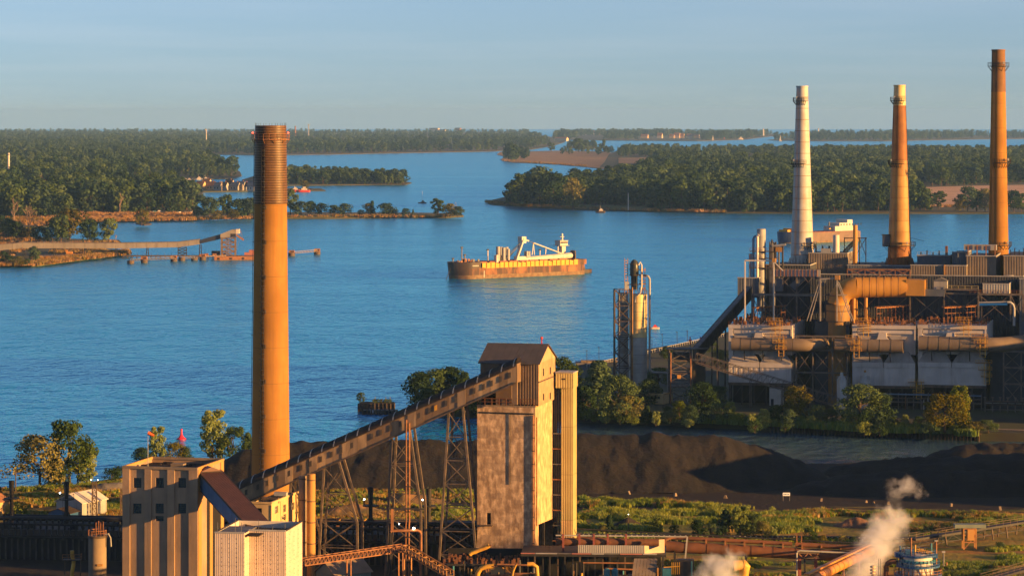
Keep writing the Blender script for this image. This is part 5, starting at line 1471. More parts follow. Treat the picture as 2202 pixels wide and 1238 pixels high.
# ------------------------------------------------------------------ furnace top at the bottom right
def furnace():
    Y = 556.0; A = at(1974, 1238, Y); s = Y/F
    o = thing('furnace_top', 'white furnace drum ringed by blue galleries at the bottom right', 'furnace', (A.x, Y, G0))
    zz = lambda py: at(1974, py, Y).z-G0
    MB().lathe([(3.0,0),(3.0,zz(1232)),(2.75,zz(1222)),(2.6,zz(1196)),(2.2,zz(1193)),(.8,zz(1190))], 32).build('drum', T.white, o, True)
    for py, r in [(1234,4.4),(1215,4.0),(1193,3.3)]:
        z = zz(py)
        MB().lathe([(2.4,z-.1),(r,z-.1),(r,z+.22),(2.4,z+.22)], 32, cap=False).build('gallery', T.blue, o)
        mb = MB()
        for k in range(24):
            a = 2*math.pi*k/24; b = a+2*math.pi/24
            for h in (.55,1.05): mb.beam((r*math.cos(a),r*math.sin(a),z+h),(r*math.cos(b),r*math.sin(b),z+h),.07)
            mb.beam((r*math.cos(a),r*math.sin(a),z),(r*math.cos(a),r*math.sin(a),z+1.05),.07)
        mb.build('railing', T.blue if py != 1234 else T.rustlight, o)
    for k in range(14):
        a = -math.pi+math.pi*k/13-.05; z = zz(1205)
        PT('nozzle', T.tealpaint, o, (2.5*math.cos(a),2.5*math.sin(a),z), (3.2*math.cos(a),3.2*math.sin(a),z+.1), .3, 10)
        PM('strut', T.steeldark, o, (3.6*math.cos(a),3.6*math.sin(a),zz(1234)), (3.5*math.cos(a),3.5*math.sin(a),zz(1216)), .12)
    r = random.Random(2)
    for px, t, col in [(1938,1175,'blue'),(1942,1190,'blue'),(1957,1153,'rustlight'),(1966,1168,'yellowpipe'),(1985,1180,'steel'),(2004,1168,'tealpaint'),(2014,1164,'rustlight'),(2028,1186,'steel'),(2036,1208,'rustlight'),(1930,1205,'steeldark'),(1995,1183,'steel')]:
        x = (px-1974)*s; y = r.uniform(-1.5,1.5); PT('stand_pipe', MT[col], o, (x,y,zz(1215)), (x,y,zz(t)), .16, 8)
        if px in (2014,2028): PB('lamp_head', T.sidingl, o, x-.3, x+.3, y-.2, y+.2, zz(t), zz(t)+.25)
    for px, t, w_ in [(1935,1188,1.6),(1958,1182,1.8),(2008,1190,1.5)]:
        x = (px-1974)*s; PB('blue_box', T.blue, o, x-w_/2, x+w_/2, .2, 1.8, zz(t+10), zz(t))
    mb = MB()   # yellow hooped rail
    for k in range(9):
        x0 = (1975+k*4-1974)*s; mb.beam((x0,0,zz(1188)),(x0+.25,0,zz(1178+k*.9)),.1)
    mb.beam(((1972-1974)*s,0,zz(1180)),((2012-1974)*s,0,zz(1187)),.1); mb.beam(((1972-1974)*s,0,zz(1184)),((2012-1974)*s,0,zz(1190)),.08); mb.build('yellow_rail', T.yellow, o)
    MB().path([((1905-1974)*s,-.5,-1),((1905-1974)*s,-.5,zz(1218)),((1908-1974)*s,-.5,zz(1210)),((1916-1974)*s,-.5,zz(1205)),((1926-1974)*s,-.5,zz(1205))], .5, 12).build('brown_elbow', T.rust, o, True)
    for k in range(4): MB().lathe([(.1,-.28),(.55,-.1),(.55,.1),(.1,.28)], 14).build('insulator', T.endplate, o, True).location = ((1876-1974)*s,-.8,zz(1237-k*7))
    for x in (1889,1893): PM('mast', T.sidingl, o, ((x-1974)*s,0,0), ((x-1974)*s,0,zz(1200)), .1)
furnace()

# ------------------------------------------------------------------ conveyors at the right
def trestle(lab, A, B, supports, w=2.0, mat=None):
    d = B-A; L = math.hypot(d.x,d.y); mat = mat or T.steeldark
    o = thing('trestle_conveyor', lab, 'conveyor', A, math.atan2(d.y,d.x))
    def P(t,y,z): return Vector((L*t,y,d.z*t+z))
    MB().prism([P(0,0,-.3),P(1,0,-.3),P(1,0,.15),P(0,0,.15)], (0,-w/2,0), (0,w/2,0)).build('belt_frame', mat, o)
    n = int(L/2.2); mb = MB()
    for y in (-w/2,w/2):
        PM('handrail', T.steelrust, o, P(0,y,1.1), P(1,y,1.1), .07); PM('handrail', T.steelrust, o, P(0,y,.6), P(1,y,.6), .06)
        for k in range(n+1): PM('rail_post', T.steelrust, o, P(k/n,y,0), P(k/n,y,1.1), .07)
    for k in range(n): PM('diagonal', mat, o, P(k/n,-w/2,-.3 if k % 2 else -1.5), P((k+1)/n,-w/2,-1.5 if k % 2 else -.3), .1)
    PM('chord', mat, o, P(0,-w/2,-1.5), P(1,-w/2,-1.5), .14)
    for t in supports:
        for y in (-w/2,w/2): PM('leg', T.steelrust, o, P(t,y,-.3), (L*t,y*1.4,G0-A.z), .24)
    return o, P
o, P = trestle('long trestle conveyor climbing right across the black ground', at(1962,1158,640), at(2270,1110,668), (.2,.4,.52,.62,.75,.9))
p = at(2081, 1132, 642); q = thing('transfer_stand', 'steel stand with amber cladding carrying the trestle conveyor', 'stand', (p.x, 640, G0)); h = p.z-G0
for x in (-1.3,1.3):
    for y in (-1,1): PM('leg', T.rustgold, q, (x,y,0), (x,y,h), .3)
for z in (h*.35, h*.7, h): PM('beam', T.rustlight, q, (-1.4,-1,z), (1.4,-1,z), .2)
PM('brace', T.rustlight, q, (-1.3,-1,0), (1.3,-1,h*.7), .14)
PB('chute', T.conc_gold, q, -.5,.9,-1.25,.8,h*.45,h-.1); PB('hood', T.greenwall, q, -3.2,3.4,-1.2,1.2,h+.15,h+.9)
trestle('dark low conveyor crossing the bottom right corner', at(2118,1246,590), at(2260,1206,610), (.3,.7))

# long low belt line across the grass
def belt_line():
    A = gnd(1215, 1146, 3.9); B = gnd(1960, 1154, 3.9); d = B-A; L = math.hypot(d.x,d.y)
    o = thing('ground_conveyor', 'black ground conveyor with pale rollers crossing the grass', 'conveyor', (A.x,A.y,G0), math.atan2(d.y,d.x))
    MB().bx(0,L,-.5,.5,.35,.85).build('belt_frame', T.black, o)
    n = 64
    for k in range(n):
        x = L*(k+.3)/n
        PB('roller_guard', T.sidingl, o, x, x+.34, -.56, -.505, .62, .80); PB('stand', T.black, o, x+.4, x+.6, -.4, .4, -.05, .34)
belt_line()
p = gnd(430/1638*500+1220, 1148, G0); o = thing('light_pole', 'thin lamp pole rising from the grass beyond the pipe deck', 'lamp', (p.x,p.y,G0)); PM('pole', T.steelrust, o, (0,0,0), (0,0,4.2), .14); thing_part_lamp(o, (0,0,4.3), T.lampwhite, .06)
# ------------------------------------------------------------------ stockpiles
from mathutils import noise as mnoise
def pile(name, lab, crest, slope, mat, z0=G0, pad=30, res=1.0, rough=1.0, seed=0, top_r=2.0, cat='coal pile', thing_=True):
    """crest: list of world points along the ridge"""
    xs = [c.x for c in crest]; ys = [c.y for c in crest]; hm = max(c.z for c in crest)-z0
    x0, x1, y0, y1 = min(xs)-pad, max(xs)+pad, min(ys)-pad, max(ys)+pad
    nx = int((x1-x0)/res); ny = int((y1-y0)/res)
    mb = MB(); keep = {}
    def hgt(x, y):
        best = -9
        for a, b in zip(crest, crest[1:]):
            ab = Vector((b.x-a.x, b.y-a.y)); t = max(0, min(1, (Vector((x-a.x, y-a.y)).dot(ab))/max(1e-6, ab.length_squared)))
            d = (Vector((x-a.x, y-a.y))-ab*t).length; hc = a.z+(b.z-a.z)*t-z0
            h = hc-max(0, d-top_r)*slope - .25*min(d, top_r)
            best = max(best, h)
        n = mnoise.noise(Vector((x*.35+seed, y*.10, 0)))*.55*rough + mnoise.noise(Vector((x*.9, y*.3, seed)))*.34*rough + mnoise.noise(Vector((x*.06, y*.06, seed+3)))*1.0*rough
        return best + n*min(1, max(0, best/2+.3))
    idx = {}
    for j in range(ny+1):
        for i in range(nx+1):
            x = x0+(x1-x0)*i/nx; y = y0+(y1-y0)*j/ny; h = hgt(x, y)
            idx[i,j] = (x, y, z0+max(h, -.35), h)
    used = {}
    def vid(k):
        if k not in used: used[k] = len(mb.v); mb.v.append(idx[k][:3])
        return used[k]
    for j in range(ny):
        for i in range(nx):
            c = [(i,j),(i+1,j),(i+1,j+1),(i,j+1)]
            if max(idx[k][3] for k in c) > -.3: mb.f.append(tuple(vid(k) for k in c))
    cx, cy = sum(xs)/len(xs), sum(ys)/len(ys)
    mb.v = [(x-cx, y-cy, z-z0) for x,y,z in mb.v]
    o = mb.build(name, mat, None, True, (cx, cy, z0))
    tag(o, lab, cat); return o
pile('coal_pile', 'long black coal pile with brown sunlit face beside the canal', [at(x,y,757) for x,y in [(470,1000),(535,962),(620,950),(760,946),(960,944),(1060,941),(1150,934),(1250,926),(1290,929),(1380,930),(1408,923),(1432,931),(1500,936),(1548,935),(1575,943),(1640,958),(1700,982),(1725,1003)]], .56, T.coal, pad=24, res=.9)
pile('coal_pile', 'broad dark coal pile at the right lying mostly in shadow', [at(x,y,738) for x,y in [(1760,1032),(1830,1018),(1900,1013),(1990,1012),(2050,1016),(2110,1010),(2202,1022),(2330,1015)]], .5, T.coal, pad=26, seed=7, top_r=5)
pile('coal_pile', 'middle tier of coal behind the shadowed pile with a rough sunlit edge', [at(x,y,772) for x,y in [(1800,1003),(1870,988),(1985,983),(2010,986),(2040,983),(2100,976),(2202,972),(2330,970)]], .5, T.coal, pad=26, seed=13, top_r=6)
pile('coal_pile', 'highest ridged coal heap beside the canal at the right edge', [at(x,y,806) for x,y in [(2050,962),(2080,957),(2140,957),(2202,956),(2330,958)]], .6, T.coal, pad=22, seed=21, top_r=5, rough=1.6)
pile('dirt_mound', 'brown dirt mound in the tall grass right of centre', [gnd(1822,1130,G0)+Vector((0,0,1.8)), gnd(1840,1130,G0)+Vector((0,0,2.3)), gnd(1858,1131,G0)+Vector((0,0,1.5))], .6, T.browndirt if 'browndirt' in MT else M('brown_dirt', (.22,.11,.06), (.14,.075,.045), .4, .95, bump=.2, bscale=.8), pad=8, res=.5, cat='mound', top_r=.5)
pile('dirt_mound', 'dark pointed mound in the grass right of the cream elevator leg', [gnd(1350,1128,G0)+Vector((0,0,1.9)), gnd(1356,1128,G0)+Vector((0,0,1.6))], .55, T.dirt, pad=7, res=.5, cat='mound', top_r=.4)
pile('dirt_mound', 'low grassy brown mound between the steel bents', [gnd(735,1106,G0)+Vector((0,0,1.9)), gnd(760,1104,G0)+Vector((0,0,2.4)), gnd(800,1106,G0)+Vector((0,0,1.2))], .3, M('brown_mound', (.24,.13,.05), (.13,.10,.035), .3, .95, bump=.2, bscale=.8), pad=10, res=.6, cat='mound', top_r=1.5)
pile('dirt_mound', 'brown mound before the coal between bent and lattice tower', [gnd(870,1080,G0)+Vector((0,0,1.6)), gnd(905,1078,G0)+Vector((0,0,1.9))], .3, _mats['brown_mound'], pad=9, res=.6, cat='mound', top_r=1.5)
pile('stone_heap', 'grey stone heap covered in weeds behind the white shed', [gnd(218,1056,G0)+Vector((0,0,1.8)), gnd(245,1053,G0)+Vector((0,0,1.5)), gnd(262,1052,G0)+Vector((0,0,1.2))], .5, M('grey_stone', (.14,.125,.115), (.09,.085,.08), .5, .95, bump=.3, bscale=.7), pad=7, res=.6, cat='stone heap', top_r=1.0)

blk = MB().prism([(-.6,-.4,0),(.6,-.4,0),(.35,-.2,1.0),(-.2,-.2,1.1)], (0,0,0), (0,.7,0)).mesh('block', T.conc)
for i, (px, py, s) in enumerate([(1257,1058,1.1),(1352,1062,1.0),(1452,1066,1.0),(1560,1071,1.0),(1766,1077,.9),(1863,1080,.7),(1879,1082,.6),(2045,1088,.9),(2151,1096,1.1),(1911,1084,.9)]):
    p = gnd(px, py, G0); o = link('concrete_block', blk); o.location = p; o.scale = (s*.75,s*.75,s*.75); o.rotation_euler = (0,0,rnd.uniform(0,6))
    tag(o, 'small pale concrete block on the black track along the coal piles', 'concrete block', 'concrete blocks along the coal track')
for px, py, w_, h_, lab in [(1691,1076,1.7,1.4,'white signboard on two posts before the shadowed coal'), (687,1036,1.9,.7,'small white signboard at the coal edge behind the gallery')]:
    p = gnd(px, py, G0); o = thing('signboard', lab, 'sign', p)
    zb = 1.2 if w_ < 1.8 else .9
    for x in (-w_*.45, w_*.45): PM('post', T.steel, o, (x,0,0), (x,0,zb+.3), .12)
    PB('board', M('sign_white', (.75,.75,.78), None, rough=.5), o, -w_/2, w_/2, -.1, -.03, zb, zb+(.75 if w_ < 1.8 else .8))
    for k in range(4): PB('lettering', T.blue, o, -w_*.4+k*w_*.21, -w_*.4+k*w_*.21+w_*.14, -.115, -.102, zb+.25, zb+.5)

# ------------------------------------------------------------------ storage sheds standing right of the view, whose long shade falls over the coal
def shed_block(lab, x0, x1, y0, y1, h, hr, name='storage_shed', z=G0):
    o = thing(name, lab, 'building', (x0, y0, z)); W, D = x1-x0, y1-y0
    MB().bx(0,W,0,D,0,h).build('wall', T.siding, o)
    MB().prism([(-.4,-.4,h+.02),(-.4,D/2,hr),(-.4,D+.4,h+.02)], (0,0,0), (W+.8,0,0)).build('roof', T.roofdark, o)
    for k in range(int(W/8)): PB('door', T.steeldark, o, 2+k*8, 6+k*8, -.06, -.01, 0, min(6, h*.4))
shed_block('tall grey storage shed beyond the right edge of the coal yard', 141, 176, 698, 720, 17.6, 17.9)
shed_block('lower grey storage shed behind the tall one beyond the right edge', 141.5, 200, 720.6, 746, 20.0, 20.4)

# ------------------------------------------------------------------ growth on the yard
tuftm = {}
def tuft_mesh(name, seed, mat, n=16, h=1.0, w=.08, spread=.5):
    r = random.Random(seed); mb = MB()
    for k in range(n):
        a = r.uniform(0,6.28); d = r.uniform(0,spread); x, y = d*math.cos(a), d*math.sin(a); b = r.uniform(0,6.28); hh = h*r.uniform(.5,1.1); lx, ly = r.uniform(-.3,.3)*hh, r.uniform(-.3,.3)*hh
        c, s = math.cos(b)*w, math.sin(b)*w
        mb.add([(x-c,y-s,-.05),(x+c,y+s,-.05),(x+lx*.4+c*.7,y+ly*.4+s*.7,hh*.6),(x+lx,y+ly,hh),(x+lx*.4-c*.7,y+ly*.4-s*.7,hh*.6)], [(0,1,2,3,4)])
    me = bpy.data.meshes.new(name); me.from_pydata(mb.v, [], mb.f); me.materials.append(mat); return me
GR1 = M('grass_yellow', (.38,.40,.055), (.25,.27,.045), .15, .85, spec=.1, trans=.3, objrand=.25)
GR2 = M('grass_green', (.17,.25,.04), (.12,.17,.035), .15, .85, spec=.1, trans=.3, objrand=.25)
GR3 = M('grass_brown', (.42,.27,.07), (.30,.18,.055), .15, .85, spec=.1, trans=.25, objrand=.25)
TUFT = [tuft_mesh('tuft', 1, GR1), tuft_mesh('tuft', 2, GR1), tuft_mesh('tuft', 3, GR2), tuft_mesh('tuft', 4, GR2), tuft_mesh('tuft', 5, GR3)]
def grass(name, poly, n, z, hs, weights, thr=-.05, nsc=.06):
    xs = [p[0] for p in poly]; ys = [p[1] for p in poly]; out = []; k = 0
    while len(out) < n and k < n*30:
        k += 1; px, py = rnd.uniform(min(xs),max(xs)), rnd.uniform(min(ys),max(ys))
        if not inside(px,py,poly): continue
        g = gnd(px,py,z); q = mnoise.noise(Vector((g.x*nsc, g.y*nsc*1.6, 2.0)))+.35*mnoise.noise(Vector((g.x*nsc*4,g.y*nsc*5,9)))
        if q < thr: continue
        q2 = mnoise.noise(Vector((g.x*nsc*.8+40, g.y*nsc*1.3, 5)))
        i = rnd.choice(weights[0] if q2 > .08 else weights[1] if q2 > -.15 else weights[2])
        out.append((g.x,g.y,g.z,rnd.uniform(*hs)*(1+.8*max(0,q)),i))
    return scatter_stuff(name, TUFT, out)
W3 = ((0,1,0,2),(2,3,0),(4,0,2))
grass('tall_grass', [(1235,1072),(1330,1074),(1560,1092),(1700,1098),(2000,1106),(2202,1112),(2202,1130),(2100,1140),(1960,1152),(1235,1140)], 9000, G0, (.6,1.25), W3, .0)
grass('near_grass', [(1430,1205),(1720,1212),(1720,1240),(1430,1240)], 1500, G0, (.35,.7), W3, -.2)
grass('near_grass', [(1560,1196),(1960,1200),(2202,1168),(2202,1240),(1560,1240)], 4200, G0, (.35,.8), W3, .02)
grass('bank_grass', [(0,1052),(60,1050),(205,1040),(265,1034),(265,1112),(0,1112)], 3800, G0, (.5,1.0), ((4,4,0),(4,0,2),(2,3,0)), -.25)
grass('bank_grass', [(660,1040),(1020,1036),(1020,1130),(660,1130)], 4200, G0, (.45,.95), ((0,2,0),(0,4,2),(4,4,0)), -.15)
grass('verge_grass', [(1245,1150),(1900,1158),(1900,1170),(1245,1160)], 700, G0, (.5,.9), W3, -.1)

def shore_tree(px, base, top, v, lab, z=G0, grp=None, sx=1.0, name='tree', kind=None):
    p = gnd(px, base, z); h = at(px, top, p.y).z-p.z
    return tree((kind or NEAR)[v], p, h, lab, grp, name, 'shrub' if name == 'shrub' else 'tree', sx)
shore_tree(150, 1044, 905, 0, 'tallest green cottonwood on the left shore with an open top', sx=.85)
shore_tree(85, 1046, 935, 2, 'broad spreading willow hanging over the water at the left shore', sx=1.15)
shore_tree(185, 1042, 965, 1, 'smaller bushy tree on the right side of the left shore group', sx=1.1)
shore_tree(118, 1046, 985, 4, 'dark low tree filling the foot of the left shore group', sx=1.2)
shore_tree(-8, 1062, 1022, 3, 'small dark tree at the left edge by the black stack')
shore_tree(42, 1108, 1078, 0, 'round green bush beside the leftmost black stack', sx=1.3, name='shrub', kind=BUSH)
shore_tree(240, 1034, 1006, 1, 'dark shoreline bush just left of the bunker', sx=1.0, name='shrub', kind=BUSH)
shore_tree(258, 1030, 1002, 1, 'dark bush touching the left edge of the bunker', sx=1.0, name='shrub', kind=BUSH)
shore_tree(305, 1008, 962, 4, 'bushy dark tree behind the bunker roof left of the windsock', sx=1.1)
shore_tree(337, 1006, 918, 1, 'narrow upright tree right behind the windsock', sx=.75)
shore_tree(372, 1004, 951, 2, 'spreading tree below the red buoy behind the bunker roof', sx=1.1)
shore_tree(398, 1002, 960, 4, 'low dark tree right of the red buoy', sx=.9)
shore_tree(458, 992, 883, 1, 'tall leafy tree between the bunker and the chimney', sx=.95)
shore_tree(500, 992, 918, 0, 'open leafy tree close to the left side of the chimney', sx=1.0)
shore_tree(530, 992, 930, 3, 'thin leafy tree half hidden behind the chimney foot', sx=1.0)
for px, b, t, v, lab in [(1314,1146,1106,3,'small green poplar in the grass right of the cream elevator leg'),(1296,1146,1128,2,'round bush left of the small green poplar'),(1412,1150,1108,1,'thin young tree in the grass before the coal pile'),
        (1450,1152,1128,0,'bush just right of the thin young tree'),(1500,1156,1118,4,'dark bushy tree left of the tall shrub clump'),(1528,1156,1124,0,'round bush at the foot of the shrub clump'),(1558,1156,1096,3,'dark pointed tree in the shrub clump'),
        (1592,1156,1088,1,'tallest yellow green tree of the shrub clump'),(1620,1156,1104,0,'leafy tree right side of the shrub clump'),(1640,1158,1120,2,'golden bush at the right end of the shrub clump'),
        (1664,1158,1132,1,'thin sapling right of the shrub clump'),(1742,1166,1134,0,'round olive bush behind the gas main'),(1770,1168,1150,2,'golden low bush behind the gas main'),(1812,1168,1150,2,'yellow bush left of the steam plume'),
        (1836,1170,1154,0,'low green bush by the steam plume'),(2078,1090+70,1140,0,'dark shrub under the trestle conveyor')]:
    shore_tree(px, b, t, v, lab, sx=1.1 if v != 3 else 1.2)
for i, (px, b, t) in enumerate([(700,1040,1022),(930,1040,1026),(705,1065,1050),(1255,1120,1106),(1480,1100,1086),(1590,1090,1080),(1660,1100,1088),(2150,1180,1164),(1960,1185,1172),(2000,1190,1176)]):
    shore_tree(px, b, t, i % 3, 'low weedy bush scattered on the yard ground', grp='weedy bushes on the yard', name='shrub', kind=BUSH)

# ------------------------------------------------------------------ canal bank of the power plant: trees, timber fender
def bank_trees():
    r = random.Random(21)
    L = [(905,868,800,4),(935,866,794,0),(968,864,789,4),(1005,868,800,3),(1030,872,830,4),(920,876,835,4),(1000,880,815,0),(1045,885,850,4)]
    for i, (px, b, t, v) in enumerate(L):
        shore_tree(px, b+14, t, v, 'dark tree on the wooded point behind the inclined gallery', 2.4, 'trees on the wooded point', 1.1)
    shore_tree(1205, 860, 768, 0, 'green tree peeping between the head house and the elevator leg', 2.5, sx=1.1)
    shore_tree(1285, 880, 775, 3, 'dark broad tree left of the lattice silo tower', 2.5, sx=1.6)
    shore_tree(1255, 895, 830, 4, 'dark tree touching the cream elevator leg', 2.5, sx=1.3)
    shore_tree(1330, 905, 806, 0, 'bright olive tree before the foot of the silo tower', 2.5, sx=1.0)
    shore_tree(1348, 905, 850, 2, 'golden bush right of the bright olive tree', 2.5, sx=1.2)
    shore_tree(1712, 905, 830, 2, 'sunlit golden tree standing against the dark plant wall', 2.5, sx=.9)
    shore_tree(1850, 915, 826, 0, 'big dark tree hiding the small white silos', 2.5, sx=1.2)
    shore_tree(1892, 912, 845, 4, 'dark tree right of the small white silos', 2.5, sx=1.2)
    shore_tree(2030, 928, 846, 2, 'large sunlit olive tree with bare lower trunk on the canal bank', 2.5, sx=1.15)
    shore_tree(2062, 915, 830, 1, 'feathery brown tree beside the plant lamp pole', 2.5, sx=.9)
    shore_tree(2125, 930, 902, 0, 'light green bush near the right end of the fender', 2.5, sx=1.8)
    shore_tree(2098, 930, 905, 2, 'golden bush near the right end of the fender', 2.5, sx=1.6)
    for px, bs, t, v, lab in [(1398,868,815,4,'dark tree right of the golden silo foot'),(1415,830,790,0,'green park tree seen right of the golden silo'),(1462,905,862,1,'fresh green tree before the transfer tower foot'),(1512,885,822,4,'dark tree under the descending plant conveyor'),(1540,878,830,0,'olive tree beside the left precipitator legs'),(1556,800,752,2,'golden tree behind the steep conveyor legs'),(1530,760,735,0,'low park tree seen under the steep conveyor'),(1432,770,745,4,'low dark park tree left of the transfer tower roof')]:
        shore_tree(px, bs, t, v, lab, 2.5, sx=1.4)
    CAN = [(1400,'on the canal bank below the silo tower'),(1560,'on the canal bank below the transfer tower'),(1720,'on the canal bank below the left precipitator'),(1860,'on the canal bank near the white silos'),(9999,'on the canal bank below the right precipitators')]
    px = 1250
    while px < 2085:
        b = 905+(px-1250)*.032+r.uniform(-12, 6); t = b-r.uniform(18, 46)
        v = r.choice([0,4,4,1,3]); sx = r.uniform(1.0,1.5)
        if 1370 < px < 1425: t = b-30
        shore_tree(px, b, t, v, ['open olive','fresh green','','dark pointed','dark round'][v]+' bank tree '+where(px, CAN), 2.2, 'bank trees along the canal', sx)
        if r.random() < .8: shore_tree(px+r.uniform(-10,10), b+8, b-r.uniform(10,22), r.randrange(2), 'low bush at the waterline '+where(px, CAN), 1.5, 'bank bushes along the canal', 1.0, 'shrub', BUSH)
        px += r.uniform(18, 34)
bank_trees()
grass('canal_weeds', [(1245,898),(1660,916),(1830,926),(2100,938),(2100,928),(1660,906),(1245,890)], 2600, 2.0, (.9,2.2), ((2,3,2),(3,2,0),(3,3,2)), -.5)
def fender():
    A = gnd(1655, 929, .0); B = gnd(2110, 948, .0); d = B-A; L = d.length
    o = thing('timber_fender', 'long rusty timber pile fender with rails along the canal bank', 'fender', A, math.atan2(d.y,d.x))
    MB().bx(0,L,-.6,.6,1.9,2.25).build('walkway', T.steelrust, o)
    n = 58
    for k in range(n): PT('timber_pile', T.fendertimber, o, (L*(k+.5)/n,-.7,-1.5), (L*(k+.5)/n,-.7,2.0+.3*(k % 3 == 0)), .24, 8)
    for k in range(44): PM('rail_post', T.rustlight, o, (L*(k+.5)/44,.4,2.2), (L*(k+.5)/44,.4,3.3), .1)
    PM('rail', T.rustlight, o, (0,.4,3.3), (L,.4,3.3), .09); PM('rail', T.rustlight, o, (0,.4,2.8), (L,.4,2.8), .08)
    o = thing('dock_wall', 'grey concrete dock wall with piles at the right end of the canal', 'dock', gnd(2098, 940, .0), math.atan2(d.y,d.x))
    MB().bx(0,30,-1,2,.9,2.7).build('wall', T.conc, o)
    for k in range(14): PT('timber_pile', T.fendertimber, o, (k*2.1,-1.3,-1.5), (k*2.1,-1.3,1.6), .25, 8)
fender()
# ------------------------------------------------------------------ power plant
PZ = R(-13); PLOC = at(1566, 0, 965.0); PLOC.z = 2.5
PF = FR(PLOC, PZ)
def PW(x, y, z=0.0):
    return Matrix.Rotation(PZ, 3, 'Z') @ Vector((x, y, z)) + PLOC
def pthing(name, lab, cat, x=0.0, y=0.0, z=0.0, group=None):
    o = thing(name, lab, cat, PW(x, y, z), PZ, group)
    return o, FR(PW(x, y, z), PZ)

def steel_stack(px, ptop, pbase, Y, wt, wb, lab, mats, plats, base_ring=True, bands=(), house=False):
    """tapered chimney; wt, wb: picture widths at top and base"""
    b = at(px, pbase, Y); t = at(px, ptop, Y); h = t.z-b.z; s = Y/F
    o = thing('chimney', lab, 'chimney', b); r0, r1 = wb*s/2, wt*s/2
    zs = [0]+[h-(b_-ptop)*s for b_ in sorted(bands, reverse=True)]+[h]
    for i in range(len(zs)-1):
        f = lambda z: r0+(r1-r0)*(z/h)**.92
        n = 8
        q = MB().lathe([(f(zs[i]+(zs[i+1]-zs[i])*k/n), zs[i]+(zs[i+1]-zs[i])*k/n) for k in range(n+1)], 48, cap=False).build('shell', mats[i], o, True)
    MB().lathe([(r1+.02,h-.5),(r1+.14,h-.45),(r1+.14,h),(r1-.3,h),(r1-.3,h-2)], 48, cap=False).build('rim', mats[-1], o, True)
    f = lambda z: r0+(r1-r0)*(z/h)**.92
    if len(bands):
        sm = MB().lathe([(1.0,-.07),(1.012,-.05),(1.012,.05),(1.0,.07)], 40, cap=False).mesh('seam', T.stackrust, True)
        n = int(h/3.6)
        for k in range(1, n):
            q = link('seam', sm, o); z = h*k/n; q.location = (0,0,z); q.scale = (f(z),f(z),1)
    for py, a0, a1, wd in plats:
        z = h-(py-ptop)*s
        ringrail(o, z, f(z)+wd, 20, 1.1, T.steeldark, wd, a0, a1)
        aa = (a0+a1)/2 if a1-a0 < 6 else -1.2
        PB('warning_lamp', T.sidingl, o, (f(z)+wd*.9)*math.cos(aa)-.25, (f(z)+wd*.9)*math.cos(aa)+.25, (f(z)+wd*.9)*math.sin(aa)-.25, (f(z)+wd*.9)*math.sin(aa)+.25, z+.7, z+1.5)
    lad = MB(); a = -2.3
    for off in (-.25,.25):
        c, q = math.cos(a), math.sin(a)
        lad.beam((r0*c-q*off+c*.25, r0*q+c*off+q*.25, 1), (r1*c-q*off+c*.25, r1*q+c*off+q*.25, h-1), .08)
    lad.build('ladder', T.steelrust, o)
    if base_ring:
        for k in range(22):
            a = 2*math.pi*k/22; c, q = math.cos(a), math.sin(a)
            PM('base_gusset', mats[0], o, ((r0+.9)*c,(r0+.9)*q,-.1), ((r0+.15)*c,(r0+.15)*q,2.6), .35, .2)
        MB().lathe([(r0,-.3),(r0+1.3,-.3),(r0+1.3,.1),(r0,.1)], 40, cap=False).build('base_ring', mats[0], o, True)
        mb = MB()
        for k in range(24):
            a = 2*math.pi*k/24; b_ = a+2*math.pi/24; R_ = r0+1.9
            mb.beam((R_*math.cos(a),R_*math.sin(a),0),(R_*math.cos(a),R_*math.sin(a),1.2),.08); mb.beam((R_*math.cos(a),R_*math.sin(a),1.2),(R_*math.cos(b_),R_*math.sin(b_),1.2),.08)
        mb.build('base_railing', T.rustlight, o)
    return o, f, h, s
full = (0, 2*math.pi)
steel_stack(1725, 185, 571, 1012, 24.5, 51, 'white steel chimney with rusty seams, the leftmost of the plant', [T.stackwhite, T.stackwhite, T.stackwhite], [(218,-3.6,.2-1.2,1.0),(352,-3.8,-1.3,1.0),(528,-1.6,.6,1.0)], bands=(229,500))
o, f, h, s = steel_stack(1934.5, 183, 571, 1014, 24.5, 53, 'rusty brown steel chimney with a pale top, in the middle of the plant', [T.stackrust, T.stackgold, T.stackrust, T.stackwhite2 if 'stackwhite2' in MT else M('stained_pale_steel', (.62,.50,.26), (.55,.42,.18), .4, .55, streak=.4, streakcol=(.35,.2,.08), streakscale=.9)], [(217,-3.6,-1.0,1.0),(352,-3.8,-1.3,1.0),(528,*full,1.5)], bands=(227,345,528))
z = h-(522-183)*s; PB('lift_house', T.sidingb, o, -f(z)-2.0, -f(z)+.3, -1.8, .2, z-1.2, z+2.6); PB('lift_roof', T.steeldark, o, -f(z)-2.3, -f(z)+.4, -2.0, .4, z+2.62, z+2.85)
PM('boom', T.steeldark, o, (f(z)-.5,-1,z+1.8), (f(z)+4.2,-1,z+.6), .12)
steel_stack(2147, 107, 612, 1003, 28, 46, 'tallest ochre concrete chimney with a dark top at the right of the plant', [T.stack_conc, T.stack_sooty if 'stack_sooty' in MT else M('sooty_concrete', (.20,.10,.04), (.14,.07,.03), .3, .8, streak=.3)], [(143,*full,1.3),(350,-2.2,.6,1.3),(528,-2.4,.6,1.0)], base_ring=False, bands=())
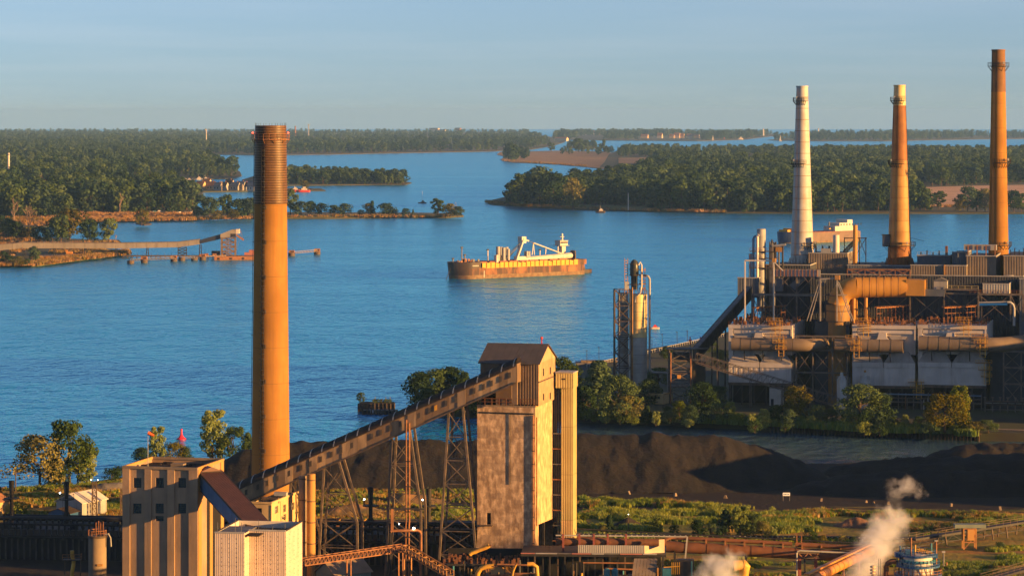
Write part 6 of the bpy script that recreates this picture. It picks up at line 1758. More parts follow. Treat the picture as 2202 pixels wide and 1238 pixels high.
# dark top of the concrete stack as a separate sleeve
def sooty_top():
    Y = 1003; s = Y/F; o = [q for q in COL.objects if q.get('label', '').startswith('tallest ochre')][0]
    h = (612-107)*s; r0, r1 = 46*s/2, 28*s/2; f = lambda z: r0+(r1-r0)*(z/h)**.92
    za = h-(198-107)*s
    MB().lathe([(f(za)+.03,za),(f(h)+.03,h+.02),(f(h)-.3,h+.02)], 48, cap=False).build('dark_top', _mats['sooty_concrete'], o, True)
sooty_top()

# --- main buildings, back to front: plain blocks with ribbed walls
def block(name, lab, x0p, x1p, ytop, yfront, depth, wall, zbot_p=None, label_y=None, rx=True, pitch=.8, parapet=True, D2=None):
    """building block whose front is on plant plane yfront, spanning picture columns x0p..x1p, roof at picture row ytop"""
    a = PF.y(x0p, ytop, yfront); b = PF.y(x1p, ytop, yfront)
    zb = PF.y((x0p+x1p)/2, zbot_p, yfront).z if zbot_p else 0.0
    o, fr = pthing(name, lab, 'building', a.x, yfront, zb)
    W, H = b.x-a.x, a.z-zb
    n = max(1, round(W/9)); 
    for k in range(n):
        mb = MB(); corrugated(mb, W*k/n+.02, W*(k+1)/n-.02, 0, H, 0, pitch, .045); mb.build('wall_panel', wall, o)
    n2 = max(1, round(depth/9))
    for k in range(n2):
        mb = MB(); corr_x(mb, depth*k/n2+.05, depth*(k+1)/n2-.02, 0, H, W, pitch, .045); mb.build('wall_panel', wall, o)
    MB().bx(.1, W-.1, .1, depth, 0, H-.25).build('core', T.steeldark, o)
    if parapet:
        PB('coping', T.sidingl, o, -.1, W+.1, -.12, .15, H+.01, H+.35); PB('coping', T.sidingl, o, W-.15, W+.1, .16, depth, H+.01, H+.35)
    return o, fr, W, H
P1 = block('boiler_house', 'dark boiler house block behind the white chimney with a sunlit end wall', 1738, 1822, 545, 45, 22, T.siding)
o, fr, W, H = P1
PB('roof_box', T.sidingl, o, W-.2, W+.6, 5, 10, H-6, H-2.5)
for k, px in enumerate((1762,1771,1778,1792)): 
    PM('roof_vent', T.steeldark, o, ((k+1)*2.2,3,H), ((k+1)*2.2,3,H+2.5), .5)
p = fr.y(1798, 505, 3); PT('white_flue', T.white, o, (p.x,3,H-.2), (p.x,3,p.z), 1.1, 16); PB('vent_box', T.sidingl, o, 4, 7, 2, 5, H, H+1.6)
p = fr.y(1839, 484, 4); q = fr.y(1832, 540, 4)
o2, f2 = pthing('flue_mast', 'tall thin flue pipe with an inclined truss behind the white chimney', 'pipework', 0, 0, 0)
p = PF.y(1839, 484, 52); z0_ = PF.y(1839, 552, 52).z; PT('flue', T.conc_gold, o2, (p.x,52,z0_-20), (p.x,52,p.z), .75, 16)
for px in (1816,1848,1862):
    p = PF.y(px, 510, 54); PM('post', T.steeldark, o2, (p.x,54,z0_-20), (p.x,54,p.z), .3)
a, b = PF.y(1816,512,54), PF.y(1864,512,54); PM('beam', T.steeldark, o2, a, b, .3)
a, b = PF.y(1813,540,53), PF.y(1840,512,53); brace(o2, a, b, a+Vector((0,0,-1.6)), b+Vector((0,0,-1.6)), 6, T.steelrust, .2)
for (u, v) in ((1840,1862),(1862,1848)): PM('brace', T.steeldark, o2, PF.y(u,550,54), PF.y(v,512,54), .18)
P2 = block('turbine_hall', 'long dark plant roof block spanning behind the middle chimney', 1822, 1990, 571, 42, 30, T.sidingb)
P3 = block('boiler_house', 'low blue grey roof house right of the middle chimney', 1972, 2044, 550, 48, 14, T.sidingb)
o, fr, W, H = P3
PM('roof_vent', T.rust, o, (W*.85,4,H), (W*.85,4,H+3.2), .8); railing(o, [(0,1,H),(W,1,H)], 1.2, T.sidingl, 2)
for k in range(4): PM('roof_vent', T.steeldark, o, (1+k*2,3,H), (1+k*2,3,H+1.2+.5*(k % 2)), .4)
P4 = block('boiler_house', 'brown ribbed boiler house left of the tallest chimney', 2078, 2142, 551, 34, 30, T.siding)
o, fr, W, H = P4
P4b = block('boiler_house', 'dark blue grey block behind the brown ribbed boiler house', 2047, 2080, 543, 38, 20, T.sidingb)
for k in range(4): PM('roof_post', T.rustlight, P4[0], (.4+k*2.9,2,H), (.4+k*2.9,2,H+3.6), .35)
PB('roof_duct', T.sidingl, P4[0], -1, 9.5, 2.5, 5, H+1.9, H+3.7)
P5 = block('boiler_house', 'long grey ribbed wall under the brown boiler house', 1958, 2078, 571, 30, 12, T.siding)
PB('amber_post', T.conc_gold, P5[0], P5[2]*.60, P5[2]*.62, -.5, -.05, 0, P5[3]+.4)
P6 = block('boiler_house', 'sunlit ribbed boiler house right of the tallest chimney', 2158, 2330, 551, 33, 40, T.siding)
for k in range(4): PM('roof_vent', T.steeldark, P6[0], (2+k*1.4,3,P6[3]), (2+k*1.4,3,P6[3]+2.0+.6*(k % 2)), .3)
o = P6[0]; q = P6[1].y(2190, 605, -1.0); mb = MB(); mb.tube((q.x-3,-1.5,q.z-7),(q.x-3,-1.5,q.z+2),1.6,16); mb.build('corner_duct', T.sidingl, o, True)
P7 = block('boiler_house', 'blue grey plain block at the far right edge of the plant', 2192, 2330, 600, 16, 16, T.sidingb)
# left end: boiler house tower with pipes, annex and lower block
P8 = block('boiler_house', 'dark end block of the plant behind the steel frames', 1640, 1742, 570, 30, 26, T.steelwall if 'steelwall' in MT else M('dark_blue_wall', (.045,.05,.062), (.032,.035,.045), .4, .7))
P9 = block('annex_building', 'blue grey annex at the top of the steep conveyor', 1586, 1632, 598, 22, 10, T.sidingb, zbot_p=640)
P10 = block('boiler_house', 'deep dark boiler wall across the middle of the plant', 1742, 2200, 590, 24, 5, _mats['dark_blue_wall'])
def end_vessels():
    o, fr = pthing('absorber_vessel', 'grey round vessel on the left end of the plant roof with blue pipes', 'vessel', 0, 26, 0)
    zb = PF.y(1637, 590, 26).z
    p = fr.y(1637, 493, 0); r = 9.5*.155
    MB().lathe([(r,zb-12),(r,p.z),(r*.9,p.z+.15)], 24).build('shell', T.sidingl, o, True).location = (p.x, 0, 0)
    MB().lathe([(r*.7,zb-12),(r*.7,p.z-4.5),(r*.3,p.z-4)], 20).build('shell', T.steel, o, True).location = (p.x+3.6, -.3, 0)
    a = fr.y(1620, 508, -1.5); 
    MB().path([(a.x,-1.5,zb-14),(a.x,-1.5,a.z-.8),(a.x+.3,-1.5,a.z-.2),(a.x+.9,-1.5,a.z),(p.x-1,-1,a.z)], .42, 10).build('blue_pipe', T.bluepipe, o, True)
    a = fr.y(1628.5, 505, -2.0); MB().path([(a.x,-2,zb-6),(a.x,-2,a.z-.5),(a.x+.5,-2,a.z)], .5, 10).build('white_pipe', T.white, o, True)
    for px, t, b in [(1612,545,640),(1615,545,640)]:
        q = fr.y(px,t,-1.8); w = fr.y(px,b,-1.8); PT('blue_pipe', T.bluepipe, o, (q.x,-1.8,w.z), (q.x,-1.8,q.z), .28, 8)
    for py in (540,555,575): 
        q = fr.y(1612,py,-2.4); w = fr.y(1672,py,-2.4); PB('platform', T.steelrust, o, q.x, w.x, -2.4, 1.5, q.z-.2, q.z); railing(o, [(q.x,-2.4,q.z),(w.x,-2.4,q.z)], 1.1, T.rust, 1.6)
    for k, (px, t) in enumerate([(1656,520),(1660,515),(1663,526),(1668,520),(1675,530),(1683,528)]):
        q = fr.y(px,t,-1); PT('stand_pipe', T.steeldark if k % 2 else T.steel, o, (q.x,-1,zb-4), (q.x,-1,q.z), .3, 8)
    q = fr.y(1660,529,-1.5); w = fr.y(1690,526,-1.5); PT('cross_pipe', T.sidingl, o, q, w, .35, 8)
    q = fr.y(1655,535,-1.2); PB('amber_box', T.conc_gold, o, q.x+2, q.x+4, -1.4, 0, q.z-1, q.z+.6)
end_vessels()

# --- precipitators with front ducts
def precip(x0, x1, lab, ylo=826, right=None):
    a = PF.y(x0, 698, 0); b = PF.y(x1, 698, 0)
    o, fr = pthing('precipitator', lab, 'precipitator', a.x, 0, 0)
    W, Ht = b.x-a.x, a.z; D = 36
    zz = lambda py: fr.y((x0+x1)/2, py, 0).z
    W2 = W/2
    # upper casing
    MB().bx(0,W,.6,D,zz(762),Ht).build('casing', T.precip, o)
    PB('top_band', T.precip, o, -.1, W+.1, -.25, .59, zz(707), Ht); PB('second_band', T.precip, o, 1.6, W-.1, -.1, .59, zz(717), zz(710))
    for k in range(2):
        x = W2*k
        # recessed inlet trapezoids flanked by a pale spout
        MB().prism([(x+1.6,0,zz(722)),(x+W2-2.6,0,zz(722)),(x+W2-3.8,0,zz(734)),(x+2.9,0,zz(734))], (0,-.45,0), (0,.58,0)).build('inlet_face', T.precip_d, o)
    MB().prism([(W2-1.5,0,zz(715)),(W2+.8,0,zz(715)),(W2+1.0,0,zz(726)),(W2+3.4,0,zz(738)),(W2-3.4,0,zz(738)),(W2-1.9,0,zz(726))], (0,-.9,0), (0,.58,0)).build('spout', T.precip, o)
    PB('corner_post', T.precip, o, 0, 1.4, -.2, .59, zz(790), zz(707.5)); PB('corner_post', T.precip, o, W-.5, W, -.2, .59, zz(762), zz(707.5))
    # hopper slopes and lower box
    for k in range(2):
        x = W2*k+.1; w_ = W2-.2; t0, t1 = zz(755), zz(779)
        ins = w_*.22
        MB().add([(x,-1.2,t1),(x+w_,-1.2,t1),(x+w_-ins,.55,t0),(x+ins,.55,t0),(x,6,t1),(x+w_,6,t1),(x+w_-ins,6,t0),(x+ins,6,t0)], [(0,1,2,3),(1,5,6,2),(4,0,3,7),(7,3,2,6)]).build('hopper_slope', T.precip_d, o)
        MB().bx(x,x+w_,-1.3,8,zz(789),t1).build('hopper_band', T.precip, o)
        mb = MB(); corrugated(mb, x+.05, x+w_-.05, zz(ylo), zz(789)-.02, -1.0, 1.6, .05); mb.build('lower_panel', T.precip, o)
    MB().bx(.1,W-.1,-.9,D-4,zz(ylo),zz(789)).build('lower_core', T.precip, o)
    PB('bottom_beam', T.steelrust, o, -.2, W+.2, -1.3, -.6, zz(ylo)-.9, zz(ylo)-.02)
    # right wall ribs
    for k in range(8): PB('wall_rib', T.precip, o, W+.0, W+.45, 2+k*4.4, 2.6+k*4.4, zz(745), Ht+.3)
    # legs and braces under the box
    for k in range(6):
        x = .4+(W-.8)*k/5; PM('leg', T.steeldark, o, (x,-.5,0), (x,-.5,zz(ylo)-.9), .5)
        if k < 5: PM('leg_brace', T.steeldark, o, (x,-.5,.5), (x+(W-.8)/5,-.5,zz(ylo)-1), .2)
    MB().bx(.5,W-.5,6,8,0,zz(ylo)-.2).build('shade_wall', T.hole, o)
    # clutter of rappers and cabinets on the roof
    r = random.Random(int(x0)); mb = MB(); ml = MB()
    for k in range(150):
        x, y = r.uniform(0,W), r.uniform(-.2,D); h = r.uniform(.4,1.7); s = r.uniform(.12,.4); (ml if r.random() < .5 else mb).bx(x-s,x+s,y-s,y+s,Ht,Ht+h)
    q = mb.build('roof_equipment', T.rust, o); q['kind'] = 'stuff'; q = ml.build('roof_cabinets', T.rustlight, o); q['kind'] = 'stuff'
    railing(o, [(0,-.2,Ht),(W,-.2,Ht)], 1.1, T.rust, 1.6)
    # bus-duct gantry standing on the roof
    gx0, gx1 = W*.35, W*.78; hz = Ht+5.2
    for k in range(9):
        x = gx0+(gx1-gx0)*k/8; y = 6+k*1.3
        PM('gantry_post', T.rust, o, (x,y,Ht), (x,y,hz), .18)
        PB('gantry_head', T.rustlight, o, x-.5, x+.5, y-.8, y+.8, hz+.01, hz+.25)
        PM('gantry_post', T.rustlight, o, (x+.3,y-2,Ht), (x+.3,y-2,Ht+2.2), .32)
    PM('gantry_beam', T.rustlight, o, (gx0,6,hz-.2), (gx1,6+8*1.3,hz-.2), .25); PM('gantry_beam', T.rust, o, (gx0,6,hz-2), (gx1,6+8*1.3,hz-2), .18)
    return o, fr, W, zz
PR1 = precip(1567, 1703, 'leftmost pale precipitator box beside the steep conveyor', 822)
PR2 = precip(1833, 1969, 'middle pale precipitator box behind the short dark duct', 828)
PR3 = precip(1974, 2121, 'rightmost pale precipitator box under the tallest chimney', 827)
def front_duct(xa, xb, y0, y1, yplane, lab, mat, bend=None):
    a = PF.y(xa, (y0+y1)/2, yplane); b = PF.y(xb, (y0+y1)/2, yplane); r = (y1-y0)/2*.148
    o, fr = pthing('flue_duct', lab, 'duct', a.x, yplane, a.z)
    L = b.x-a.x; n = max(3, int(L/3.2))
    for k in range(n):
        MB().tube((L*k/n,0,0),(L*(k+1)/n-.06,0,0), r, 28).build('duct_length', mat, o, True)
        if k: MB().tube((L*k/n-.12,0,0),(L*k/n+.05,0,0), r+.06, 28).build('joint_ring', mat, o, True)
    if bend:
        pts = [Vector((L,0,0))]+[Vector((L,0,0))+Vector(q) for q in bend]
        MB().path(pts, r*.99, 28).build('duct_bend', mat, o, True)
    for k in range(3): PM('saddle', T.steeldark, o, (L*(.2+.3*k),0,-r-.05), (L*(.2+.3*k),1.2,-r-3), .3)
    return o
front_duct(1574, 1706, 725, 753, -3.2, 'long brown duct across the leftmost precipitator', T.ductbrown, [(3,0.1,0),(6,1.2,0),(8.5,3.6,0),(9.5,7,0)])
front_duct(1796, 1943, 728, 756, -3.2, 'dark duct across the middle precipitator', T.ductbrown)
front_duct(1976, 2112, 723, 754, -3.2, 'long brown duct across the rightmost precipitator', T.ductbrown, [(3,0.1,0),(6.5,1.2,.1),(9.5,3.0,.4),(13,3.4,.8),(18,3.4,1.0)])
def ladder_tower(xa, ytop, ybot, yplane, lab):
    a = PF.y(xa, ytop, yplane); b = PF.y(xa, ybot, yplane)
    o, fr = pthing('ladder_tower', lab, 'ladder', a.x, yplane, b.z); h = a.z-b.z
    for x in (-.8,.8): PM('rail', T.yellow, o, (x,0,0), (x,0,h), .18)
    for k in range(int(h/1.1)): PM('rung', T.yellow, o, (-.8,0,k*1.1), (.8,0,k*1.1), .1)
    for k in range(3): 
        z = h*(.35+.3*k); PB('landing', T.rustgold, o, -1.8-.8*k, 1.6, -.5, .9, z-.1, z+.05)
        railing(o, [(-1.8-.8*k,-.5,z),(1.6,-.5,z)], 1.0, T.yellow, 1)
ladder_tower(1672, 688, 722, -1.5, 'yellow caged ladder above the leftmost duct'); ladder_tower(1680, 722, 766, -5.6, 'yellow ladder frame before the leftmost duct')
ladder_tower(1862, 688, 724, -1.5, 'yellow ladder above the middle duct'); ladder_tower(1842, 725, 769, -5.6, 'dim yellow ladder frame before the middle duct')
ladder_tower(2078, 686, 722, -1.5, 'bright yellow ladder above the right duct'); ladder_tower(2113, 722, 768, -5.6, 'bright yellow ladder frame before the right duct')
ladder_tower(2122, 778, 826, -1.8, 'amber ladder on the corner of the right precipitator')
ladder_tower(1976, 820, 858, -2.5, 'amber stair under the gap between the precipitators')

# --- ochre riser duct bending over to the right
def big_duct():
    a = PF.y(1802, 650, 6); r = 25*.152
    o, fr = pthing('flue_duct', 'huge ochre flue duct rising and bending right into the boiler house', 'duct', a.x, 6, 0)
    zt = fr.y(1830, 618, 0).z; b = fr.y(1950, 616, 4); rh = 20*.152
    pts = [(0,0,0),(0,0,zt-7),(0,0,zt-5.5),(.5,.05,zt-3.2),(1.8,.1,zt-1.3),(3.8,.2,zt-.3),(6,.4,zt)]
    MB().path(pts[:3], r, 32).build('riser', T.ductgold2, o, True)
    MB().path(pts[2:], rh*1.1, 32).build('elbow', T.ductgold, o, True)
    L = b.x; n = 7
    for k in range(n):
        x0, x1 = 5.8+(L-5.8)*k/n, 5.8+(L-5.8)*(k+1)/n-.05
        MB().tube((x0,.4+3*k/n,zt+.25*k/n),(x1,.4+3*(k+1)/n,zt+.25*(k+1)/n), rh+.15, 32).build('duct_length', T.ductgold, o, True)
        MB().tube((x0-.1,.4+3*k/n,zt+.25*k/n),(x0+.1,.4+3*k/n,zt+.25*k/n), rh+.24, 32).build('joint_ring', T.rustgold, o, True)
    PB('end_box', T.ductgold, o, L, L+6, .5, 8, zt-2.4, zt+2.6)
    for px, t, bb in [(1836,640,690),(1862,640,690)]:
        q = fr.y(px,t,1); w = fr.y(px,bb,1); PT('column', T.conc_gold, o, (q.x,1,0), (q.x,1,q.z), .55, 12)
    q = fr.y(1818,640,1.5); w = fr.y(1842,686,1.5); MB().bx(q.x,w.x,1.5,4,0,q.z).build('branch_duct', T.ductgold, o)
    for py in (634,668,690): 
        z = fr.y(1800,py,0).z; MB().lathe([(r+.02,-.15),(r+.14,-.12),(r+.14,.12),(r+.02,.15)], 32, cap=False).build('stiffener', T.steelrust, o, True).location = (0,0,z)
big_duct()

# --- open steel frames
def frame(lab, xcols, yrows, yplane, mat, xbr=True, heavy=(), wcol=.45, wbr=.2, name='steel_frame', ybot=None):
    """columns at picture columns, beams at picture rows, crosses between"""
    a = PF.y(xcols[0], yrows[0], yplane)
    o, fr = pthing(name, lab, 'steel frame', a.x, yplane, 0)
    zr = [fr.y(xcols[0], y, 0).z for y in yrows]; xc = [fr.y(x, yrows[0], 0).x for x in xcols]
    for x in xc: PM('column', mat, o, (x,0,zr[-1] if ybot is None else 0), (x,0,zr[0]), wcol)
    for z in zr[:-1] if ybot is None else zr: PM('beam', mat, o, (xc[0],0,z), (xc[-1],0,z), wcol, wcol*1.2)
    if xbr:
        for i in range(len(xc)-1):
            for k in range(len(zr)-1):
                PM('brace', mat, o, (xc[i],.05,zr[k]), (xc[i+1],.05,zr[k+1]), wbr); PM('brace', mat, o, (xc[i+1],.05,zr[k]), (xc[i],.05,zr[k+1]), wbr)
    return o, fr, xc, zr
o, fr, xc, zr = frame('steel frame with a pale panel band below the white chimney', [1662,1713,1763], [579,632,690], 10, T.frame)
n = 13; a, b = fr.y(1663,579,-.3), fr.y(1765,595,-.3)
for k in range(n):
    x0 = a.x+(b.x-a.x)*k/n; PB('band_panel', T.sidingl, o, x0+.05, a.x+(b.x-a.x)*(k+1)/n-.12, -.4, -.25, b.z, a.z); PB('band_post', T.rustlight, o, x0-.1, x0+.12, -.7, -.42, b.z, a.z)
q = fr.y(1655,632,-.3); w = fr.y(1763,637,-.3); PB('deck_edge', T.steel, o, q.x-5, w.x, -.5, .4, w.z, q.z)
q = fr.y(1687,607,-1); PB('fan_casing', T.sidingb, o, q.x-4, q.x-1, 1, 4, q.z-3, q.z+1); MB().prism([(q.x+3,0,q.z-2.5),(q.x+6.5,0,q.z+1),(q.x+5,0,q.z+2.2),(q.x+1.2,0,q.z-1)], (0,1,0), (0,4,0)).build('fan_chute', T.sidingb, o)
MB().prism([(q.x+9,0,q.z+2),(q.x+12,0,q.z-1.5),(q.x+13,0,q.z+1)], (0,1,0), (0,4,0)).build('fan_chute', T.sidingb, o)
o, fr, xc, zr = frame('white pipe portal frame at the left end of the plant', [1602,1664], [560,690], 4, T.white, False, wcol=.4)
PM('brace', T.white, o, (xc[1],0,zr[0]-.2), (xc[1]+3,0,zr[0]-3.2), .25); PB('corner_box', T.conc_gold, o, xc[1]-.5, xc[1]+.7, -.6, .5, zr[0]-.4, zr[0]+.8)
o, fr, xc, zr = frame('inner steel frame around the left boiler end', [1617,1640,1662], [632,690], 13, T.frame)
frame('steel frame behind the ochre duct', [1832,1890,1957], [578,632,690], 16, T.frame)
frame('dark steel frame between the middle chimney and the brown block', [1957,2030,2110], [630,690], 12, T.frame)
o, fr, xc, zr = frame('long roof truss below the middle chimney', [1822,1860,1892,1925,1957], [579,592], 9, T.rustlight, wcol=.25)
o, fr, xc, zr = frame('railed walkway under the tallest chimney', [2032,2104], [622,630], 8, T.frame, False)
railing(o, [(xc[0],0,zr[0]),(xc[-1],0,zr[0])], 1.2, T.cream, 1.8, .12)
a = PF.y(1960, 622, 8); b = PF.y(2032, 637, 8); PB('girder', T.sidingb, o, a.x-xc[0]-PF.y(2032,622,8).x, 0-.1, -.3, .3, zr[0]-2.2, zr[0])
q = fr.y(2008, 612, 1); PB('cabin', T.sidingl, o, q.x, q.x+4.2, 1, 4, zr[0], zr[0]+2.6); MB().prism([(q.x-.3,.7,zr[0]+2.62),(q.x+2.1,.7,zr[0]+3.7),(q.x+4.5,.7,zr[0]+2.62)], (0,0,0), (0,3.6,0)).build('cabin_roof', T.steel, o)
# skirt house round the foot of the tallest chimney
o, fr, W, H = block('stack_house', 'pale clad house round the foot of the tallest chimney', 2113, 2170, 611, 10, 18, T.sidingl, zbot_p=632, parapet=True)
railing(o, [(-4,-.5,0),(W+4,-.5,0)], 1.2, T.rustlight, 1.6)
frame('dark frame carrying the tallest chimney deck', [2104,2173,2200], [632,690], 9, T.frame, wcol=.5)
o, fr = pthing('blue_pipe', 'bright blue pipe with a white bend under the tallest chimney', 'pipe', 0, 2, 0)
a, b = PF.y(2106,655,2), PF.y(2166,654,2); PT('blue_length', T.blue2 if 'blue2' in MT else M('bright_blue', (.02,.14,.42), None, rough=.4), o, (a.x,0,a.z), (b.x,0,b.z), .4, 12)
PT('silver_pipe', T.sidingl, o, (a.x,0,a.z+.7), (b.x,0,b.z+.75), .25, 10); c = PF.y(2178,700,2)
MB().path([(b.x,0,b.z+.6),(b.x+1,0,b.z+.55),(b.x+1.8,0,b.z-.1),(b.x+2.1,0,b.z-1.2),(b.x+2.1,0,c.z)], .42, 10).build('white_bend', T.sidingl, o, True)
# inclined A-frame bracing the ochre riser
o, fr = pthing('lattice_tower', 'tall pale lattice frame beside the ochre riser duct', 'steel frame', 0, 1, 0)
for (p0, p1, w_) in [((1764,600),(1764,690),.4),((1800,598),(1800,690),.4),((1764,600),(1800,598),.4),((1762,605),(1735,690),.25),((1766,605),(1742,690),.25),((1800,605),(1832,690),.28),((1803,605),(1836,690),.22),((1800,634),(1822,634),.25),((1800,634),(1810,690),.16),((1822,640),(1808,690),.16)]:
    PM('strut', T.frame_l if 'frame_l' in MT else M('pale_frame_steel', (.40,.36,.31), (.28,.24,.20), .6, .6), o, PF.y(*p0, 1)-Vector((0,1,0)), PF.y(*p1, 1)-Vector((0,1,0)), w_)
PB('corner_box', T.conc_gold, o, PF.y(1800,598,1).x-.6, PF.y(1800,598,1).x+.9, -.5, .5, PF.y(1800,598,1).z-.5, PF.y(1800,598,1).z+.9)
# dark riser wall between the precipitators and lower frames
o, fr = pthing('riser_wall', 'dark riser shaft between the left and middle precipitators', 'building', PF.y(1752,700,3).x, 3, 0)
MB().bx(0, PF.y(1826,700,3).x-PF.y(1752,700,3).x, .5, 20, 0, PF.y(1790,692,3).z).build('wall', _mats['dark_blue_wall'], o)
frame('lower steel frame between the left and middle precipitators', [1712,1748,1790,1822], [722,752,800,858], -1.0, T.frame, wcol=.4)
frame('lower steel frame right of the right precipitator', [2158,2196,2240], [755,790,825,870], -2.0, T.frame, wcol=.45)
o, fr = pthing('riser_wall', 'dark back wall right of the right precipitator', 'building', PF.y(2130,700,4).x, 4, 0); MB().bx(0,40,0,20,0,PF.y(2150,757,4).z).build('wall', _mats['dark_blue_wall'], o)
def pipe_bridge():
    a = PF.y(2118, 862, -8); b = PF.y(2330, 862, -8)
    o, fr = pthing('pipe_bridge', 'long low pipe bridge on posts at the right canal bank', 'pipework', a.x, -8, 0); L = b.x-a.x
    for k in range(5): PT('pipe', (T.steelrust,T.frame,T.sidingl)[k % 3], o, (0,.4*k,a.z-.5*k*.6), (L,.4*k,a.z-.5*k*.6), .18, 8)
    for k in range(14): PM('post', T.frame, o, (L*k/13,.5,0), (L*k/13,.5,a.z+1), .3); PB('lamp_box', T.frame, o, L*k/13-.4, L*k/13+.4, .2, .6, a.z+1.0, a.z+1.3)
    PM('beam', T.frame, o, (0,.5,a.z-2.6), (L,.5,a.z-2.6), .3)
    a2 = PF.y(1835, 835, -4); o, fr = pthing('pipe_rack', 'dim pipe rack under the middle precipitator', 'pipework', a2.x, -4, 0)
    L = PF.y(2110,835,-4).x-a2.x
    for k in range(3): PT('pipe', (T.bluepipe,T.steelrust,T.frame)[k], o, (0,0,a2.z-1.2*k-1.5), (L,0,a2.z-1.2*k-1.5), .2, 8)
    for k in range(18): PM('post', T.frame, o, (L*k/17,.4,0), (L*k/17,.4,a2.z-1), .25)
    r = random.Random(6)
    for k in range(14): x = r.uniform(0,L); PT('riser', r.choice([T.frame,T.rust,T.sidingl]), o, (x,-.3,0), (x,-.3,r.uniform(2,a2.z)), .15, 8)
pipe_bridge()
def small_silos():
    for px, t, b, lab, Y in [(1810,806,893,'slim white silo with rails standing before the plant wall',950),(1860,806,893,'white silo with ladder cage half hidden by trees',950)]:
        p = at(px, t, Y); o = thing('white_silo', lab, 'silo', (p.x, Y, 2.5)); h = p.z-2.5; r = 10.5*Y/F
        MB().lathe([(r,0),(r,h-1.6),(r*.6,h-.5),(.5,h-.2),(.5,h+.5),(.3,h+.9)], 24).build('shell', T.stackwhite, o, True)
        mb = MB()
        for k in range(10):
            a = 2*math.pi*k/10; c = a+.63; mb.beam((r*math.cos(a),r*math.sin(a),h-1.6),(r*math.cos(a),r*math.sin(a),h-.4),.08); mb.beam((r*math.cos(a),r*math.sin(a),h-.4),(r*math.cos(c),r*math.sin(c),h-.4),.08)
        mb.build('railing', T.sidingl, o)
        for x in (r+.35,r+1.0): PM('ladder_rail', T.sidingl, o, (x,-.3,0), (x,-.3,h-.6), .12)
        for k in range(int(h/1.2)): PM('ladder_rung', T.sidingl, o, (r+.35,-.3,k*1.2), (r+1.0,-.3,k*1.2), .08)
        PB('top_box', T.conc_gold, o, -.35,.35,-.4,.3,h+.9,h+1.5)
small_silos()
# --- conveyors at the left of the plant
def steep_conveyor():
    A = at(1496, 772, 975); B = PW(PF.y(1612, 640, 17).x, 17, PF.y(1612, 640, 17).z); d = B-A; L = math.hypot(d.x,d.y)
    o = thing('steep_conveyor', 'dark steep covered conveyor climbing to the left end of the plant', 'conveyor', A, math.atan2(d.y,d.x))
    def P(t,y,z): return Vector((L*t,y,d.z*t+z))
    w, h = 2.2, 3.6
    n = 30
    for k in range(n): MB().prism([P(k/n,0,h),P((k+1)/n-.006,0,h),P((k+1)/n-.006,0,h+.12+.1*(k % 2)),P(k/n,0,h+.12+.1*(k % 2))], (0,-w,0), (0,w,0)).build('roof_slat', T.slatdark, o)
    for s in (-1,1):
        PM('chord', T.steeldark, o, P(0,s*w,0), P(1,s*w,0), .35); PM('chord', T.steeldark, o, P(0,s*w,h), P(1,s*w,h), .35)
        for k in range(14): PM('post', T.steeldark, o, P(k/14,s*w,0), P(k/14,s*w,h), .18); PM('diagonal', T.steeldark, o, P(k/14,s*w,0), P((k+1)/14,s*w,h), .14)
    MB().prism([P(0,0,.2),P(1,0,.2),P(1,0,h-.1),P(0,0,h-.1)], (0,-w+.3,0), (0,w-.3,0)).build('belt_casing', T.black, o)
    railing(o, [P(0,-w-.3,h),P(1,-w-.3,h)], 1.0, T.steeldark, 1.6)
    for t in (.35,.6): 
        for s in (-1,1): PM('leg', T.steeldark, o, P(t,s*w,0), (L*t,s*w*1.3,2.5-A.z), .4)
steep_conveyor()
def lattice_box(name, lab, px0, px1, ptop, Y, dep, floors, mat, pz=2.5, w=.28, rz=0.0):
    a = at(px0, ptop, Y); b = at(px1, ptop, Y)
    o = thing(name, lab, 'tower', (a.x, Y, pz), rz); W = b.x-a.x; H = a.z-pz
    for y in (0, dep): brace(o, (0,y,0), (0,y,H), (W,y,0), (W,y,H), floors, mat, w*.7, w*1.4)
    for x in (0, W): brace(o, (x,0,0), (x,0,H), (x,dep,0), (x,dep,H), floors, mat, w*.6, legs=False)
    return o, W, H
o, W, H = lattice_box('transfer_tower', 'rusty lattice transfer tower where the two plant conveyors meet', 1440, 1487, 752, 968, 6, 5, T.frame)
PB('roof', T.steeldark, o, -.8, W+5.5, -.6, 6.6, H+.05, H+.35)
for z in (.3,.55,.78): PB('floor', T.steelrust, o, -.3, W+.3, -.2, 6.2, H*z, H*z+.2)
PB('machine_house', T.steeldark, o, 1.2, W-.6, 1, 5, H*.79, H-1.0); PB('chute', T.black, o, W+.5, W+4.5, .5, 4.5, H*.25, H*.78); PB('amber_box', T.conc_gold, o, 2.4, 3.6, -.4, .6, H*.46, H*.53)
for x in (.3, W-.3): PT('downpipe', T.rustlight, o, (x,-.45,0), (x,-.45,H*.95), .2, 8)
MB().path([(W-1.2,-.8,0),(W-1.2,-.8,3.6),(W-.9,-.8,4.2),(W-.2,-.8,4.4)], .3, 8).build('white_bend', T.sidingl, o, True)
for px, lab in [(1484,'red and white navigation marker post beside the transfer tower roof'),(1506,'red marker post at the foot of the steep conveyor')]:
    p = at(px, 724, 990); q = thing('marker_post', lab, 'post', (p.x, 990, p.z-5)); PM('pole', T.red, q, (0,0,-2), (0,0,5), .3); PB('cross_box', T.red, q, -.5,.5,-.2,.2,3.6,4.1); PB('band', T.sidingl, q, -.2,.2,-.2,.2,1.6,2.4)
truss_conv('truss_conveyor', 'long dark lattice conveyor descending right across the left precipitator', at(1498,780,958), at(1805,876,948), 3.0, 3.0, 26, T.frame, [(.15,2.5),(.38,2.5),(.6,2.5),(.8,2.5)])
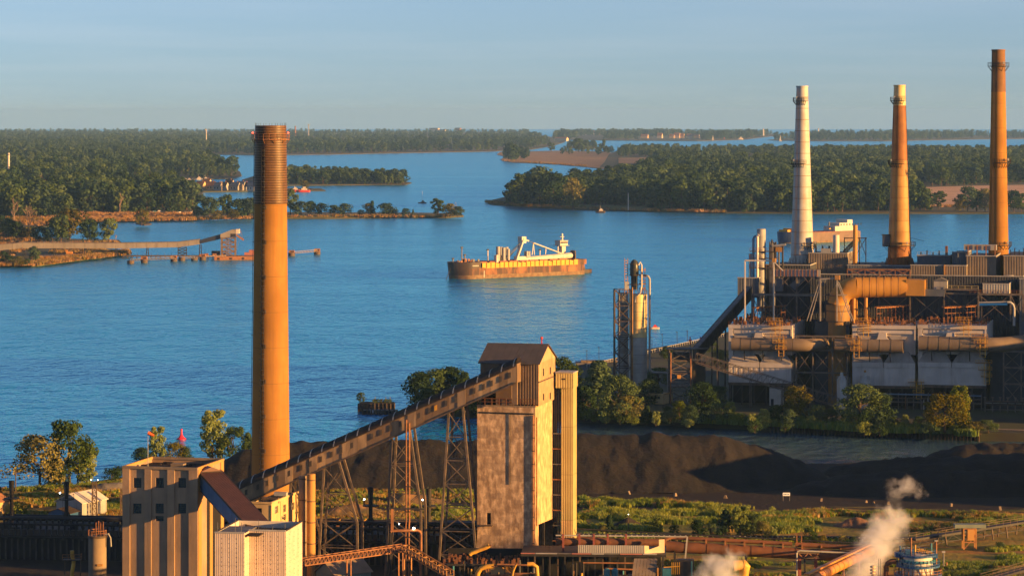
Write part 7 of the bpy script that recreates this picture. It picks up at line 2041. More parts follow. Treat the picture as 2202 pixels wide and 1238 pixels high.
# --- silo tower with lattice
def silo_tower():
    Y = 986.0; s = Y/F; base = at(1372, 845, Y); zb = 2.5
    o = thing('storage_silo', 'white banded silo glowing gold at its top, inside the lattice tower', 'silo', (base.x, Y, zb)); zt = at(1378, 632, Y).z-zb
    r = 19.5*s
    n = 12
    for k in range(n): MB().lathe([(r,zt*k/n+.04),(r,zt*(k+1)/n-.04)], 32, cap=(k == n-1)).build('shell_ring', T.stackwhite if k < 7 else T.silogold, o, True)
    MB().lathe([(r-.08,0),(r-.08,zt)], 32).build('core', T.steel, o, True)
    mb = MB()
    for k in range(16):
        a = 2*math.pi*k/16; b = a+2*math.pi/16; mb.beam((r*math.cos(a),r*math.sin(a),zt),(r*math.cos(a),r*math.sin(a),zt+1.2),.1); mb.beam((r*math.cos(a),r*math.sin(a),zt+1.2),(r*math.cos(b),r*math.sin(b),zt+1.2),.08)
    mb.build('railing', T.steel, o)
    o2 = thing('storage_silo', 'grey shaded silo standing behind the lattice frame', 'silo', (at(1340,800,Y+8).x, Y+9, zb)); MB().lathe([(12*s,0),(12*s,zt)], 32).build('shell', T.sidingl, o2, True)
    for k in range(10): MB().lathe([(12*s,-.08),(12*s+.06,0),(12*s,.08)], 32, cap=False).build('band', T.steel, o2, True).location = (0,0,3+k*3.1)
    o3, W, H = lattice_box('lattice_tower', 'dark lattice tower holding the pale silos by the river', 1322, 1357, 624, 981, 8, 7, T.steelrust, 2.5, .3)
    PT('inner_pipe', T.steel, o3, (1.6,4,0), (1.6,4,H), .25, 8)
    for x in (W+.4,): PT('orange_pipe', T.rustgold, o3, (x,-.2,0), (x,-.2,H+1), .22, 8)
    # vessel on top
    p = at(1364, 560, Y-2); o4 = thing('filter_vessel', 'dark domed filter vessel on top of the silo tower', 'vessel', (p.x, Y-2, zb+H)); hh = p.z-zb-H; rr = 9.5*s
    MB().lathe([(rr*.75,0),(rr*.75,hh*.45),(rr,hh*.5),(rr,hh*.88),(rr*.8,hh*.96),(rr*.3,hh*1.03)], 24).build('shell', T.vessel, o4, True)
    for z in (.18,.5,.7,.88): MB().lathe([(rr*1.0,-.1),(rr*1.18,-.08),(rr*1.18,.08),(rr*1.0,.1)], 20, cap=False).build('ring', T.steelrust, o4, True).location = (0,0,hh*z)
    lx = -rr-1.2
    for x in (lx-.5, lx+.5): PM('ladder_rail', T.rustgold, o4, (x,-.4,-1), (x,-.4,hh*1.08), .2)
    for k in range(12): PM('ladder_rung', T.yellowpipe, o4, (lx-.5,-.4,k*hh/11), (lx+.5,-.4,k*hh/11), .18)
    MB().path([(rr*.9,-1,hh*.85),(rr*1.35,-1,hh*.95),(rr*1.6,-1,hh*.85),(rr*1.6,-1,hh*.1),(rr*1.3,-1,-1.0),(rr*.3,-1,-2),(rr*.2,-1,-4)], .28, 10).build('white_pipe', T.white, o4, True)
    r2 = random.Random(3)
    for k in range(10): z = r2.uniform(0,hh*.8); PB('platform', T.rustgold, o4, rr*1.1, rr*2.6, -.8, 1.2, z, z+.15)
    for x in (rr*1.9, rr*2.4): PM('stair_post', T.rustgold, o4, (x,0,-2), (x,0,hh*.75), .2)
    PB('cabinet', T.sidingl, o4, -rr*2.2, -rr*1.2, -.8, .6, .2, 2.6)
    # long pipe down the right side and across to the transfer tower
    q = [at(x, y, 984) for x, y in [(1385,593),(1390,592.5),(1394,594),(1397,600),(1397,620),(1397,790),(1399,797),(1404,800),(1432,801),(1437,803),(1437,850)]]
    o5 = thing('long_pipe', 'long silver pipe running down beside the golden silo', 'pipe', (q[0].x, q[0].y, zb)); MB().path([v-Vector((q[0].x,q[0].y,zb)) for v in q], .36, 10).build('pipe', T.sidingl, o5, True)
    # small flat building at the foot
    b = at(1362, 862, 968); o6 = thing('flat_building', 'low flat cream building with window strip at the foot of the silo tower', 'building', (b.x, 968, zb), R(-25)); h6 = at(1380,846,968).z-zb; W6 = 10.4
    mb = MB(); facade(mb, 0, W6, 0, h6, [(1.0,W6-1.2,1.6,2.5)], 0, .3); facade_x(mb, 0, 8, 0, h6, [], W6); shell(mb, 0, W6, 0, 8, 0, h6); mb.build('wall', T.conc_pale, o6)
    for k in range(5): PB('window', T.glass, o6, 1.05+k*1.63, 2.6+k*1.63, .24, .29, 1.62, 2.48)
    PB('cornice', T.conc_pale, o6, -.2, W6+.2, -.25, .2, h6+.01, h6+.4); PB('cornice', T.conc_gold, o6, W6-.2, W6+.25, .21, 8, h6+.01, h6+.4)
    for k in range(2): PM('roof_vent', T.steelrust, o6, (W6-3+k*1.4,3,h6), (W6-3+k*1.4,3,h6+1.6), .4)
    for px, py, w_, h_, m, lab in [(1268,872,3.5,3.4,'white','small white hut by the canal left of the silo tower'),(1290,882,6.5,2.6,'sidingb','blue grey container at the canal bank left of the silo tower'),(1668,870,4.0,5.5,'white','white upright kiosk under the descending conveyor')]:
        c = at(px, py, 960); q_ = thing('hut', lab, 'hut', (c.x-w_/2, 960, zb), R(-20)); MB().bx(0,w_,0,3,0,h_).build('wall', MT[m], q_); PB('roof', T.steel, q_, -.2,w_+.2,-.2,3.2,h_+.01,h_+.2); PB('door', T.steeldark, q_, .5,1.4,-.05,.02,0,2.1)
silo_tower()
# plant blocks that carry on beyond the right edge of the view
shed_block('tall boiler house of the plant beyond the right edge', 232, 262, 910, 948, 39, 39.5, 'boiler_house', 2.5)
shed_block('low boiler house annex of the plant beyond the right edge', 232, 258, 870, 909.5, 31, 31.5, 'boiler_house', 2.5)
shed_block('second tall boiler house of the plant beyond the right edge', 236, 300, 952, 990, 44, 45, 'boiler_house', 2.5)
# tiny things along the park shore behind the tower
for i, (px, py) in enumerate([(1262,772),(1288,765),(1402,742),(1424,735),(1456,730),(1478,727),(1530,720)]):
    p = gnd(px, py+8, 2.5); o = thing('park_lamp', 'thin dark lamp post along the far park shore', 'lamp', p, 0, 'lamp posts along the park shore'); PM('pole', T.steeldark, o, (0,0,0), (0,0,4.5), .18); PB('head', T.steeldark, o, -.5,.2,-.1,.1,4.5,4.7)
p0, p1 = gnd(1262,790,2.6), gnd(1560,722,2.6)
o = thing('park_railing', 'pale railing along the far park shore behind the silo tower', 'railing', p0)
for k in range(60): v = (p1-p0)*k/59; PM('post', T.sidingl, o, v, v+Vector((0,0,1.1)), .25)
PM('rail', T.sidingl, o, Vector((0,0,1.1)), p1-p0+Vector((0,0,1.1)), .15)
p = gnd(1272, 791, .0); o = thing('stone_pier', 'dark stone pier head reaching into the river left of the silo tower', 'pier', p); MB().bx(-6,14,-4,5,-.5,2.2).build('pier', T.steel, o); MB().bx(-4,10,-3,2,2.21,2.9).build('parapet', T.conc, o)
# ------------------------------------------------------------------ vessels on the river
T.hull_rust = M('rusty_hull', (.075,.045,.03), (.36,.14,.045), .14, .75, lo=.5, hi=.66, streak=.7, streakcol=(.36,.15,.06), streakscale=.3, stretch=(1,1,.5))
T.hull_low = M('fouled_hull', (.13,.075,.04), (.22,.15,.08), .5, .8)
T.hull_black = M('black_hull', (.045,.033,.026), (.07,.045,.03), .3, .6)
T.shipyellow = M('ship_yellow', (.66,.33,.012), (.54,.26,.012), .3, .55, streak=.25)
T.shipwhite = M('ship_white', (.60,.54,.45), (.48,.41,.33), .4, .5)
T.deckred = M('red_deck', (.30,.10,.06), (.2,.08,.05), .5, .7)
def hull(mb, L, B, z0, z1, bow=.14, stern=.06, flare=0.0, n=10):
    """hull side strip from z0 to z1; x runs from bow to stern, y from -B/2 to B/2"""
    def outline(f):
        pts = []
        for k in range(n+1):
            t = k/n; pts.append((L*bow*t - f*(1-t), -B/2*math.sin(math.pi/2*t)**.7))
        pts += [(L*(1-stern), -B/2), (L, -B/2*.72), (L, B/2*.72), (L*(1-stern), B/2)]
        for k in range(n, 0, -1):
            t = k/n; pts.append((L*bow*t - f*(1-t), B/2*math.sin(math.pi/2*t)**.7))
        return pts
    a, b = outline(flare*z0/9), outline(flare*z1/9); m = len(a)
    mb.add([(x,y,z0) for x,y in a]+[(x,y,z1) for x,y in b], [(i,(i+1) % m,m+(i+1) % m,m+i) for i in range(m)]+[tuple(range(m,2*m))])
def freighter():
    bw = gnd(970, 599.5); st = gnd(1240, 588.0); d = st-bw; L = math.hypot(d.x,d.y); rz = math.atan2(d.y,d.x); B = 20.0
    loc = (bw.x, bw.y, drop(bw.y)); fr = FR(loc, rz)
    o = thing('cargo_ship', 'rusty yellow-decked cargo ship with a white unloading boom in mid river', 'ship', loc, rz)
    for z0, z1, m in ((-1,2.2,'hull_low'),(2.2,6.1,'hull_rust')):
        mb = MB(); hull(mb, L, B, z0, z1, .10, .05, 1.4); mb.build('hull', MT[m], o)
    mb = MB(); hull(mb, L*.985, B-.5, 6.1, 8.5, .10, .05, 1.4); mb.build('upper_hull', T.hull_black, o)
    mb = MB(); hull(mb, L*.16, B-.3, 6.1, 9.6, .6, .01, 1.6); mb.build('forecastle', T.hull_black, o)
    mb = MB(); hull(mb, L*.16, B-.2, 2.2, 6.1, .62, .01, 1.4); q = mb.build('bow_plate', T.hull_black, o); q.location = (-.12,0,0)
    PB('stern_plate', T.hull_rust, o, L*.925, L*.995, -B/2*.98, B/2*.98, 6.12, 9.0)
    # yellow bulwark panels with sloping stays
    n = 22
    for k in range(n):
        x0 = L*(.155+.765*k/n); x1 = L*(.155+.765*(k+1)/n)-.02; j = .5 if k in (3, 8, 9, 15, 20) else 0
        MB().prism([(x0,0,6.0+(.5 if k == 0 else 0)),(x1,0,6.0),(x1,0,9.1-j),(x0+.3,0,9.1-j)], (0,-B/2-.25,0), (0,-B/2-.02,0)).build('bulwark_panel', T.shipyellow, o)
        MB().prism([(x0,0,9.0),(x0+1.0,0,9.0),(x0,0,6.1)], (0,-B/2-.7,0), (0,-B/2-.3,0)).build('bulwark_stay', T.shipyellow, o)
        PB('bulwark_panel', T.shipyellow, o, x0, x1, B/2+.02, B/2+.25, 6.0, 9.1)
    MB().bx(L*.15,L*.93,-B/2+.6,B/2-.6,8.52,8.9).build('deck', T.deckred, o)
    for k in range(9): PB('hatch', T.deckred, o, L*(.17+.08*k), L*(.17+.08*k)+L*.06, -B*.3, B*.3, 8.92, 9.6)
    C = 0.0
    P = lambda px, py, y=0.0: fr.y(px, py, y)
    # unloading boom, A-frame and stays
    t = P(1122.5, 513); f1 = P(1109, 561, -5); f2 = P(1114, 556, 5)
    for f, y in ((f1,-5),(f2,5)):
        PM('a_frame_leg', T.shipwhite, o, f, Vector((t.x, y*.25, t.z)), 1.5, 1.3)
    PB('a_frame_head', T.shipwhite, o, t.x-1.6, t.x+1.6, -2, 2, t.z-2.6, t.z+1.2)
    a = P(1124, 559, -3); b = P(1229, 549, -3); 
    n = 5
    for k in range(n): MB().tube(a.lerp(b,k/n), a.lerp(b,(k+1)/n)-(b-a).normalized()*.12, 1.75, 18).build('boom_length', T.shipwhite, o, True)
    PB('boom_heel', T.shipwhite, o, a.x-5, a.x+1.0, -5, -1, a.z-2.2, a.z+2.2)
    jib = P(1145, 522, -2.5)
    PM('jib', T.shipwhite, o, (t.x,-1,t.z-.4), P(1137,518,-2), .9); 
    for y in (-3.4,-2.4): PM('stay', T.shipwhite, o, (P(1146,522,-2.9).x,y,P(1146,522,-2.9).z), (P(1207,545,-2.9).x,y,P(1207,545,-2.9).z), .5)
    PM('stay', T.steel, o, (t.x,-1,t.z), P(1147,522,-2.9), .2)
    for px, pb in ((1144,548),(1149,548),(1173,547)): PM('strut', T.shipwhite, o, P(1147 if px < 1170 else 1174, 523 if px < 1170 else 533, -2.9), P(px,pb,-3), .35)
    for px, y in ((1088,-3),(1083,3),(1092,0)): PM('backstay', T.steel, o, (t.x,y*.3,t.z-2), P(px,556,y), .35)
    # silos and machinery amidships
    for px, y, r, top in [(1071,-4,1.5,530),(1077,2,1.6,531),(1083,-3,1.4,532),(1089,3,1.5,531),(1068,-6,1.3,548),(1066,0,1.3,549),(1093,-2,1.2,535)]:
        q = P(px,top,y); MB().tube((q.x,y,8.9),(q.x,y,q.z),r*.8,14).build('cyclone', T.sidingl if px % 2 else T.shipwhite, o, True)
    r = random.Random(5)
    for k in range(16):
        q = P(r.uniform(1074,1120), r.uniform(546,560), r.uniform(-4,4)); s = r.uniform(.6,1.8); PB('machinery', r.choice([T.steel,T.steeldark,T.sidingl,T.steelrust]), o, q.x-s, q.x+s, -4+k*.5, -3+k*.5, 9, max(9.8,q.z))
    q = P(1134,540,0); PB('funnel', T.sidingl, o, q.x-1.2,q.x+1.6,-1,1.5,9,q.z)
    # pilot tower near the stern
    q = P(1209,548,2); t2 = P(1209,527,2); PB('pilot_column', T.shipwhite, o, q.x-1.4,q.x+1.4,.5,3.5,9,t2.z)
    PB('pilot_house', T.shipwhite, o, q.x-3.6,q.x+2.2,-.5,4.5,t2.z,t2.z+2.6); PB('pilot_window', T.glass, o, q.x-3.4,q.x+2.0,-.56,-.5,t2.z+1.2,t2.z+2.1)
    PB('pilot_deck', T.sidingl, o, q.x-4.4,q.x+3,-1.2,5.2,t2.z-.3,t2.z-.02); PB('pilot_roof', T.sidingl, o, q.x-3.9,q.x+2.5,-.8,4.8,t2.z+2.62,t2.z+2.9)
    t3 = P(1209,502,2); PM('mast', T.shipwhite, o, (q.x,2,t2.z+2.9),(q.x,2,t3.z),.7); PM('yard', T.shipwhite, o, (q.x-1.6,2,t3.z-2),(q.x+1.6,2,t3.z-2),.25); PM('yard', T.sidingl, o, (q.x-1.2,2,t3.z-3.6),(q.x+1.2,2,t3.z-3.6),.3)
    PM('pilot_leg', T.shipwhite, o, (q.x-3.3,2,9),(q.x-3.3,2,t2.z-.3),.5)
    for px, t_, b_ in [(993,532,562),(999.5,548,562),(1049,537,565),(1161,537,549),(974,556,563)]:
        u, v = P(px,t_), P(px,b_); PM('deck_mast', T.steel if px < 1000 else T.shipwhite, o, (u.x,0,9), u, .45); PB('mast_lamp', T.steeldark, o, u.x-.7,u.x+.7,-.4,.4,u.z-.4,u.z+.4)
    for k in range(16):
        x = r.uniform(L*.04,L*.2); s = r.uniform(.3,.8); PB('deck_gear', r.choice([T.rustlight,T.steel,T.rust]), o, x-s,x+s,-5+k*.6,-4.4+k*.6,9.55,9.9+r.uniform(.3,1.4))
    for k in range(8):
        x = L*.935+k*.7; PB('stern_house', r.choice([T.shipwhite,T.steelrust,T.sidingl]), o, x, x+.6, -6+k, -2+k, 9.02, 10+r.uniform(.5,4.5))
    for k in range(6): PB('lettering', T.white, o, L*.085+k*.75, L*.085+k*.75+.5, -B/2*.985-.2, -B/2*.985-.1+.0, 7.3, 7.9)
    # reflection-catching draught stripe on the bow
    PB('draught_mark', T.white, o, L*.172, L*.176, -B/2-.08, -B/2-.01, .6, 4.6)
    PM('anchor_chain', T.steeldark, o, (-1.0,-1,6.4), (-5.5,-2.5,.1), .25)
    # low black pusher tug at the stern
    tg = gnd(1243, 587.0); o2 = thing('tug', 'low black pusher tug tucked behind the stern of the yellow ship', 'tug', (tg.x, tg.y+2, drop(tg.y)), rz)
    mb = MB(); hull(mb, 10.5, 7, -.5, 2.0, .5, .2, .6); 
    mb.v = [(10.5-x, y, z) for x,y,z in mb.v]; mb.build('hull', T.hull_black, o2); MB().bx(.5,4,-2,2,2.0,3.6).build('deck_house', T.steeldark, o2)
freighter()
def barge2():
    bw = gnd(1679, 523.5); st = gnd(1836, 517.5); d = st-bw; L = math.hypot(d.x,d.y); rz = math.atan2(d.y,d.x); B = 19
    loc = (bw.x,bw.y,drop(bw.y)); fr = FR(loc, rz)
    o = thing('cargo_ship', 'dark blue bowed cargo ship with white deckhouse passing behind the white chimney', 'ship', loc, rz)
    for z0, z1, m in ((-1,1.6,'hull_low'),(1.6,7.6,'hull_brown')):
        mb = MB(); hull(mb, L, B, z0, z1, .13, .05, 1.2); mb.build('hull', MT[m], o)
    mb = MB(); hull(mb, L*.13, B+.2, 1.0, 8.6, .9, .01, 1.4); mb.build('bow_plate', T.navy, o).location = (-.15,0,0)
    MB().bx(L*.13,L*.95,-B/2+.5,B/2-.5,7.62,8.0).build('deck', T.deckred, o)
    for k in range(3): PB('bow_gear', T.shipyellow, o, 2+k*4.5, 5+k*4.5, -5, 4, 8.6, 10+(k % 2))
    PB('crane_arm', T.shipyellow, o, L*.62, L*.78, -3, -2, 9.4, 10.2)
    for x0, x1, h in ((.66,.95,3.6),(.72,.90,6.0),(.83,.9,8.2)): PB('deck_house', T.shipwhite, o, L*x0, L*x1, -6, 6, 8.01, 8+h)
    for k in range(8): PB('window', T.glass, o, L*.735+k*3, L*.735+k*3+1.5, -6.06, -6.0, 12.2, 13.2)
    q = fr.y(1815, 476, 0); PM('mast', T.shipwhite, o, (q.x,0,16),(q.x,0,q.z),.7); PB('radar', T.shipwhite, o, q.x-2.5,q.x+2.5,-1.5,1.5,q.z-4.2,q.z-3.4)
    PM('derrick', T.steel, o, (L*.66,0,10),(L*.66,0,15),.5)
T.hull_brown = M('brown_hull', (.20,.13,.09), (.15,.10,.075), .2, .7, streak=.4)
T.navy = M('navy_hull', (.03,.05,.12), (.025,.04,.09), .4, .5)
barge2()
def small_boat(px, py, L, lab, hullm, housem, h=1.6, mast=0, name='boat', rz=0.0, grp=None, house=True):
    p = gnd(px, py); o = thing(name, lab, 'boat', p, rz, grp)
    mb = MB(); hull(mb, L, L*.3, -.3, h, .35, .08, .5); q = mb.build('hull', hullm, o); q.location = (-L/2,0,0)
    if house:
        MB().bx(-L*.12,L*.28,-L*.1,L*.1,h,h+L*.13).build('cabin', housem, o); MB().bx(-L*.02,L*.18,-L*.07,L*.07,h+L*.13+.01,h+L*.24).build('wheelhouse', housem, o)
    if mast: PM('mast', T.shipwhite, o, (0,0,h), (0,0,mast), .22)
    return o
small_boat(1291, 457.5, 9.5, 'small black and white work boat below the wooded island shore', T.hull_black, T.shipwhite, 1.8, 7)
o = small_boat(908, 437, 9, 'dark sailboat with bare mast anchored beyond the park spit', T.hull_black, T.steel, 1.0, 13)
small_boat(1407, 707, 4.5, 'small red and white speedboat beside the golden silo', T.shipwhite, T.red, .8)
small_boat(652, 413, 17, 'red hulled boat with white cabin moored right of the chimney band', T.red, T.shipwhite, 2.4)
small_boat(633, 412, 14, 'red hulled boat with white roof half behind the chimney band', T.red, T.shipwhite, 2.2, 8)
small_boat(1592, 301, 22, 'white ferry far off heading down the dredged channel', T.shipwhite, T.shipwhite, 7)
for i, (px, py) in enumerate([(377,387),(384,387.5),(391,388),(398,388.5),(406,388),(413,389)]): small_boat(px, py, 8, 'small white boat moored in the marina row left of the far houses', T.shipwhite, T.shipwhite, 1.4, 0, grp='boats moored in the marina')
small_boat(336, 388, 14, 'large white yacht moored at the dark trees left of the marina', T.shipwhite, T.shipwhite, 2.5, 9)
small_boat(273, 386, 12, 'white boat ashore among the trees left of the large yacht', T.shipwhite, T.shipwhite, 2.2)
small_boat(427, 387, 11, 'white cabin cruiser with flybridge at the right of the marina row', T.shipwhite, T.shipwhite, 2.2, 8)
small_boat(441, 388, 11, 'white yacht with tall cabin just above the brick houses', T.shipwhite, T.shipwhite, 2.2, 9)
def sail(px, py, lab, h=16, col='shipwhite'):
    p = gnd(px, py); o = thing('sailing_boat', lab, 'boat', p); mb = MB(); hull(mb, 12, 4, -.3, 2, .4, .1, .5); mb.build('hull', T.red if col == 'red' else T.shipwhite, o).location = (-6,0,0)
    MB().prism([(-3.6,0,2.4),(3.2,0,2.4),(.4,0,h)], (0,-.15,0), (0,.15,0)).build('sail', T.shipwhite, o); PM('mast', T.steel, o, (.4,0,2), (.4,0,h+.6), .25)
sail(1533, 302.5, 'white sail leftmost by the tip of the distant wooded island', 22); sail(1678, 304, 'white sail before the far right shore left of the white chimney', 24)
for px, py, lab in [(1557,299,'white and red channel beacon nearest the white sail'),(1576,297,'white and red channel beacon second along the dredged channel'),(1606,295,'white and red channel beacon third along the dredged channel'),(1621,293,'white and red channel beacon fourth along the dredged channel'),(1644,290,'white and red channel beacon farthest along the dredged channel')]:
    p = gnd(px, py); o = thing('channel_beacon', lab, 'beacon', p); MB().tube((0,0,-1),(0,0,5),3,10).build('base', T.red, o); MB().tube((0,0,5),(0,0,17),1.6,8,.8).build('tower', T.shipwhite, o)
def buoy():
    p = gnd(390, 944); o = thing('buoy', 'bright red navigation buoy floating behind the bunker roof', 'buoy', p)
    MB().lathe([(.4,-.4),(1.35,-.1),(1.35,.28),(.95,.5)], 20).build('float', T.red2, o, True); MB().lathe([(.95,.5),(.35,1.3),(.22,2.7)], 16).build('tower', T.red2, o, True); MB().lathe([(.22,2.6),(.3,2.6),(.3,3.0),(.1,3.1)], 12).build('top', T.red2, o, True)
T.red2 = M('buoy_red', (.70,.03,.06), None, rough=.45)
buoy()
def cribs():
    p = gnd(771, 884); s = p.y/F
    o = thing('dock_crib', 'dark derelict dock crib with a small tree on its corner', 'dock', p); W = 77*s
    MB().bx(0,W,0,7,-.5,2.3).build('crib_wall', T.steelrust, o); MB().bx(.4,W-.4,.4,6.6,2.31,2.5).build('fill', T.dirt, o)
    for k in range(10): PT('timber_pile', T.fendertimber, o, (W*k/9,-.25,-.8), (W*k/9,-.25,2.6), .28, 8)
    for x in (5.2,8.6,10): PM('post', T.steel, o, (x,3,2.4), (x,3,4.4), .2)
    p2 = gnd(780, 891); o = thing('dock_crib', 'low dark dock crib carrying a small white sign in front', 'dock', p2); W = 76*p2.y/F
    MB().prism([(0,0,-.5),(W-1.5,0,-.5),(W,0,1.3),(0,0,1.3)], (0,0,0), (0,4,0)).build('crib_wall', T.steeldark, o); PB('sign', T.sign_w, o, W*.22,W*.3,-.1,-.02,.5,1.3)
    for k in range(8): PT('timber_pile', T.fendertimber, o, (W*k/8,-.25,-.8), (W*k/8,-.25,1.6), .25, 8)
    tree(NEAR[0], p+Vector((.6,3,2.3)), 3.4, 'little lone tree growing on the derelict dock crib')
    for k in range(5): tree(BUSH[k % 3], p+Vector((5+k*1.2,2.5,2.4)), 1.3, 'low weed bush on the derelict dock crib', 'weeds on the dock crib', 'shrub', 'shrub')
T.sign_w = M('sign_pale', (.6,.65,.72), None)
cribs()

# ------------------------------------------------------------------ left shore conveyor pier
def pier():
    Y = 2000.0; s = Y/F; lz = drop(Y)
    P = lambda px, py: at(px, py, Y)
    o = thing('pier_conveyor', 'long grey conveyor gallery on legs along the left shore', 'conveyor gallery', (P(-60,540).x, Y, 1.0))
    off = Vector((P(-60,540).x, Y, 1.0)); w = 2.2
    pts = [(-60,531.5,543),(50,521.5,533.5),(250,522.5,534),(383,520.5,531.5),(430,514.5,525)]
    for i, (a, b) in enumerate(zip(pts, pts[1:])):
        n = max(2, int((b[0]-a[0])/22))
        for k in range(n):
            t0, t1 = k/n, (k+1)/n
            x0, x1 = a[0]+(b[0]-a[0])*t0, a[0]+(b[0]-a[0])*t1; tt = lambda j, t: a[j]+(b[j]-a[j])*t
            q = [P(x0,tt(2,t0))-off, P(x1-.4,tt(2,t1))-off, P(x1-.4,tt(1,t1))-off, P(x0,tt(1,t0))-off]
            MB().prism(q, (0,-w,0), (0,w,0)).build('side_panel', T.pierwall, o)
            q = [P(x0,tt(1,t0))-off+Vector((0,0,.02)), P(x1,tt(1,t1))-off+Vector((0,0,.02)), P(x1,tt(1,t1))-off+Vector((0,0,.35)), P(x0,tt(1,t0))-off+Vector((0,0,.35))]
            MB().prism(q, (0,-w-.3,0), (0,w+.3,0)).build('roof_sheet', T.siding, o)
    a, b = (430,516,524), (477,502.5,513)
    for k in range(4):
        t0, t1 = k/4, (k+1)/4; tt = lambda j, t: a[j]+(b[j]-a[j])*t
        MB().prism([P(tt(0,t0),tt(2,t0))-off, P(tt(0,t1),tt(2,t1))-off, P(tt(0,t1),tt(1,t1))-off, P(tt(0,t0),tt(1,t0))-off], (0,-w,0), (0,w,0)).build('dark_panel', T.navyd, o)
    for px, top in [(52,534),(117,534),(184,534),(250,534),(317,533),(431,525)]:
        for dx in (-2.6,2.6):
            PM('leg', T.steeldark, o, P(px+dx*.55,top)-off, Vector((P(px+dx,540).x,Y,0))-Vector((off.x,off.y,0)), .5)
        for f in (.35,.7): z = (P(px,top)-off).z*f; PM('strut', T.steeldark, o, Vector((P(px-2.4,500).x-off.x,0,z)), Vector((P(px+2.4,500).x-off.x,0,z)), .3)
    za = (P(392,532)-off).z; brace(o, (P(383,540).x-off.x,0,0), (P(383,540).x-off.x,0,za), (P(401,540).x-off.x,0,0), (P(401,540).x-off.x,0,za), 3, T.steeldark, .35, .55)
    # loading tower at its outer end
    o2 = thing('loading_tower', 'lattice ship loading tower with a hooded head at the end of the pier conveyor', 'tower', (P(477,540).x, Y, 1.0)); o2off = Vector((P(477,540).x, Y, 1.0))
    W = 29*s; H = (P(480,511)-o2off).z
    for y in (-3.5,3.5): brace(o2, (0,y,0), (0,y,H), (W,y,0), (W,y,H), 4, T.piersteel, .4, .7)
    for x in (W*.5,): PM('leg', T.piersteel, o2, (x,-3.5,0), (x,-3.5,H), .5)
    MB().prism([P(475,511)-o2off, P(498,509)-o2off, P(514,501)-o2off, P(514,493)-o2off, P(499,493.5)-o2off, P(475,503)-o2off], (0,-3.6,0), (0,3.6,0)).build('head_house', T.pierwall, o2)
    PB('end_panel', T.shipwhite, o2, (P(508,500)-o2off).x, (P(515,500)-o2off).x, -3.75, 3.75, (P(510,502)-o2off).z, (P(510,492.5)-o2off).z)
    PB('dark_bay', T.steeldark, o2, (P(497,505)-o2off).x, (P(508,505)-o2off).x, -3.7, -3.62, (P(500,509)-o2off).z, (P(500,502)-o2off).z)
    PM('chute', T.rustlight, o2, P(508,505)-o2off, P(524,516)-o2off, 1.1); PM('boom', T.piersteel, o2, P(512,494)-o2off, P(519,499)-o2off, .4); PM('cable', T.steel, o2, P(519,499)-o2off, P(523,515)-o2off, .15); PM('cable', T.steel, o2, P(508,540)-o2off, P(519,500)-o2off, .15)
    o3 = thing('pier_deck', 'low rusty pier deck under the loading tower', 'pier', (P(265,550).x, Y, .2)); L = P(560,550).x-P(265,550).x
    MB().bx(0,L,-3,3,.6,1.3).build('deck', T.steelrust, o3)
    for k in range(30): PT('pile', T.fendertimber, o3, (L*k/29,-2.6,-1.5), (L*k/29,-2.6,.6), .3, 6)
    for k in range(14): PM('fence_post', T.steelrust, o3, (L*k/20,2,1.3), (L*k/20,2,3.0), .15)
    PB('cabin', T.steeldark, o3, P(455,545).x-off.x-(P(265,550).x-off.x), P(473,545).x-P(265,550).x, -1, 2, 1.31, 4.2)
    for x in (P(440,545).x,P(458,545).x,P(478,545).x): PB('crate', T.rustlight, o3, x-P(265,550).x, x-P(265,550).x+2.6, -2.8,-1, 1.31, 2.6)
T.pierwall = M('pier_gallery_wall', (.30,.26,.21), (.24,.21,.17), .15, .65, streak=.3)
T.piersteel = M('pier_steel', (.20,.14,.10), (.12,.09,.07), .5, .7)
T.navyd = M('dark_blue_panel', (.03,.035,.05), None, rough=.5)
pier()
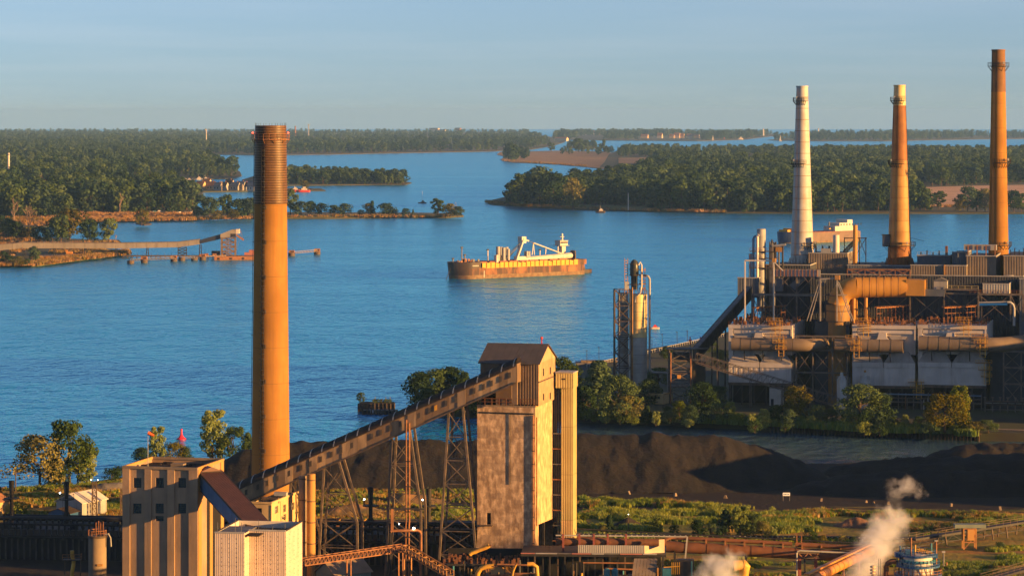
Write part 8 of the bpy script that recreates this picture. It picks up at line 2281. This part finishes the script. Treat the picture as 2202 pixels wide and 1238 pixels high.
def dolphins():
    L = [(281,567,'round dark mooring dolphin farthest left before the pier'),(310,565,'boxy mooring dolphin second from the left before the pier'),(374,562,'boxy mooring dolphin in the middle of the pier walkway'),(391,560.5,'low mooring dolphin right of the walkway middle'),(418,559.5,'low mooring dolphin left of the loading tower'),(436,559,'boxy mooring dolphin below the loading tower left leg'),(627,550.5,'mooring dolphin just right of the tall chimney'),(682,547,'mooring dolphin at the outer end of the walkway right of the chimney')]
    for i, (px, py, lab) in enumerate(L):
        p = gnd(px, py); o = thing('mooring_dolphin', lab, 'mooring', p); 
        MB().lathe([(2.3,-1),(2.2,1.8),(2.3,1.85),(2.3,2.2)], 12).build('base', T.steelrust, o, True)
        if i in (1,2,5,6,7): PB('block', T.rustlight, o, -1.9,1.9,-1.9,1.9,2.21,3.9); PB('recess', T.steeldark, o, -.6,1.6,-1.95,-1.91,2.6,3.4)
    for (x0,y0,x1,y1,lab) in [(281,561,374,556,'pale trussed walkway joining the left mooring dolphins'),(391,556,418,555,'short white trussed walkway between the low dolphins'),(436,554.5,486,553,'sagging trussed walkway under the loading tower'),(630,545,682,540.5,'pale trussed walkway right of the tall chimney')]:
        Y = gY((y0+y1)/2+5); a, b = at(x0,y0,Y), at(x1,y1,Y); truss_conv('trussed_walkway', lab, a, b, 1.6, 1.2, max(4,int((x1-x0)/6)), T.sidingl if 'left' in lab or 'white' in lab else T.endplate)
    p = gnd(510, 558.5); o = thing('barge', 'flat orange rusted barge moored at the loading tower', 'barge', p, R(8)); MB().bx(-15,16,-3,3,-.5,2.4).build('hull', T.rustlight, o)
    for k in range(4): PB('fender', T.steeldark, o, -13+k*8,-11.5+k*8,-3.2,-3.01,.3,1.6)
    p = gnd(552, 552); o = thing('barge', 'red brown barge half hidden behind the tall chimney', 'barge', p); MB().bx(-8,12,-3,3,-.5,3.0).build('hull', T.redstrip, o); MB().bx(-5,-1,-2,2,3.01,4.6).build('deck_house', T.redstrip, o)
dolphins()
def excavator():
    p = gnd(146, 549, 1.6); o = thing('excavator', 'orange excavator with a raised arm working on the reed spit', 'excavator', p)
    for y in (-1.2,1.2): MB().prism([(-2.4,0,0),(2.4,0,0),(2.8,0,.5),(2.3,0,1.0),(-2.3,0,1.0),(-2.8,0,.5)], (0,y-.35,0), (0,y+.35,0)).build('track', T.steeldark, o)
    PB('body', T.orangepipe, o, -1,3.2,-1.4,1.4,1.05,2.5); PB('cab', T.orangepipe, o, -1.6,.0,-1.4,-.1,2.51,3.6)
    PM('arm', T.orangepipe, o, (-1,.3,2.2), (-5,.3,5.4), .5); PM('arm', T.orangepipe, o, (-5,.3,5.4), (-8.0,.3,4.4), .42); PM('arm', T.orangepipe, o, (-8,.3,4.4), (-8.4,.3,1.2), .4); MB().prism([(-8.8,0,.2),(-7.8,0,.3),(-7.9,0,1.3),(-8.7,0,1.2)], (0,-.3,0), (0,.9,0)).build('bucket', T.steeldark, o)
excavator()

# ------------------------------------------------------------------ trees and reeds on the left shores and the park spit
def ft(px, b, t, v, lab, sx=1.0, z=1.2, mesh=None, grp=None):
    p = gnd(px, b, z); h = max(2.0, at(px, t, p.y).z-p.z); return tree((mesh or FARN)[v], p, h, lab, grp, sx=sx)
FARN = [tree_mesh(151, 40, 34, .034, 'round', .44, .22, 1, LEAF['dark']), tree_mesh(152, 34, 34, .034, 'oval', .34, .24, 1, LEAF['olive']), tree_mesh(153, 36, 34, .036, 'round', .5, .12, 1, LEAF['dark']), tree_mesh(154, 30, 30, .036, 'cone', .26, .06, 1, LEAF['dark']), tree_mesh(155, 34, 32, .036, 'round', .46, .15, 1, LEAF['gold'])]
for px, b, t, v, sx, lab in [(625,461,408,1,1.0,'tall tree on the park spit touching the right of the chimney'),(648,462,433,2,1.3,'round dark tree second on the park spit'),(668,462,433,0,1.2,'round dark tree third on the park spit'),(692,462,437,2,1.2,'dark tree fourth on the park spit'),(716,462,441,0,1.2,'small dark tree fifth on the park spit'),(742,463,438,2,1.4,'wide round tree before the gap on the park spit'),
    (776,463,451,4,1.4,'small golden bush in the gap of the park spit'),(793,463,437,4,1.0,'pale yellowish tree beside the dark conifer'),(802,463,432,3,1.0,'dark pointed conifer on the park spit'),(828,464,437,2,1.5,'broad dark tree right of the conifer'),(848,464,450,4,1.2,'small golden bush right of the broad dark tree'),(872,463,448,2,1.3,'dark bush on the park spit before the lone big tree'),(888,463,450,3,1.2,'small dark pointed bush on the park spit'),
    (942,465,427,1,1.1,'big olive tree near the tip of the park spit'),(968,466,438,4,1.3,'golden bushy tree at the tip of the park spit'),(984,467,444,0,1.2,'low green tree at the very tip of the park spit'),
    (425,469,446,2,1.2,'dark round tree left of the big shore trees'),(450,470,425,0,1.2,'big dark tree left of the chimney on the near spit'),(487,469,419,1,1.0,'tall dark airy tree left of the chimney on the near spit'),(512,469,428,2,1.2,'dark bushy tree close left of the chimney'),(537,469,426,0,1.2,'dark bushy tree touching the chimney left side'),
    (470,472,452,4,1.4,'golden low bush on the near spit left of the chimney'),(500,472,450,4,1.4,'yellow bush on the near spit close to the chimney'),
    (193,524,471,0,1.0,'left of two rounded trees on the conveyor spit'),(233,524,470,1,1.05,'right of two rounded trees on the conveyor spit'),(131,524,462,1,1.1,'tall green tree standing behind the pier conveyor'),(112,524,475,0,1.0,'darker green tree left of the tall one behind the conveyor'),(86,522,486,2,1.2,'small dark tree behind the pier conveyor'),(150,515,450,4,1.1,'golden green tree behind the inlet shore'),
    (18,512,470,0,1.1,'dark tree on the left shore near the edge'),(36,514,476,1,1.0,'second dark tree on the left shore near the edge'),(0,510,464,2,1.1,'dark tree cut by the left edge above the conveyor'),(305,484,450,4,1.0,'golden tree with bare trunks on the tiny rock islet'),(72,563,530,2,.8,'dark shrubby tree on the reed spit by the bare tree'),
    (15,569,548,2,1.6,'wide green bush at the left edge of the reed spit'),(38,571,551,4,1.6,'golden green bush on the reed spit shore'),(58,571,556,1,1.6,'green bush on the reed spit below the conveyor'),(5,556,540,0,1.4,'green bush behind the shore at the left edge'),
    (655,408,388,4,1.2,'round willow behind the red boats'),(1120,441,374,1,1.1,'airy tree at the left end of the wooded island'),(1160,444,360,0,1.0,'tall dark tree near the left end of the wooded island'),(1232,450,384,4,.8,'pale golden tree before the dark island trees'),(1190,446,372,0,1.1,'dark tree right of the tall one on the island end'),(1145,443,383,2,1.1,'dark bushy tree at the island end'),(1090,440,424,3,1.6,'low dark bush at the island point'),
    (1098,345,308,0,1.1,'large dark tree at the left end of the marsh point'),(1120,341,324,2,1.5,'low dark trees behind the marsh point end'),(1186,327,306,1,1.1,'airy tree behind the marsh'),(1245,327,298,0,1.1,'dark tree right of the marsh channel'),(1300,327,300,3,1.2,'dark pointed tree on the marsh bank'),
    (2018,450,411,1,1.2,'lone airy tree standing in the tan field'),(2080,455,402,0,1.0,'tall green tree in the row right of the field tree'),(2066,455,418,4,1.0,'golden tree left of the tall green one in the field row'),(2100,455,408,1,1.0,'green tree right of the tall one in the field row'),(2118,455,406,4,1.0,'golden green tree touching the tallest chimney'),(2180,456,410,0,1.0,'dark tree right of the tallest chimney'),(2196,456,416,1,1.0,'green tree at the right edge in the field row'),(1980,440,408,2,1.4,'dark low tree at the left of the tan field')]:
    ft(px, b, t, v, lab, sx)
for k in range(14): ft(rnd.uniform(-10,70), rnd.uniform(498,514), 486+rnd.uniform(0,8), rnd.choice((0,2,4)), 'low shrubby tree on the left shore behind the pier conveyor', 1.5, grp='shrubby trees on the left shore')
baretree(gnd(50,561,1.6), 11, 'pale bare dead tree on the reed spit shore', k=0); baretree(gnd(249,523,1.4), 7, 'small bare tree at the end of the conveyor spit', k=1); baretree(gnd(62,512,1.4), 26, 'tall pale dead tree among the left shore trees', k=1); baretree(gnd(30,480,1.4), 22, 'thin dead tree behind the tall dead one on the left', k=0); baretree(gnd(978,465,1.4), 13, 'bare tree at the tip of the park spit', k=0); baretree(gnd(990,466,1.4), 9, 'low bare tree leaning at the spit end', k=1); baretree(gnd(258,460,1.4), 20, 'pale dead tree in the woods above the reed field', k=0); baretree(gnd(88,418,1.4), 24, 'pale bare tree beside the white gabled houses', k=1)
RD = M('reed_green', (.20,.155,.035), (.30,.18,.05), .06, .9, trans=.2, objrand=.2); RD2 = M('reed_gold', (.40,.22,.07), (.30,.165,.05), .06, .9, trans=.2, objrand=.2)
REED = [tuft_mesh('reed', 11, RD, 26, 2.6, .30, 2.2), tuft_mesh('reed', 12, RD2, 26, 2.4, .30, 2.2), tuft_mesh('reed', 13, RD2, 22, 1.3, .25, 2.2)]
def reeds(segs, n, z, picks, jit=2.5):
    out = []
    for k in range(n):
        a, b = rnd.choice(segs); t = rnd.random(); p = gnd(a[0]+(b[0]-a[0])*t, a[1]+(b[1]-a[1])*t-rnd.uniform(0,jit), z); out.append((p.x,p.y,p.z,rnd.uniform(.7,1.3),rnd.choice(picks)))
    return out
pts = reeds([((82,571),(150,562)),((150,562),(235,552)),((235,552),(275,547)),((110,548),(230,546))], 620, 1.0, (0,0,1), 5) + reeds([((162,478),(300,475)),((300,475),(415,474))], 420, 1.2, (0,1,1), 3) + reeds([((165,470),(415,470)),((165,463),(415,464))], 600, 1.5, (2,2,1), 4) + reeds([((0,572),(82,570)),((65,531),(255,525)),((0,508),(60,514))], 420, 1.2, (0,1,2), 3)
pts += reeds([((415,473),(540,470)),((620,468),(960,467)),((1046,436),(1130,444)),((1130,444),(1310,452)),((1310,452),(1560,457)),((1960,446),(2202,444)),((1080,346),(1260,358))], 900, 1.1, (0,0,1,2), 1.5)
for p in sample([(0,500),(60,514),(150,530),(60,534),(0,560),(-60,560),(-60,500)], 420, (), 1.2, (.6,1.2)) + sample([(0,480),(100,487),(165,478),(150,466),(60,462),(0,464)], 300, (), 1.2, (.7,1.4)) + sample([(66,556),(240,544),(235,552),(82,570)], 320, (), 1.6, (.5,.9)): pts.append((*p[:4], rnd.choice((0,1,2,2))))
scatter_stuff('reed_bed', REED, pts)

# ------------------------------------------------------------------ far houses, masts and towers
def house(px, py, w, d, h, hr, wall, roof, lab, rz=-25, z=1.3, grp=None, win=True):
    p = gnd(px, py, z); o = thing('house', lab, 'house', p, R(rz), grp)
    MB().bx(-w/2,w/2,0,d,-.5,h).add([(w/2,0,h),(w/2,d,h),(w/2,d/2,hr),(-w/2,0,h),(-w/2,d,h),(-w/2,d/2,hr)], [(0,1,2),(3,5,4)]).build('wall', wall, o)
    for ya, yb in ((-.5,d/2),(d+.5,d/2)):
        zl = h-.5*(hr-h)/(d/2)
        MB().add([(-w/2-.4,ya,zl),(w/2+.4,ya,zl),(w/2+.4,yb,hr),(-w/2-.4,yb,hr),(-w/2-.4,ya,zl+.3),(w/2+.4,ya,zl+.3),(w/2+.4,yb,hr+.3),(-w/2-.4,yb,hr+.3)], [(0,1,2,3),(4,5,6,7),(0,1,5,4),(1,2,6,5),(2,3,7,6),(3,0,4,7)]).build('roof', roof, o)
    if win:
        for k in range(max(1,int(w/4))): x = -w/2+1.2+k*4; PB('window', T.glass, o, x, x+1.3, -.06, .02, h*.35, h*.75)
    PB('chimney', T.rustlight, o, w*.2, w*.2+.9, d*.4, d*.4+.9, hr-.6, hr+1.3)
    return o
HW = [T.shipwhite, T.endplate, T.sidingl, T.conc_pale]; HR = [T.roofdark, T.sidingb, T.siding, T.rustlight]
for px, py, w_, d_, h, hr, a, b, lab in [(56,399,9,8,5,9,0,2,'white house with brown roof among the woods at far left'),(91,407,9,8,6,11,0,0,'left of two white gabled houses in the woods'),(109,407,9,8,6,11,0,0,'right of two white gabled houses in the woods'),(228,421,11,8,4.5,8,1,3,'house with orange roof in the trees above the reed field'),
    (428,408,11,9,6,10.5,3,3,'leftmost brick house with orange roof on the far causeway'),(441,407,10,9,8,13,1,3,'taller orange brick house on the far causeway'),(452,408,10,9,5,10,3,3,'orange roofed house right of the taller brick one'),(466,409,9,9,5,9.5,2,1,'grey house with blue roof on the far causeway'),(478,409,10,9,5.5,10,2,0,'grey gabled house in the middle of the causeway row'),(490,407,10,9,6.5,12,1,0,'cream gabled house rising above the causeway row'),(503,409,11,9,5,10,2,1,'blue grey house with wide garage on the causeway'),(516,409,9,9,5.5,11,2,1,'dark blue house near the right of the causeway row'),(525,409,6,8,5,10,2,0,'narrow dark house near the chimney'),(538,410,10,9,5.5,11,0,1,'white gabled house touching the chimney left side'),
    (283,397,9,8,5,8,1,1,'cream house in the trees below the white boat'),(316,402,8,8,4,8,1,3,'small tan house in trees below the yacht'),(356,403,9,8,4,8,0,0,'white shed among trees left of the causeway houses')]:
    house(px, py, w_, d_, h, hr, HW[a], HR[b], lab)
for i, (px, w_, h, hr) in enumerate([(1385,26,12,20),(1418,18,14,26),(1444,18,12,20),(1455,20,16,27),(1465,18,14,24),(1481,18,12,22),(1489,16,12,22),(1498,16,12,20)]):
    house(px, 297.5, w_*1.2, 16, h*.8, hr*.9, HW[1 if i % 2 else 3], HR[3], 'tan house with pale gable in the row along the distant island shore', rz=-20, grp='houses along the distant island', win=False)
house(1272, 290, 90, 30, 16, 22, HW[1], HR[3], 'long pale building above the trees of the distant island', win=False); house(1205, 303, 50, 20, 9, 14, T.endplate, HR[3], 'low tan building at the tip of the far mainland shore', win=False)
house(932, 286, 60, 25, 26, 30, HW[1], HR[0], 'pale building showing above the far mainland trees', win=False); house(948, 288, 50, 25, 20, 24, HW[0], HR[0], 'wide white building above the far mainland trees', win=False); house(983, 284, 40, 25, 24, 28, T.rustlight, HR[0], 'reddish building above the far mainland trees', win=False)
def tower_far(px, top, base, w, lab, m, cat='tower', head=False):
    p = gnd(px, base, 1.5); t = at(px, top, p.y); o = thing('tower' if cat == 'tower' else cat, lab, cat, p); h = t.z-p.z
    MB().tube((0,0,0),(0,0,h),w,12,w*.85).build('shaft', m, o, True)
    MB().tube((0,0,h*.93),(0,0,h*.96),w*1.3,12).build('collar', T.steel, o)
    if head:
        for k in range(3):
            a = 2.1*k; PM('antenna_arm', m, o, (0,0,h*.88), (w*4*math.cos(a),w*4*math.sin(a),h), w*.5)
tower_far(18.5, 329, 395, 1.7, 'slender white tower rising from the woods at far left', T.shipwhite)
tower_far(443.5, 278, 315, 1.6, 'white antenna mast above the far woods left of the chimney', T.shipwhite, 'mast', True)
tower_far(635, 271, 300, 3.0, 'small far stack with red top right of the chimney head', T.rustlight)
tower_far(663.5, 267, 300, 2.0, 'thin pale mast on the horizon right of the chimney head', T.sidingl, 'mast', True)
tower_far(1641.5, 277, 292, 4, 'white lighthouse on the distant dike', T.shipwhite); tower_far(1760, 276, 296, 3, 'white beacon tower behind the white chimney', T.shipwhite)
for px, top, b, wh in [(477,390,410,'before the grey gabled house'),(408,392,408,'left of the brick houses'),(521,396,410,'before the narrow dark house'),(378,392,405,'under the marina boats')]:
    tower_far(px, top, b, .35, 'thin utility pole on the causeway '+wh, T.endplate, 'pole')
tower_far(1121+230, 415, 452, .5, 'pale navigation marker pole on the wooded island shore', T.shipwhite, 'pole')
for i, (px, py, m) in enumerate([(332,457,'tealpaint'),(343,456,'shipwhite'),(386,459,'shipwhite'),(398,459,'sidingb'),(412,458,'shipwhite'),(322,458,'steeldark')]):
    p = gnd(px,py,1.5); o = thing('parked_car', 'small parked car glinting under the trees above the reed field', 'car', p, R(20*i), 'cars parked under the shore trees'); MB().prism([(-2.2,0,.4),(2.2,0,.4),(2.2,0,1.0),(1.5,0,1.1),(.9,0,1.7),(-1.0,0,1.7),(-1.7,0,1.05),(-2.2,0,.95)], (0,-.9,0), (0,.9,0)).build('body', MT[m], o)
    for x in (-1.4,1.4): MB().tube((x,-.95,.35),(x,.95,.35),.35,8).build('wheels', T.black, o)

# ------------------------------------------------------------------ steam
def steam(name, lab, blobs, dens, seed):
    blobs = [(c, r*1.5, k) for c, r, k in blobs]
    m = bpy.data.materials.new(name); m.use_nodes = True; nt = m.node_tree; nt.nodes.clear(); N = nt.nodes.new; L = nt.links.new
    out = N('ShaderNodeOutputMaterial'); v = N('ShaderNodeVolumePrincipled'); v.inputs['Color'].default_value = (.97,.98,1,1); v.inputs['Anisotropy'].default_value = .1
    geo = N('ShaderNodeNewGeometry'); mp = N('ShaderNodeMapping'); mp.inputs['Location'].default_value = (seed, 0, 0); L(geo.outputs['Position'], mp.inputs[0])
    n = N('ShaderNodeTexNoise'); n.inputs['Scale'].default_value = .30; n.inputs['Detail'].default_value = 7; n.inputs['Roughness'].default_value = .62; n.inputs['Distortion'].default_value = .5; L(mp.outputs[0], n.inputs['Vector'])
    # soft sum of puffs: density falls off from each puff's centre
    acc = None
    for c, r, k in blobs:
        d = N('ShaderNodeVectorMath'); d.operation = 'DISTANCE'; d.inputs[1].default_value = c; L(geo.outputs['Position'], d.inputs[0])
        q = N('ShaderNodeMapRange'); q.inputs['From Min'].default_value = r; q.inputs['From Max'].default_value = 0; q.inputs['To Max'].default_value = k; L(d.outputs['Value'], q.inputs['Value'])
        if acc is None: acc = q.outputs[0]
        else:
            mx = N('ShaderNodeMath'); mx.operation = 'MAXIMUM'; L(acc, mx.inputs[0]); L(q.outputs[0], mx.inputs[1]); acc = mx.outputs[0]
    sb = N('ShaderNodeMath'); sb.operation = 'ADD'; L(acc, sb.inputs[0]); L(n.outputs['Fac'], sb.inputs[1])
    rg = N('ShaderNodeMapRange'); rg.inputs['From Min'].default_value = .76; rg.inputs['From Max'].default_value = 1.45; rg.inputs['To Max'].default_value = dens; L(sb.outputs[0], rg.inputs['Value'])
    L(rg.outputs[0], v.inputs['Density']); L(v.outputs[0], out.inputs['Volume'])
    xs = [(c[i]-r, c[i]+r) for c, r, k in blobs for i in range(3)]
    lo = [min(c[i]-r for c, r, k in blobs) for i in range(3)]; hi = [max(c[i]+r for c, r, k in blobs) for i in range(3)]
    o = MB().bx(lo[0],hi[0],lo[1],hi[1],max(lo[2],G0+.2),hi[2]).build(name, m); o['kind'] = 'stuff'
    return o
def A3(px, py, Y): return tuple(at(px, py, Y))
steam('steam_plume', '', [(A3(1848,1236,568),3.4,.62),(A3(1868,1205,568),3.9,.72),(A3(1885,1172,568),4.2,.72),(A3(1905,1145,568),4.3,.70),(A3(1925,1118,568),3.9,.58),(A3(1932,1095,568),3.0,.45),(A3(1928,1060,568),2.9,.47),(A3(1944,1048,568),3.2,.44),(A3(1968,1058,568),2.8,.32),(A3(1922,1040,568),2.2,.4)], .75, 3.0)
steam('steam_cloud', '', [(A3(1518,1236,554),3.0,.66),(A3(1545,1220,554),3.4,.72),(A3(1570,1210,554),3.0,.62),(A3(1590,1195,554),2.2,.42),(A3(1560,1238,554),3.4,.72)], .85, 11.0)
# ------------------------------------------------------------------ air
def make_haze():
    m = bpy.data.materials.new('haze_air'); m.use_nodes = True
    nt = m.node_tree; nt.nodes.clear()
    o = nt.nodes.new('ShaderNodeOutputMaterial'); v = nt.nodes.new('ShaderNodeVolumePrincipled')
    v.inputs['Color'].default_value = (.30, .58, 1.0, 1)
    v.inputs['Density'].default_value = 2.7e-5
    v.inputs['Anisotropy'].default_value = 0.0
    nt.links.new(v.outputs[0], o.inputs['Volume'])
    h = MB().bx(-26000, 26000, -3000, 43000, -126.0, 150.0).build('haze', m)
    h['kind'] = 'stuff'
make_haze()
